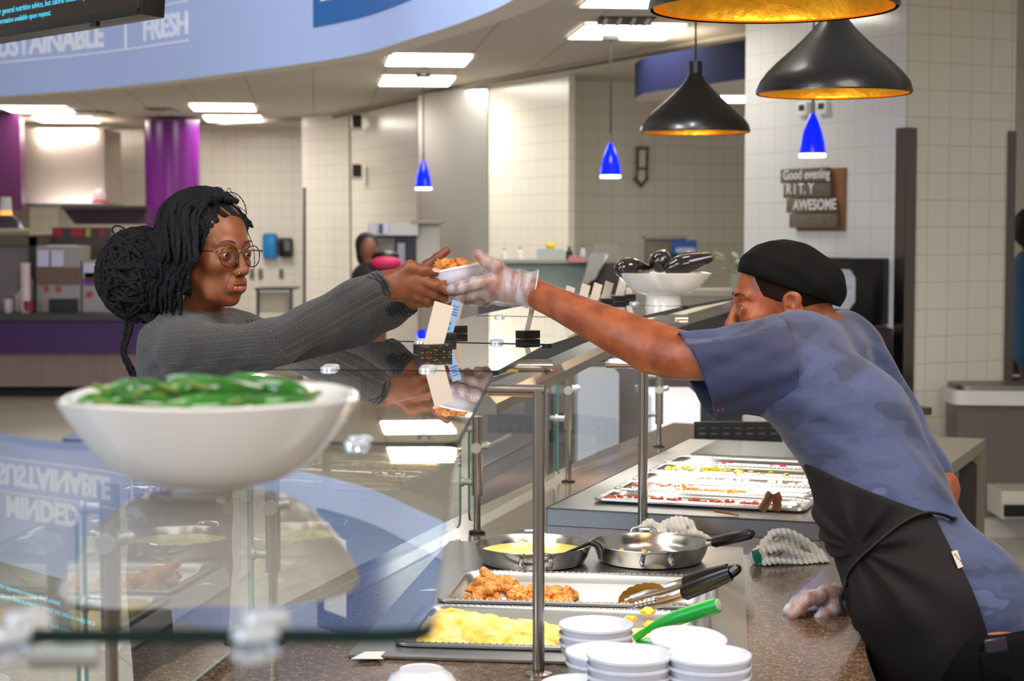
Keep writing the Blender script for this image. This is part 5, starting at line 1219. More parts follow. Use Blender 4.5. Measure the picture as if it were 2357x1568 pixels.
# ---------------------------------------------------------------- card holders on the glass
m_hold = mat('dark_holder', '#191613', .35); m_card = mat('card_stock', '#d9ccc0', .7); m_cardb = mat('card_blue', '#8fb0de', .6); m_fleck = mat('gold_fleck', '#a9721c', .4, .6)
def holder(px, py, Y, w_, d_, h_, rz, label, card=None, m_c=None, fleck=False, lean=.28, cw=.0, cpos=0):
    p = at(px, py, Y); p.z = GZ + .0006; t = thing('card_holder', p, label, 'card holder', None, rz)
    M = Matrix.Translation(p) @ Matrix.Rotation(rz, 4, 'Z')
    mesh_obj('block', local(lambda b: bx(b, (0, 0, h_ / 2), (w_, d_, h_), bev=.0008), M), m_hold, t)
    if fleck:
        rd = random.Random(4)
        def fl_(b):
            for k in range(22):
                s = rd.uniform(.0008, .0022); bx(b, (rd.uniform(-w_ / 2 + .003, w_ / 2 - .003), -d_ / 2 - .0001, rd.choice((h_ - .002, h_ - .004, .004, h_ * .5, rd.uniform(.002, h_ - .002)))), (s * 2, .0008, s))
        mesh_obj('gold_flecks', local(fl_, M), m_fleck, t)
    if card:
        cw_, ch = card
        Mc = M @ Matrix.Translation((cpos, 0, h_ * .6)) @ Matrix.Rotation(lean, 4, 'Y')
        cd = thing('name_card', M @ Vector((cpos, 0, h_)), card_lab[0], 'card'); mesh_obj('card_sheet', local(lambda b: bx(b, (0, 0, ch / 2), (cw_, .0008, ch)), Mc), m_c or m_card, cd)
        if m_c is m_cardb:
            mesh_obj('print', local(lambda b: [bx(b, (0, -.0008, ch - .012 - k * .006), (cw_ * .7, .0006, .0022)) for k in range(4)] + [bx(b, (0, -.0008, ch * .62), (cw_ * .98, .0006, .001)), bx(b, (-cw_ * .1, -.0008, ch * .35), (.005, .0006, .005)), bx(b, (-cw_ * .1, -.0008, ch * .2), (.004, .0006, .006))], Mc), mat('card_print', '#4f74ae', .6), cd)
card_lab = ['white name card leaning in the gold flecked holder']
def blk(x, y): return atz(x, y, GZ)
def hold2(px, py, *a, **k): p = atz(px, py, GZ); holder(px, CY, 1, *a, **k)
def H(px, py, w_, d_, h_, rz, label, **k):
    p = atz(px, py, GZ); global at
    _at = at; at = lambda *_: p.copy()
    try: holder(0, 0, 0, w_, d_, h_, rz, label, **k)
    finally: at = _at
H(996, 816, .066, .03, .0185, R(28), 'black card holder with gold flecks on the third glass shelf', card=(.040, .085), fleck=True)
card_lab[0] = 'light blue printed card behind the white card below the hands'
H(1030, 785, .030, .028, .017, R(20), 'small black card holder behind the gold flecked one', card=(.020, .075), m_c=m_cardb)
card_lab[0] = 'cream card farther back beside the blue card'
H(1049, 768, .045, .028, .017, R(30), 'black card holder at the left edge of the fourth glass shelf', card=(.026, .072), cpos=-.01)
card_lab[0] = 'white card standing in the black holder under the glove cuff'
H(1215, 780, .046, .026, .017, R(35), 'black card holder alone on the fourth glass shelf under the glove', card=(.013, .055), cpos=-.004)
far = [(1302, 712, 'leftmost white card of the row beyond the forearm'), (1338, 705, 'second white card from the left in the row beyond the forearm'), (1366, 702, 'third white card from the left in the row beyond the forearm'), (1392, 697, 'fourth white card from the left in the row beyond the forearm'), (1424, 690, 'fifth white card, tallest of the row beyond the forearm'), (1446, 686, 'rightmost white card of the row next to the aubergine bowl')]
for i, (x, y, lb) in enumerate(far):
    card_lab[0] = lb
    H(x, y + 4, .046, .024, .018, R(30), ['leftmost', 'second', 'third', 'fourth', 'fifth', 'rightmost'][i] + ' dark card holder in the row before the aubergine bowl', card=(.030 if i < 5 else .020, .060 if i != 4 else .07), lean=.3)
# towels
m_towel = mat('terry_towel', '#e6e0d3', .95, sheen=.4, bump=.5, bscale=350, stretch=(1, 1, .4)); m_stripe = mat('green_stripe', '#0f7a58', .9, bump=.4, bscale=300)
def foldd(P): return .0014 * np.sin(P[:, 0] * 520 + 160 * P[:, 2]) + .0030 * np.sin(P[:, 0] * 45 + 80 * P[:, 2] + 60 * P[:, 1]) * np.sin(P[:, 2] * 70 + P[:, 1] * 40)
def towel(name_pts, base_Y, label, stripes, loc):
    t = thing('cloth_towel', loc, label, 'towel'); pr = []
    for pts, r0, r1, ff in name_pts:
        pp = crv([at(x, y, base_Y + d) for x, y, d in pts], 4); n = len(pp)
        for i in range(n - 1): pr.append(cone(pp[i], pp[i + 1], r0 + (r1 - r0) * i / n, r0 + (r1 - r0) * (i + 1) / n, .005, (0, 1, 0), ff))
    sdf('towel_cloth', pr, m_towel, t, .0026, foldd, lambda P: ZT + .001 - P[:, 2], it=1)
    for k, (pts) in enumerate(stripes): mesh_obj('green_stripe', tube(B(), crv([at(x, y, base_Y + d) for x, y, d in pts], 5), .0030, 8), m_stripe, t)
towel([([(1750, 1292, 0), (1756, 1262, 0), (1776, 1232, .02), (1808, 1226, .03), (1840, 1240, .04), (1868, 1262, .04), (1900, 1285, .04)], .0085, .0085, 2.2),
       ([(1752, 1292, -.01), (1790, 1292, -.01), (1840, 1294, 0), (1902, 1292, .02)], .0085, .0075, 2.6), ([(1770, 1262, .0), (1800, 1262, .0), (1840, 1278, .01), (1890, 1288, .03)], .0100, .0070, 2.4),
       ([(1764, 1284, .02), (1786, 1268, .03), (1800, 1250, .04), (1830, 1262, .05)], .0130, .0120, 2.2), ([(1742, 1296, -.01), (1738, 1278, -.01), (1750, 1262, -.01)], .0070, .0070, 1.6)],
      3.85, 'white ribbed towel with green stripe lying by the apron on the granite', [[(1733 + k * 7, 1268 - k * 2, -.026), (1736 + k * 7, 1284, -.028), (1744 + k * 7, 1300, -.028)] for k in range(3)], at(1805, 1300, 3.85))
towel([([(1468, 1226, 0), (1480, 1212, 0), (1496, 1204, 0), (1512, 1216, 0), (1530, 1232, 0)], .0080, .0090, 1.8), ([(1500, 1226, 0), (1530, 1232, 0), (1560, 1236, 0)], .0090, .011, 2.4),
       ([(1528, 1246, 0), (1526, 1222, .0), (1534, 1206, .01), (1562, 1200, .02), (1588, 1206, .02), (1596, 1226, .02), (1590, 1246, .02)], .0085, .0085, 2.0), ([(1530, 1240, .02), (1560, 1228, .03), (1590, 1236, .03)], .0150, .0140, 2.0),
       ([(1590, 1226, .01), (1612, 1232, .01), (1640, 1248, .02)], .0095, .0070, 2.4), ([(1536, 1214, .0), (1556, 1216, 0), (1572, 1222, 0), (1574, 1244, 0)], .0070, .0080, 1.6)],
      4.14, 'crumpled white towel behind the right skillet', [[(1461, 1216, -.012), (1464, 1226, -.016)], [(1466, 1214, -.012), (1470, 1226, -.016)]], at(1550, 1240, 4.1))
# ================================================================ people
def hit(prims, px, py, y0=2.0, y1=5.0, off=0.0):       # point where a line of sight meets a body surface
    a = np.array(at(px, py, y0)); b = np.array(at(px, py, y1)); L_ = np.linalg.norm(b - a); d = (b - a) / L_; t = 0
    for _ in range(90):
        e = field(prims, (a + d * t)[None])[0] - off
        if e < .0003 or t > L_: break
        t += e * .8
    return Vector(a + d * t)
def skinmat(name, c, c2, rough=.42):
    m, nt, b = nodes(name); n = noise_node(nt, 22, 5); r = ramp(nt, [(.35, c2), (.62, c)], n.outputs['Fac']); nt.links.new(r.outputs[0], b.inputs['Base Color'])
    b.inputs['Roughness'].default_value = rough; b.inputs['Subsurface Weight'].default_value = .12; b.inputs['Subsurface Radius'].default_value = (.010, .004, .002); b.inputs['Subsurface Scale'].default_value = 1
    n2 = noise_node(nt, 420, 3); bp = nt.nodes.new('ShaderNodeBump'); bp.inputs['Strength'].default_value = .18; bp.inputs['Distance'].default_value = .002
    nt.links.new(n2.outputs['Fac'], bp.inputs['Height']); nt.links.new(bp.outputs[0], b.inputs['Normal']); return m
def headprims(eye_open=.0055, male=False, browz=.021):
    w = 1.0
    P = [ell((-.014, 0, .035), (.098, .076, .084), .02),
         ell((.024, 0, -.030), (.060, .051, .080), .03),
         ell((.026, 0, -.070), (.050, .038, .040), .02),
         ell((.066, 0, -.096), (.018, .020, .016), .022),
         cone((.0, .048, -.035), (.045, .032, -.086), .013, .011, .025), cone((.0, -.048, -.035), (.045, -.032, -.086), .013, .011, .025),
         ell((.056, .038, -.022), (.022, .020, .018), .02), ell((.056, -.038, -.022), (.022, .020, .018), .02),
         cone((.081, .008, browz), (.070, .042, browz + .001), .0085 if male else .006, .006, .014), cone((.081, -.008, browz), (.070, -.042, browz + .001), .0085 if male else .006, .006, .014),
         cone((.084, 0, .014), (.103, 0, -.028), .0065, .0095, .010), ell((.105, 0, -.034), (.0115, .0115, .0095), .008),
         ell((.096, .0125, -.037), (.0095, .0075, .0075), .006), ell((.096, -.0125, -.037), (.0095, .0075, .0075), .006),
         cone((.086, -.014, -.058), (.086, .014, -.058), .0105, .0105, .012),
         cone((.085, -.015, -.073), (.085, .015, -.073), .0095, .0095, .012)]
    for s in (-1, 1):
        P += [ell((.098, .0075 * s, -.043), (.006, .0035, .003), .003, sub=True)]
        P += [ell((.086, .031 * s, .001), (.012, .020, .015), .012, sub=True)]
        P += [ell((.0735, .031 * s, .0), (.0148, .0155, .0142), .005)]
        P += [ell((.0935, .031 * s, -.0008), (.0135, .0145, eye_open), .0022, sub=True)]
        P += [cone((.0875, .019 * s, .0085), (.0835, .044 * s, .0075), .0018, .0018, .003)]
        # ear
        P += [ell((-.012, .074 * s, -.008), (.019, .008, .031), .006, Matrix.Rotation(R(10), 3, 'Y')), ell((-.014, .080 * s, .008), (.017, .005, .017), .004)]
        P += [ell((-.006, .0835 * s, .004), (.010, .006, .014), .004, sub=True), ell((-.003, .082 * s, -.010), (.006, .008, .007), .004, sub=True), ell((-.008, .078 * s, -.036), (.007, .005, .009), .004)]
    # slit between the lips
    P += [cone((.098, -.013, -.0655), (.098, .013, -.0655), .0016, .0016, .003, sub=True)]
    return P
def lips(o, M, m_lip, parent, gap=.0):
    up = [c_ for s in (-1, 1) for c_ in (cone((.0955, .003 * s, -.0612), (.0940, .012 * s, -.0620), .0056, .0048, .003), cone((.0940, .012 * s, -.0620), (.0900, .0225 * s, -.0645), .0048, .0016, .003))]
    dn = [c_ for s in (-1, 1) for c_ in (cone((.0935, 0, -.0725 - gap), (.0918, .011 * s, -.0716 - gap), .0074, .0066, .003), cone((.0918, .011 * s, -.0716 - gap), (.0893, .0225 * s, -.0652 - gap * .3), .0060, .0016, .003))]
    sdf('upper_lip', xf(up, M), m_lip[0], parent, .0009, pad=.006); sdf('lower_lip', xf(dn, M), m_lip[1], parent, .0009, pad=.006)
m_sclera = mat('eye_white', '#d9d0c6', .15, coat=.5); m_iris = mat('dark_iris', '#22120b', .08, coat=1); m_brow = mat('brow_hair', '#2a1710', .8)
def eyes(M, parent, look, browz=.027, brow_r=.0022):
    for s in (-1, 1):
        c = Vector((.0735, .031 * s, 0)); bm = B(); blob(bm, M @ c, (.0125,) * 3, None, 3); e = mesh_obj('eyeball', bm, m_sclera, parent)
        d = Vector(look).normalized(); bm = B(); q = d.to_track_quat('X', 'Z').to_matrix()
        g = blob(bm, Vector((0, 0, 0)), (.0012, .0062, .0062), q, 2); 
        for v in bm.verts: v.co = M @ (v.co + c + d * .0120)
        mesh_obj('iris', bm, m_iris, e)
        bm = B(); pts = [(.0915, .012 * s, browz - .003), (.0905, .022 * s, browz), (.086, .034 * s, browz + .0015), (.077, .047 * s, browz - .003)]
        tube(bm, [M @ Vector(p) for p in crv(pts, 4)], [brow_r * x for x in np.interp(np.linspace(0, 1, 13), [0, .3, 1], [.8, 1.2, .4])], 8); mesh_obj('eyebrow', bm, m_brow, parent)
def limb(pts, rs, n=5, k=.012):
    pp = crv(pts, n); rr = np.interp(np.linspace(0, len(pts) - 1, len(pp)), range(len(pts)), rs)
    return chain(pp, list(rr), k)
# ---------------------------------------------------------------- woman
WY = 3.80
def W(x, y, d=0): return at(x, y, WY + d)
skinW = skinmat('woman_skin', '#935532', '#774023', .40)
HM = Matrix.Translation(W(484, 580)) @ Matrix.Rotation(R(-38), 4, 'Z') @ Matrix.Rotation(R(3), 4, 'Y')
wom = thing('person', (W(430, 900, .05).x, WY + .05, 0), 'woman with dark twisted hair and round glasses in grey knit sweater holding a bowl', 'person')
hp = xf(headprims(.0040), HM)
neck = [cone(HM @ Vector((-.025, 0, -.05)), W(462, 760, .06), .052, .050, .03), cone(W(462, 760, .06), W(440, 800, .06), .05, .07, .04)]
shR = W(432, 815, -.12); elR = W(622, 797, -.14); wrR = W(884, 654, -.07)
shL = W(540, 775, .19); elL = W(716, 815, .16); wrL = W(940, 690, .06)
torsoW = [cone(W(428, 830, .05), W(418, 1010, .06), .088, .078, .04, (0, 1, 0), 1.5), cone(W(418, 1010, .06), W(415, 1190, .06), .085, .105, .05, (0, 1, 0), 1.3), cone(shR, shL, .055, .05, .05)]
def legs(c, hy, spread, foot, r=.085, ykey=0):
    out = []
    for s in (-1, 1):
        h = Vector((c.x, c.y + s * spread, hy)); k = Vector((c.x + (foot.x - c.x) * .5, c.y + s * spread * 1.05, hy * .52)); a = Vector((foot.x, c.y + s * spread * 1.1, .09))
        out += [cone(h, k, r, r * .68, .03), cone(k, a, r * .62, r * .42, .02), cone(a + Vector((0, 0, -.045)), a + Vector((ykey, 0, -.055)), .036, .032, .02)]
    return out
legW = legs(W(415, 1250, .06), .86, .085, Vector((W(415, 1250, .06).x, 0, 0)), .085, .14)
def fing(pts, r0, r1, k=.004, kn=.0):
    n = len(pts); rs = [r0 + (r1 - r0) * i / (n - 1) for i in range(n)]; out = chain(pts, rs, k)
    for i in range(1, n - 1): out.append(ell(pts[i], (rs[i] * 1.10,) * 3, .003))
    return out
hR = []
hR += [cone(wrR, W(930, 640, -.075), .024, .020, .014, (0, 1, 0), .8), cone(W(905, 652, -.075), W(962, 640, -.080), .024, .013, .012, (0, 1, 0), .75), cone(W(905, 655, -.075), W(966, 660, -.080), .022, .013, .012, (0, 1, 0), .75),
       cone(W(905, 662, -.072), W(958, 679, -.070), .021, .012, .012, (0, 1, 0), .8), cone(W(905, 668, -.068), W(944, 690, -.055), .018, .011, .012, (0, 1, 0), .8), cone(wrR, W(908, 660, -.072), .026, .028, .012, (0, 1, 0), .75)]
hR += fing([W(915, 636, -.078), W(944, 614, -.085), W(976, 622, -.088), W(1003, 627, -.080)], .0150, .0088, .008)
hR += fing([W(960, 642, -.080), W(1002, 656, -.088), W(1030, 667, -.082), W(1050, 675, -.074)], .0118, .0080, .007)
hR += fing([W(962, 662, -.078), W(1000, 677, -.072), W(1022, 684, -.058), W(1040, 686, -.045)], .0112, .0080, .006)
hR += fing([W(954, 680, -.068), W(986, 691, -.056), W(1010, 694, -.040), W(1026, 692, -.028)], .0105, .0075, .006)
hR += fing([W(942, 690, -.055), W(966, 698, -.040), W(984, 699, -.026), W(998, 697, -.016)], .0092, .0068, .006)
hL = [cone(wrL, W(975, 655, .055), .024, .020, .014, (0, 1, 0), .8), cone(wrL, W(985, 672, .06), .022, .018, .012)]
hL += fing([W(958, 640, .045), W(984, 612, .035), W(1008, 594, .030), W(1028, 577, .028)], .0135, .0090, .008)
hL += fing([W(985, 655, .06), W(1025, 668, .05), W(1060, 672, .035), W(1082, 668, .025)], .011, .0078, .006)
hL += fing([W(985, 668, .055), W(1025, 684, .04), W(1055, 687, .022), W(1075, 683, .012)], .011, .0075, .006)
hL += fing([W(980, 678, .045), W(1015, 694, .03), W(1042, 695, .014), W(1058, 690, .006)], .0105, .0072, .006)
armW = [cone(shR, elR, .042, .036, .02), cone(elR, wrR, .036, .022, .02), cone(shL, elL, .042, .036, .02), cone(elL, wrL, .036, .022, .02)]
shrink = [cone(W(428, 840, .05), W(418, 1010, .06), .072, .065, .04, (0, 1, 0), 1.4), cone(W(418, 1010, .06), W(415, 1200, .06), .068, .088, .05, (0, 1, 0), 1.3)]
def seg0(pr, P): return field(pr, P)
wb_ = hp + neck + shrink + armW + hR + hL + xf(legW, Matrix.Identity(4))
sdf('body', wb_, skinW, wom, .0026, it=1)
lips(None, HM, (mat('lip_upper', '#74382c', .35), mat('lip_lower', '#a65244', .28, coat=.15)), wom, .0006)
eyes(HM, wom, (1, .10, -.22), .0275, .0013)
def nail(c, d, n, s, parent, m_): 
    x = d.normalized(); z = (n - x * n.dot(x)).normalized(); y = z.cross(x); M = Matrix((x, y, z)).transposed()
    bm = B(); blob(bm, c, (s * 1.25, s * .9, s * .22), M, 2); return mesh_obj('fingernail', bm, m_, parent)
m_nail = mat('nail_w', '#d9a48c', .25, coat=.4)
nail(W(1004, 622, -.0885), W(1003, 627, -.080) - W(976, 622, -.088), Vector((.1, -.75, .65)), .0072, wom, m_nail); nail(W(1050, 672, -.0815), W(1050, 675, -.074) - W(1030, 667, -.082), Vector((0, -.8, .55)), .0066, wom, m_nail)
# sweater with a herringbone knit
def knit(name, dark, light, pu=.0046, pv=.0145):
    m, nt, b = nodes(name); L = nt.links.new; N = nt.nodes.new
    def math_(op, a, b2=None, c=None):
        n = N('ShaderNodeMath'); n.operation = op
        for i, v in enumerate((a, b2, c)):
            if v is None: continue
            if isinstance(v, (int, float)): n.inputs[i].default_value = v
            else: L(v, n.inputs[i])
        return n.outputs[0]
    uv = N('ShaderNodeUVMap'); sp = N('ShaderNodeSeparateXYZ'); L(uv.outputs[0], sp.inputs[0])
    ns = noise_node(nt, 30, 3); wob = math_('MULTIPLY', ns.outputs['Fac'], .004)
    v = math_('DIVIDE', math_('ADD', sp.outputs['Y'], wob), pv); u = math_('DIVIDE', math_('ADD', sp.outputs['X'], wob), pu)
    tri = math_('PINGPONG', v, .5); s = math_('ADD', u, math_('MULTIPLY', tri, 2.6))
    wv = math_('SINE', math_('MULTIPLY', s, 6.2832)); w01 = math_('MULTIPLY_ADD', wv, .5, .5)
    edge = math_('COMPARE', tri, .25, .225); 
    h = math_('MULTIPLY', w01, math_('MULTIPLY_ADD', edge, .7, .3))
    n2 = noise_node(nt, 900, 3); n3 = noise_node(nt, 14, 3)
    f = math_('ADD', math_('MULTIPLY', h, .75), math_('MULTIPLY_ADD', n2.outputs['Fac'], .6, -.22)); f = math_('MULTIPLY', f, math_('MULTIPLY_ADD', n3.outputs['Fac'], .5, .75))
    r = ramp(nt, [(.24, dark), (.62, light)], f); L(r.outputs[0], b.inputs['Base Color']); b.inputs['Roughness'].default_value = .95; b.inputs['Sheen Weight'].default_value = .25
    bp = N('ShaderNodeBump'); bp.inputs['Strength'].default_value = .9; bp.inputs['Distance'].default_value = .003; L(f, bp.inputs['Height']); L(bp.outputs[0], b.inputs['Normal']); return m
m_knit = knit('grey_herringbone_knit', '#060708', '#595856'); m_rib = knit('dark_rib_knit', '#07080b', '#2c3038', .009, .4)
def uvarm(bones, torso=False):
    def f(V):
        best = np.full(len(V), 9.); u = np.zeros(len(V)); v = np.zeros(len(V)); cum = 0
        if torso: best = np.full(len(V), .085); u = V[:, 0] * 1.0 + .15 * V[:, 1]; v = V[:, 2] + .35 * (V[:, 0] + .7)
        for a, b2 in bones:
            a = np.array(a); b2 = np.array(b2); ba = b2 - a; L_ = np.linalg.norm(ba); x = ba / L_; t = (V - a) @ x; d = np.linalg.norm(V - a - np.clip(t, 0, L_)[:, None] * x, axis=1)
            pr = np.cross(np.array([0, -1., 0]), x); pr /= np.linalg.norm(pr); q = d < best - .001
            u = np.where(q, cum + t, u); v = np.where(q, (V - a) @ pr, v); best = np.where(q, d, best); cum += L_
        return np.stack([u, v], 1)
    return f
def folds(P):
    x, y, z = P[:, 0], P[:, 1], P[:, 2]
    return .0028 * np.sin(38 * x + 55 * z + 3 * np.sin(20 * y)) * np.sin(26 * z - 18 * x) + .0016 * np.sin(90 * x - 70 * z + 2 * np.sin(40 * z))
cufR = wrR.lerp(elR, .06); cufL = wrL.lerp(elL, .06)
slv = [cone(shR, elR, .060, .050, .03), cone(elR, wrR.lerp(elR, .12), .050, .040, .025)]
slvL = [cone(shL, elL, .060, .050, .03), cone(elL, wrL.lerp(elL, .12), .050, .038, .025)]
tors = [cone(W(425, 812, .05), W(418, 1010, .06), .100, .095, .04, (0, 1, 0), 1.5), cone(W(418, 1010, .06), W(415, 1180, .06), .10, .115, .05, (0, 1, 0), 1.3), cone(shR + Vector((.0, .03, .012)), shL + Vector((0, -.03, .01)), .058, .052, .05), cone(W(400, 790, .02), W(445, 790, .02), .05, .045, .04)]
def neckcut(P):
    c = np.array(W(462, 748, .06)); q = P - c; return .050 - np.sqrt((q[:, 0] * .95) ** 2 + (q[:, 1] * .9) ** 2 + (q[:, 2] * .55) ** 2)
sdf('sweater', tors + slv + slvL, m_knit, wom, .0042, folds, neckcut, 1, uvarm([(shR, elR), (elR, wrR), (shL, elL), (elL, wrL)], True))
for w_, e_ in ((wrR, elR), (wrL, elL)):
    a = w_.lerp(e_, .00); b = w_.lerp(e_, .135); pr = [cone(a, b, .0335, .037, .008)]
    d = np.array((a - b).normalized()); aa = np.array(a)
    cu = sdf('sleeve_cuff', pr, m_rib, wom, .0025, lambda P: .0008 * np.sin(P[:, 2] * 700 + P[:, 0] * 200), lambda P, d=d, aa=aa: np.maximum((P - aa) @ d - .002, .026 - np.linalg.norm((P - aa) - ((P - aa) @ d)[:, None] * d, axis=1)), 1, uvarm([(b, a)]))
    cu['label'] = 'dark ribbed cuff'
ptsm = [W(552, 742, -.045), W(548, 790, -.192), W(550, 845, -.19)]
m_jean = mat('dark_trousers', '#15171d', .8)
sdf('trousers', [cone(p[1], p[2], p[3] + .014, p[4] + .016, .03) for p in legW if p[3] > .05] + [cone(W(415, 1200, .06), W(415, 1260, .06), .112, .112, .05, (0, 1, 0), 1.25)], m_jean, wom, .008)
for s in (-1, 1):
    f_ = [p for p in legW if p[3] == .036][0 if s < 0 else 1]; sdf('shoe', [cone(p_s, q_s, .046, .042, .02) for p_s, q_s in ((f_[1], f_[2]),)], mat('shoe_black', '#141414', .5), wom, .006, cut=lambda P: -P[:, 2] + .0)
# hair: scalp volume, bun and a few hundred twists
m_hair, nt, b_ = nodes('black_twists'); b_.inputs['Base Color'].default_value = (.0055, .0055, .0065, 1); b_.inputs['Roughness'].default_value = .5; b_.inputs['Specular IOR Level'].default_value = .22
n = noise_node(nt, 260, 3); bp = nt.nodes.new('ShaderNodeBump'); bp.inputs['Strength'].default_value = 1; bp.inputs['Distance'].default_value = .004; nt.links.new(n.outputs['Fac'], bp.inputs['Height']); nt.links.new(bp.outputs[0], b_.inputs['Normal'])
def facecut(P):       # keeps hair off the face: positive in front of the hairline
    Mi = np.array(HM.inverted()); q = P @ Mi[:3, :3].T + Mi[:3, 3]
    return np.minimum(q[:, 0] - (.040 + .35 * np.clip(q[:, 2], -.2, .2) * (q[:, 2] > 0) - .10 * np.clip(-q[:, 2], 0, .1)), .100 - q[:, 2] + .25 * (q[:, 0] - .02))
bunc = W(328, 632, .07)
hairp = xf([ell((-.024, 0, .038), (.104, .086, .090), .02), ell((-.06, -.02, -.02), (.06, .07, .07), .03)], HM) + [ell(bunc, (.090, .085, .092), .03), cone(W(400, 600, .05), bunc, .07, .075, .03)]
def curls(P): return .004 * np.sin(P[:, 0] * 130 + 3 * np.sin(P[:, 2] * 60)) * np.sin(P[:, 2] * 110 + P[:, 1] * 90) + .002 * np.sin(P[:, 0] * 300 + P[:, 2] * 260)
hair = sdf('hair', hairp, m_hair, wom, .004, curls, facecut, 1)
bm = B(); random.seed(17)
def lock(pts, r=.0052, n=5, tw=True):
    pp = crv(pts, n); m_ = len(pp); ph = random.random() * 6
    rs = [r * (.88 + .22 * math.sin(i * 1.9 + ph)) * (1 if i < m_ - 3 else .8 - .2 * (i - m_ + 3)) for i in range(m_)]
    tube(bm, pp, rs, 6)
def E(d, s=1.0):      # point on the scalp in head coordinates
    d = Vector(d).normalized(); return HM @ Vector((-.024 + d.x * .108 * s, d.y * .089 * s, .038 + d.z * .094 * s))
for i in range(64):       # from the parting back to the bun
    y = -.95 + 1.5 * (i / 63) + random.uniform(-.05, .05); st = Vector((.62 + random.uniform(-.12, .1) - .25 * abs(y), y * .75, .80 - .25 * abs(y))); en = Vector((-1, -.35 + .4 * y * .5, random.uniform(-.35, .35)))
    P_ = [E(st.lerp(en, k / 5) + Vector((0, 0, .35 * math.sin(math.pi * k / 5))), 1.03 + random.uniform(-.01, .03)) for k in range(6)]; lock(P_, random.uniform(.0042, .0062))
for i in range(26):       # curtain over the temple and ear
    f_ = i / 25; x = .058 - .125 * f_ + random.uniform(-.006, .006); top = E((.55 - .9 * f_, -.35, .85), 1.04)
    y0 = random.uniform(-.006, .006); zb_ = -.118 + random.uniform(-.02, .012) + (.055 if f_ < .10 else 0)
    J = lambda s_=.006: Vector((random.uniform(-s_, s_), random.uniform(-s_, s_ * .3), random.uniform(-s_, s_)))
    P_ = [top, E((.5 - 1.1 * f_, -.8, .45), 1.05) + J(), HM @ Vector((x, -.087 + y0 - .004, .0)) + J(.007), HM @ Vector((x - .012, -.088 + y0, -.028)) + J(.006), HM @ Vector((x - .022, -.086 + y0, -.055)) + J(.007), HM @ Vector((x - .034, -.083 + y0, -.085)) + J(.006), HM @ Vector((x - .038 - .01 * f_, -.080 + y0, zb_))]
    lock(P_, random.uniform(.0055, .0078), 4)
for i in range(210):      # curls of the bun
    d = Vector((random.gauss(0, 1), random.gauss(-.5, .8), random.gauss(0, 1))).normalized(); ax = Vector((random.gauss(0, .45), random.gauss(0, .5), random.gauss(0, .45))) + Vector((.25, 1, .35)); t_ = (ax - d * ax.dot(d)).normalized()
    a = random.uniform(.6, 1.7); P_ = []
    for k in range(5):
        q = (Matrix.Rotation((k / 4 - .5) * a, 3, t_) @ d); P_.append(bunc + Vector((q.x * .094, q.y * .088, q.z * .098)) * random.uniform(.97, 1.07))
    lock(P_, random.uniform(.005, .0078), 4)
def WL(pts, r, n=6): lock([W(*p) for p in pts], r, n)
# forehead twists and far side fringe
for i in range(7): WL([(470 + i * 3, 466 + i * 1.5, -.01 + i * .006), (500 + i * 3, 462 + i * 2, -.02 + i * .01), (535 + i * 2, 474 + i * 3, .0 + i * .006), (562, 500 + i * 2.5, .02), (582 - i, 524 - i, .03)], .0062)
for i in range(3): WL([(478 + i * 5, 470, -.04), (490 + i * 4, 500, -.065), (489 + i * 2, 535 + 4 * i, -.068), (480 - i * 2, 560 - 8 * i, -.066)], .0048)
WL([(470, 475, -.05), (478, 510, -.07), (470, 545, -.08), (462, 575, -.083)], .006)
WL([(476, 452, 0), (482, 440, 0), (496, 431, 0), (510, 434, 0), (509, 446, 0), (500, 456, 0)], .0011, 8); WL([(500, 458, 0), (520, 443, 0), (545, 447, 0), (562, 468, 0), (567, 490, .01), (562, 497, .01)], .0013, 8); WL([(515, 455, 0), (526, 433, 0), (535, 445, 0), (552, 462, 0)], .0009, 8); WL([(540, 470, 0), (556, 480, 0), (568, 490, 0)], .0009, 8)
WL([(566, 520, .03), (574, 545, .03), (582, 565, .03), (586, 600, .03), (584, 620, .03)], .0010, 8); WL([(568, 520, .02), (570, 550, .02), (580, 575, .02)], .0009, 8); WL([(494, 465, -.06), (498, 500, -.07), (497, 540, -.07)], .0010, 8)
WL([(264, 540, .02), (258, 528, .02), (268, 520, .02), (286, 526, .02), (292, 538, .02)], .0022, 8); WL([(224, 630, .05), (219, 655, .05), (232, 685, .05), (245, 690, .05)], .0020, 8)
for i in range(12): 
    dx = random.uniform(-9, 9); WL([(300 + dx * 1.6, 715, .04), (290 + dx, 770, .03), (282 + dx * .7, 810, .02), (296 + dx * .9, 845, .01), (306 + dx, 868, .01)], random.uniform(.003, .005))
for i in range(10): dx = random.uniform(-12, 12); WL([(330 + dx * 2, 715, .02), (345 + dx, 735, .01), (360 + dx, 748, 0)], .005)
hl = mesh_obj('hair_twists', bm, m_hair, wom, angle=80)
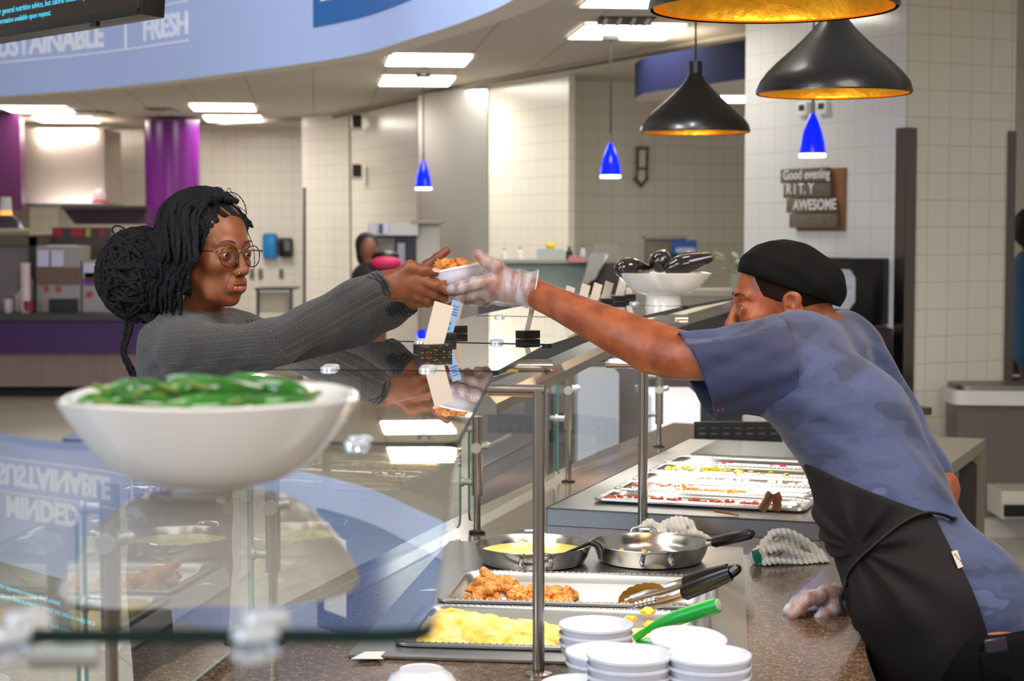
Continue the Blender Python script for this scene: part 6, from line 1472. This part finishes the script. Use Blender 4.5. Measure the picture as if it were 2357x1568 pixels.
# glasses, earring and nose ring
m_wire = mat('dark_wire', '#5a4a44', .2, 1); m_lens = glass_mat('lens', (.97, .97, .97), 1.35)
gl = mesh_obj('glasses_bridge', tube(B(), crv([HM @ Vector(p) for p in ((.101, -.010, .004), (.107, 0, .0075), (.101, .010, .004))], 6), .0012, 8), m_wire, wom)
for s in (-1, 1):
    ctr = Vector((.099, .033 * s, -.004)); pts = []
    for k in range(28):
        a = 2 * math.pi * k / 28; pts.append(HM @ (ctr + Vector((-.10 * abs(math.cos(a)) * .02 - (.0045 if (math.cos(a) * s) > 0 else 0) * abs(math.cos(a)), math.cos(a) * .0245, math.sin(a) * .0225))))
    mesh_obj('lens_rim', tube(B(), pts, .00115, 8, closed=True), m_wire, gl)
    bm = B(); vs = [bm.verts.new(p) for p in pts]; f_ = bm.faces.new(vs); r_ = bmesh.ops.extrude_face_region(bm, geom=[f_]); d_ = (HM.to_3x3() @ Vector((-.0015, 0, 0)))
    for v in r_['geom']:
        if isinstance(v, bmesh.types.BMVert): v.co += d_
    mesh_obj('lens', bm, m_lens, gl, smooth=False)
    mesh_obj('temple_arm', tube(B(), crv([HM @ Vector(p) for p in ((.097, .058 * s, .006), (.085, .070 * s, .007), (.03, .079 * s, .005), (-.012, .082 * s, .003))], 6), .0013, 8), m_wire, gl)
m_au = mat('gold', '#d9a63a', .2, 1)
mesh_obj('nose_ring', tube(B(), [HM @ (Vector((.1045, -.015, -.040)) + Vector((math.cos(a) * .004, -.001, math.sin(a) * .004))) for a in [k * .45 for k in range(14)]], .0008, 6), m_au, wom)
bm = B(); blob(bm, W(417, 680, -.06), (.008, .003, .014), None, 2); mesh_obj('earring', bm, m_au, wom)
# ---------------------------------------------------------------- the handed bowl and its chicken
bcn = W(1052, 640, -.035); BM_ = Matrix.Translation(bcn) @ Matrix.Rotation(R(-11), 4, 'Y') @ Matrix.Rotation(R(-3), 4, 'X')
bm = B(); lathe(bm, bowlprof(.063, .040), (0, 0, 0), 56); bmesh.ops.transform(bm, matrix=BM_ @ Matrix.Translation((0, 0, -.020)), verts=bm.verts)
hb_ = mesh_obj('white_bowl', bm, m_mel); tag(hb_, 'white bowl of fried chicken being passed between the two people', 'bowl')
random.seed(2)
for i, (x, y, z, s) in enumerate(((-.030, -.012, .014, 1.0), (-.026, -.004, .030, 1.0), (-.002, -.008, .020, 1.25), (.008, .0, .027, 1.1), (.026, .0, .016, 1.1), (-.012, -.034, .008, 1.0), (.010, -.032, .007, 1.0), (-.040, -.022, .008, .85), (.0, .02, .014, 1.3), (.034, -.014, .010, .9))):
    o_ = bpy.data.objects.new('chicken_nugget', nugm[i % 7]); col.objects.link(o_); p = BM_ @ Vector((x, y, z)); o_.location = p; o_.rotation_euler = (random.uniform(-1, 1), random.uniform(-1, 1) + (1.2 if i == 1 else 0), random.uniform(0, 6)); o_.scale = (s, s, s)
    tag(o_, 'craggy golden fried chicken piece in the bowl between the hands', 'fried chicken', 'fried chicken pieces in the passed bowl')
# ---------------------------------------------------------------- man
MY = 3.50
def Mn(x, y, Y): return at(x, y, Y)
skinM = skinmat('man_skin', '#a85c34', '#854324', .40)
man = thing('person', (.85, 3.1, 0), 'man in black cap, blue camouflage shirt and black apron leaning over the counter', 'person')
KM = Matrix.Translation(Mn(1797, 697, 3.52)) @ Matrix.Rotation(R(180), 4, 'Z') @ Matrix.Rotation(R(6), 4, 'Y')
km = xf(headprims(.0042, True, .022), KM)
sL = Mn(1765, 815, 3.40); eL = Mn(1500, 797, 3.50); wL_ = Mn(1222, 672, 3.70)
sR = Mn(1965, 850, 3.68); eR = Mn(2158, 1128, 3.52); wR_ = Mn(1955, 1392, 3.42)
neckM = [cone(KM @ Vector((-.035, 0, -.04)), Mn(1900, 790, 3.54), .056, .062, .03)]
inner = [cone(Mn(1850, 860, 3.46), Mn(1965, 985, 3.36), .085, .09, .04, (0, 1, 0), 1.3), cone(Mn(1965, 985, 3.36), Mn(2050, 1175, 3.25), .09, .10, .04, (0, 1, 0), 1.3), cone(Mn(2050, 1175, 3.25), Mn(2165, 1400, 3.12), .10, .11, .04, (0, 1, 0), 1.3)]
armM = limb([sL, Mn(1590, 820, 3.45), Mn(1510, 802, 3.50), Mn(1430, 768, 3.545), Mn(1350, 731, 3.60), Mn(1280, 698, 3.65), wL_], [.047, .0445, .0475, .0425, .0350, .0285, .0265]) + [ell(Mn(1488, 826, 3.50), (.024, .022, .020), .022),
        cone(sR, eR, .046, .040, .02), cone(eR, wR_, .040, .026, .02)]
g1 = []
g1 += [cone(wL_, Mn(1165, 655, 3.72), .026, .026, .014, (0, 1, 0), .8), cone(Mn(1180, 650, 3.71), Mn(1128, 640, 3.715), .026, .014, .012, (0, 1, 0), .8), cone(Mn(1180, 662, 3.71), Mn(1122, 660, 3.71), .025, .013, .012, (0, 1, 0), .8), cone(Mn(1180, 672, 3.72), Mn(1128, 678, 3.72), .024, .012, .012, (0, 1, 0), .8)]
g1 += fing([Mn(1165, 640, 3.72), Mn(1142, 614, 3.71), Mn(1118, 602, 3.70), Mn(1100, 587, 3.695)], .0165, .0100, .008)
g1 += fing([Mn(1128, 646, 3.705), Mn(1092, 652, 3.695), Mn(1062, 661, 3.70), Mn(1038, 666, 3.71)], .0122, .0088, .007)
g1 += fing([Mn(1124, 664, 3.715), Mn(1088, 676, 3.72), Mn(1056, 684, 3.735), Mn(1030, 687, 3.75)], .0122, .0088, .007)
g1 += fing([Mn(1130, 676, 3.74), Mn(1100, 690, 3.76), Mn(1076, 690, 3.79), Mn(1056, 686, 3.80)], .0115, .0082, .007)
g1 += fing([Mn(1140, 680, 3.76), Mn(1118, 694, 3.79), Mn(1098, 694, 3.81)], .0100, .0080, .007)
g2 = [cone(wR_, Mn(1905, 1375, 3.36), .026, .022, .014), cone(Mn(1925, 1378, 3.37), Mn(1880, 1374, 3.34), .022, .014, .012), cone(Mn(1925, 1378, 3.39), Mn(1878, 1376, 3.37), .022, .013, .012)]
g2 += fing([Mn(1888, 1374, 3.33), Mn(1862, 1382, 3.315), Mn(1838, 1404, 3.305), Mn(1826, 1416, 3.30)], .0118, .0088, .006)
g2 += fing([Mn(1884, 1372, 3.355), Mn(1852, 1378, 3.34), Mn(1828, 1398, 3.335), Mn(1814, 1408, 3.335)], .0118, .0085, .006)
g2 += fing([Mn(1884, 1374, 3.38), Mn(1852, 1372, 3.375), Mn(1832, 1388, 3.37), Mn(1820, 1398, 3.37)], .0112, .0082, .006)
g2 += fing([Mn(1890, 1376, 3.41), Mn(1868, 1374, 3.405), Mn(1850, 1382, 3.40)], .010, .008, .006)
g2 += fing([Mn(1935, 1390, 3.36), Mn(1915, 1406, 3.325), Mn(1897, 1416, 3.315), Mn(1885, 1420, 3.31)], .0140, .0095, .007)
hipc = Mn(2175, 1400, 3.12)
legM = legs(Vector((.80, 3.11, 0)), .90, .085, Vector((.93, 0, 0)), .095, -.15)
sdf('body', km + neckM + inner + armM + g1 + g2 + legM, skinM, man, .0026, it=1)
lips(None, KM, (mat('lip_m1', '#5e3024', .4), mat('lip_m2', '#7d4436', .35)), man)
eyes(KM, man, (1, 0, -.05), .027, .0018)
m_stub = mat('short_hair', '#2a1912', .9, bump=.6, bscale=900, spec=.1)
# cap
def capcut(P):
    Mi = np.array(KM.inverted()); q = P @ Mi[:3, :3].T + Mi[:3, 3]; return (.034 + .47 * q[:, 0]) - q[:, 2]
def capfold(P): return .0018 * np.sin(P[:, 0] * 90 + P[:, 2] * 60) * np.sin(P[:, 2] * 80 + P[:, 1] * 50)
m_cap = mat('black_twill', '#060708', .8, spec=.15, bump=.25, bscale=700)
sdf('cap', xf([ell((-.034, 0, .038), (.104, .086, .074), .02, Matrix.Rotation(R(-24), 3, 'Y')), cone((.030, -.03, .066), (.030, .03, .066), .045, .045, .03), cone((.012, -.028, .098), (.012, .028, .098), .020, .020, .02), cone((-.02, -.03, .07), (-.02, .03, .07), .045, .045, .03)], KM), m_cap, man, .003, capfold, capcut, 1)
cb = [KM @ Vector((x, y, .034 + .47 * x + .006)) for x, y in [(.079 * math.cos(a) * 1.30 - .030, .0905 * math.sin(a)) for a in [2 * math.pi * k / 48 for k in range(48)]]]
# shirt
def camo(name, twill=True, cols=('#26304e', '#323d60', '#38446a', '#465376')):
    m, nt, b = nodes(name); n = noise_node(nt, 7, 2, stretch=(1, 1, 2.2)); n.inputs['Distortion'].default_value = .3
    r = ramp(nt, [(0, cols[0]), (.42, cols[1]), (.50, cols[2]), (.60, cols[1]), (.66, cols[3])], n.outputs['Fac'], 'EASE'); r.color_ramp.interpolation = 'CONSTANT'
    nt.links.new(r.outputs[0], b.inputs['Base Color']); b.inputs['Roughness'].default_value = .78; b.inputs['Sheen Weight'].default_value = .2
    w_ = noise_node(nt, 240, 1, typ='ShaderNodeTexWave'); w_.bands_direction = 'DIAGONAL'; w_.inputs['Distortion'].default_value = .5
    bp = nt.nodes.new('ShaderNodeBump'); bp.inputs['Strength'].default_value = .12; bp.inputs['Distance'].default_value = .001; nt.links.new(w_.outputs['Fac'], bp.inputs['Height']); nt.links.new(bp.outputs[0], b.inputs['Normal']); return m
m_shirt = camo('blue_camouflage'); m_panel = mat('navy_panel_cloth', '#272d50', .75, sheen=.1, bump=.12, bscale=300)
tor = [cone(Mn(1822, 852, 3.42), Mn(1965, 985, 3.35), .104, .112, .05, (0, 1, 0), 1.15), cone(Mn(1965, 985, 3.35), Mn(2040, 1170, 3.24), .112, .112, .04, (0, 1, 0), 1.3), cone(Mn(2040, 1170, 3.24), Mn(2160, 1395, 3.12), .109, .128, .04, (0, 1, 0), 1.25),
       cone(Mn(1850, 812, 3.44), Mn(1935, 812, 3.66), .075, .088, .05), cone(sR, sR.lerp(eR, .86), .078, .054, .04), cone(Mn(2165, 1390, 3.08), Mn(2215, 1410, 3.08), .12, .115, .04), cone(Mn(2215, 1400, 3.10), Mn(2232, 1440, 3.10), .12, .108, .04, (0, 1, 0), 1.2)]
def shirtfold(P):         # drag lines from the waist up to the reaching shoulder
    x, z = P[:, 0], P[:, 2]; u = x * .80 - z * .60; v = x * .60 + z * .80
    a = np.clip((z - .95) / .25, 0, 1)
    return a * (.0048 * np.sin(v * 62 + 3.8 * np.sin(u * 6 + v * 5) + 2 * np.sin(P[:, 1] * 16 + u * 4)) * (.5 + .5 * np.sin(u * 11 + v * 9 + 2)) ** 1.5 + .0016 * np.sin(v * 170 + 4 * np.sin(u * 9) + 6 * np.sin(v * 11)) * (.5 + .5 * np.sin(u * 17 - v * 13)))
def shirtcut(P): return np.maximum((at(2240, 1438, 3.1).z - .005) + (.10 * (P[:, 0] - .8)) - P[:, 2], -9)
def collarcut(P):
    c = np.array(KM @ Vector((-.055, 0, -.065))); return .043 - np.linalg.norm((P - c) * np.array([.8, .9, .8]), axis=1)
sdf('shirt', tor, m_shirt, man, .0042, shirtfold, lambda P: np.maximum(shirtcut(P), collarcut(P)), 1)
# near sleeve: hollow, dark side panel
def sleeve(rings, m_, name, f0, f1, n=48):
    bm = B(); rr = []
    for (cx, cy, Y, hx, hy, dp) in rings:
        c = at(cx, cy, Y); k = Y / F; A_ = Vector((hx * k, 0, -hy * k)); D_ = Vector((.15 * dp, -dp, 0)); ring = []
        for i in range(n):
            a = 2 * math.pi * (f0 + (f1 - f0) * i / (n - 1)); w_ = 1 + .05 * math.sin(a * 7 + cx * .02) * (cx < 1760) + .025 * math.sin(a * 13 + cx * .05)
            ring.append(c - A_ * math.cos(a) * w_ + D_ * math.sin(a) * w_)
        rr.append(ring)
    # smooth along the length
    rows_ = [[None] * n for _ in range((len(rings) - 1) * 5 + 1)]
    for i in range(n):
        for j, p in enumerate(crv([r[i] for r in rr], 5)): rows_[j][i] = p
    vs = [[bm.verts.new(p) for p in r] for r in rows_]
    for a, b in zip(vs[:-1], vs[1:]):
        for i in range(n - 1): bm.faces.new((a[i], a[i + 1], b[i + 1], b[i]))
    o_ = mesh_obj(name, bm, m_, man, angle=80); md = o_.modifiers.new('thickness', 'SOLIDIFY'); md.thickness = .002; md.offset = -1; return o_
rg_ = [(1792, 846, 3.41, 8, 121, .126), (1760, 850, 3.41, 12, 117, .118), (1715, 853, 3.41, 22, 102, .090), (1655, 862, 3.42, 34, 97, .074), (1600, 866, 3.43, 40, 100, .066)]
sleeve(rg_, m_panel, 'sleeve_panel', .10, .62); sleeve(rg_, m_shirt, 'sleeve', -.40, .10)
for x, y in ((1653, 940), (1664, 938)):
    bm = B(); blob(bm, at(x, y + 5, 3.352), (.002, .0012, .0035), None, 1); mesh_obj('red_stitch', bm, mat('red_thread', '#7a1428', .8), man)
# apron over the hips, with strap, bow and label
apr = [cone(Mn(1965, 985, 3.35), Mn(2048, 1170, 3.24), .119, .126, .05, (0, 1, 0), 1.3), cone(Mn(2048, 1170, 3.24), Mn(2160, 1395, 3.12), .124, .134, .05, (0, 1, 0), 1.25), cone(Mn(2150, 1390, 3.10), Mn(2225, 1700, 3.08), .134, .125, .05, (0, 1, 0), 1.25), cone(Mn(2225, 1700, 3.08), Mn(2260, 2000, 3.08), .125, .12, .05, (0, 1, 0), 1.3)]
def line2(x0, y0, x1, y1, Y):      # signed side of a vertical-in-depth plane through two sight points
    a = at(x0, y0, Y); b = at(x1, y1, Y); d = (b - a); n_ = Vector((-d.z, 0, d.x)).normalized(); return np.array(a), np.array(n_)
ta, tn = line2(1800, 1062, 2190, 1190, 3.15); ra, rn = line2(2168, 1190, 2262, 1470, 3.0)
def apcut(P): return np.maximum((P - ta) @ tn, (P - ra) @ (-rn) if False else np.where(True, (P - ra) @ rn, 0))
_s = 1 if (np.array(at(2000, 1300, 3.1)) - ra) @ rn < 0 else -1
_t = 1 if (np.array(at(2000, 1300, 3.1)) - ta) @ tn < 0 else -1
def apcut(P): return np.maximum(np.maximum(((P - ta) @ tn) * _t, ((P - ra) @ rn) * _s), .52 - P[:, 2])
def apfold(P):
    x, z = P[:, 0], P[:, 2]; kx, kz = at(1985, 1275, 3.05).x, at(1985, 1275, 3.05).z; dx = x - kx; dz = z - kz; th_ = np.arctan2(dz, dx); rr_ = np.sqrt(dx * dx + dz * dz); return .0055 * np.sin(th_ * 9 + 6 * rr_) * np.exp(-(rr_ / .16) ** 2) * np.clip(rr_ * 25, 0, 1) + .003 * np.sin(x * 42 - z * 20 + 2 * np.sin(z * 11)) * (.4 + .6 * np.sin(z * 13 + x * 8) ** 2)
m_apr, nt, b_ = nodes('black_apron_cloth'); n = noise_node(nt, 30, 6); rp = ramp(nt, [(.0, '#171315'), (.72, '#191517'), (.745, '#55504c'), (.78, '#55504c')], n.outputs['Fac']); nt.links.new(rp.outputs[0], b_.inputs['Base Color']); b_.inputs['Roughness'].default_value = .75; b_.inputs['Specular IOR Level'].default_value = .2
apron = sdf('apron', apr, m_apr, man, .0042, apfold, apcut, 1)
def onap(x, y, o=.004): p = hit(apr, x, y, 2.3, 4); v = (Vector((0, 0, CZ)) - p).normalized(); return p + v * o
m_str = mat('apron_string', '#120f0f', .8)
sp_ = [(2190, 1195), (2170, 1187), (2140, 1180), (2110, 1186), (2070, 1208), (2030, 1240), (1990, 1275), (1962, 1305), (1950, 1328)]
st_ = [onap(x, y, .006) if x < 2150 else hit(tor, x, y, 2.3, 4) + Vector((0, -.006, .002)) for x, y in sp_]
st_ = [st_[0] + Vector((.010, .035, -.004)), st_[0] + Vector((.006, .012, -.001))] + st_
mesh_obj('apron_string', tube(B(), crv(st_, 5), .0055, 8, flat=(1.2, .5)), m_str, man)
kn = st_[-1]
mesh_obj('string_knot', blob(B(), kn + Vector((-.004, -.004, -.030)), (.010, .008, .014), None, 2, .3), m_str, man)
mesh_obj('string_loop', tube(B(), crv([kn, kn + Vector((-.004, 0, -.02)), at(1948, 1385, kn.y - .01), at(1952, 1410, kn.y - .015), at(1975, 1430, kn.y - .02), at(1990, 1447, kn.y - .02), at(1978, 1452, kn.y - .02), at(1965, 1436, kn.y - .02), at(1962, 1410, kn.y - .01)], 6), .0028, 8), m_str, man)
mesh_obj('string_end', tube(B(), crv([kn, at(1940, 1360, kn.y - .01), at(1934, 1375, kn.y - .012), at(1944, 1420, kn.y - .01)], 5), .0035, 8), m_str, man)
tp = [onap(x, y, .003) for x, y in ((2190, 1270), (2203, 1266), (2217, 1304), (2206, 1309))]
bm = B(); vs = [bm.verts.new(p) for p in tp]; bm.faces.new(vs); tg = mesh_obj('apron_label', bm, mat('label_cream', '#c9b3a6', .8), man, smooth=False); md = tg.modifiers.new('thickness', 'SOLIDIFY'); md.thickness = .0012; tg['label'] = 'cream woven label'
for k in range(5):
    p = tp[0].lerp(tp[2], .2 + k * .15); mesh_obj('stitching', blob(B(), p + Vector((.002, -.0012, 0)), (.0016, .0005, .0024), None, 1), mat('thread_dark', '#6b5a52', .8), tg)
# trousers and shoes
m_trou = mat('black_trousers', '#060709', .85, spec=.15, bump=.3, bscale=200)
tr = [cone(p[1], p[2], p[3] + .020, p[4] + .022, .03) for p in legM if p[3] > .05] + [cone(Mn(2180, 1420, 3.10), Mn(2262, 1450, 3.10), .10, .095, .04, (0, 1, 0), 1.2), cone(Mn(2240, 1440, 3.10), Mn(2262, 1700, 3.10), .098, .09, .04, (0, 1, 0), 1.2)]
sdf('trousers', tr, m_trou, man, .006, cut=lambda P: np.maximum(P[:, 2] - .95, .06 - P[:, 2]))
for f_ in [p for p in legM if p[3] == .036]: sdf('shoe', [cone(f_[1], f_[2], .048, .044, .02)], mat('shoe_m', '#141414', .5), man, .006, cut=lambda P: -P[:, 2])
pk = hit(tr, 2290, 1490, 2.3, 4); bm = B(); bx(bm, pk + Vector((0, -.004, .0)), (.040, .010, .034), bev=.004, ry=R(-8)); tag(mesh_obj('phone', bm, mat('phone_purple', '#2a2030', .2)), 'dark phone tucked in the man\'s trouser pocket at lower right', 'phone')
bm = B(); bx(bm, pk + Vector((.002, -.006, -.030)), (.052, .012, .050), bev=.004, ry=R(-8)); mesh_obj('pocket', bm, m_trou, man)
# gloves
m_glove, nt, b_ = nodes('clear_vinyl'); b_.inputs['Base Color'].default_value = (.86, .86, .88, 1); b_.inputs['Roughness'].default_value = .22; b_.inputs['Specular IOR Level'].default_value = .8
n1 = noise_node(nt, 26, 3, stretch=(2.2, 1, .7)); mr = nt.nodes.new('ShaderNodeMapRange'); mr.inputs['From Min'].default_value = .35; mr.inputs['From Max'].default_value = .7; mr.inputs['To Min'].default_value = .10; mr.inputs['To Max'].default_value = .44
nt.links.new(n1.outputs['Fac'], mr.inputs['Value']); nt.links.new(mr.outputs[0], b_.inputs['Alpha'])
bp = nt.nodes.new('ShaderNodeBump'); bp.inputs['Strength'].default_value = .6; bp.inputs['Distance'].default_value = .004; nt.links.new(n1.outputs['Fac'], bp.inputs['Height']); nt.links.new(bp.outputs[0], b_.inputs['Normal'])
def grow(pr, e): return [('c', p[1], p[2], p[3] + e, p[4] + e, p[5], p[6], p[7], p[8]) if p[0] == 'c' else ('e', p[1], p[2] + e, p[3], 0, p[5], None, 0, p[8]) for p in pr]
gdir = (wL_ - Mn(1160, 655, 3.72)).normalized(); gA = np.array(at(1222, 668, 3.70)); gD = np.array(gdir)
def glovewr(P): return .0013 * np.sin(P[:, 0] * 190 + P[:, 2] * 70 + 2 * np.sin(P[:, 2] * 40)) * np.clip((P[:, 0] + .06) * 12, 0, 1)
gp = grow(g1, .0022) + [cone(Mn(1180, 664, 3.72), Mn(1225, 668, 3.70), .032, .040, .02, (0, 1, 0), .9), ell(Mn(1155, 672, 3.725), (.035, .022, .026), .02)]
sdf('glove', gp, m_glove, man, .0024, glovewr, lambda P: (P - gA) @ gD - .002, 1)
bm = B(); prev = None
for j, (x, y, ry, rz_) in enumerate(((1190, 664, .034, .031), (1208, 667, .042, .035), (1222, 669, .048, .039), (1231, 670, .051, .0415))):
    ring = []
    for k in range(48):
        a = 2 * math.pi * k / 48; w_ = 1 + j * (.018 * math.sin(5 * a + 1) + .012 * math.sin(9 * a))
        ring.append(bm.verts.new(at(x, y, 3.705) + Vector((.007 * math.cos(a), ry * math.sin(a) * w_, rz_ * math.cos(a) * w_))))
    if prev:
        for k in range(48): bm.faces.new((prev[k], ring[k], ring[(k + 1) % 48], prev[(k + 1) % 48]))
    prev = ring
edge_pts = [v.co.copy() for v in prev]
o_ = mesh_obj('glove_cuff', bm, m_glove, man, angle=90)
mesh_obj('glove_rolled_edge', tube(B(), edge_pts, .0014, 6, closed=True), mat('glove_edge', '#efecec', .3, alpha=.75), man)
sdf('glove', grow(g2, .0020) + [cone(wR_, Mn(1925, 1385, 3.39), .032, .030, .02)], m_glove, man, .0024, glovewr, None, 1)
# short hair at the nape and temple under the cap
sdf('short_hair', xf([ell((-.014, 0, .033), (.0995, .0775, .0855), .01)], KM), m_stub, man, .004, None, lambda P: (lambda q: np.maximum(np.maximum(q[:, 0] - .038 - .3 * q[:, 2], np.where(q[:, 0] > -.03, -.002 - q[:, 2] + .5 * (q[:, 0] + .0), -.035 - q[:, 2])), -9 + 0 * q[:, 0]))(P @ np.array(KM.inverted())[:3, :3].T + np.array(KM.inverted())[:3, 3]), 1)
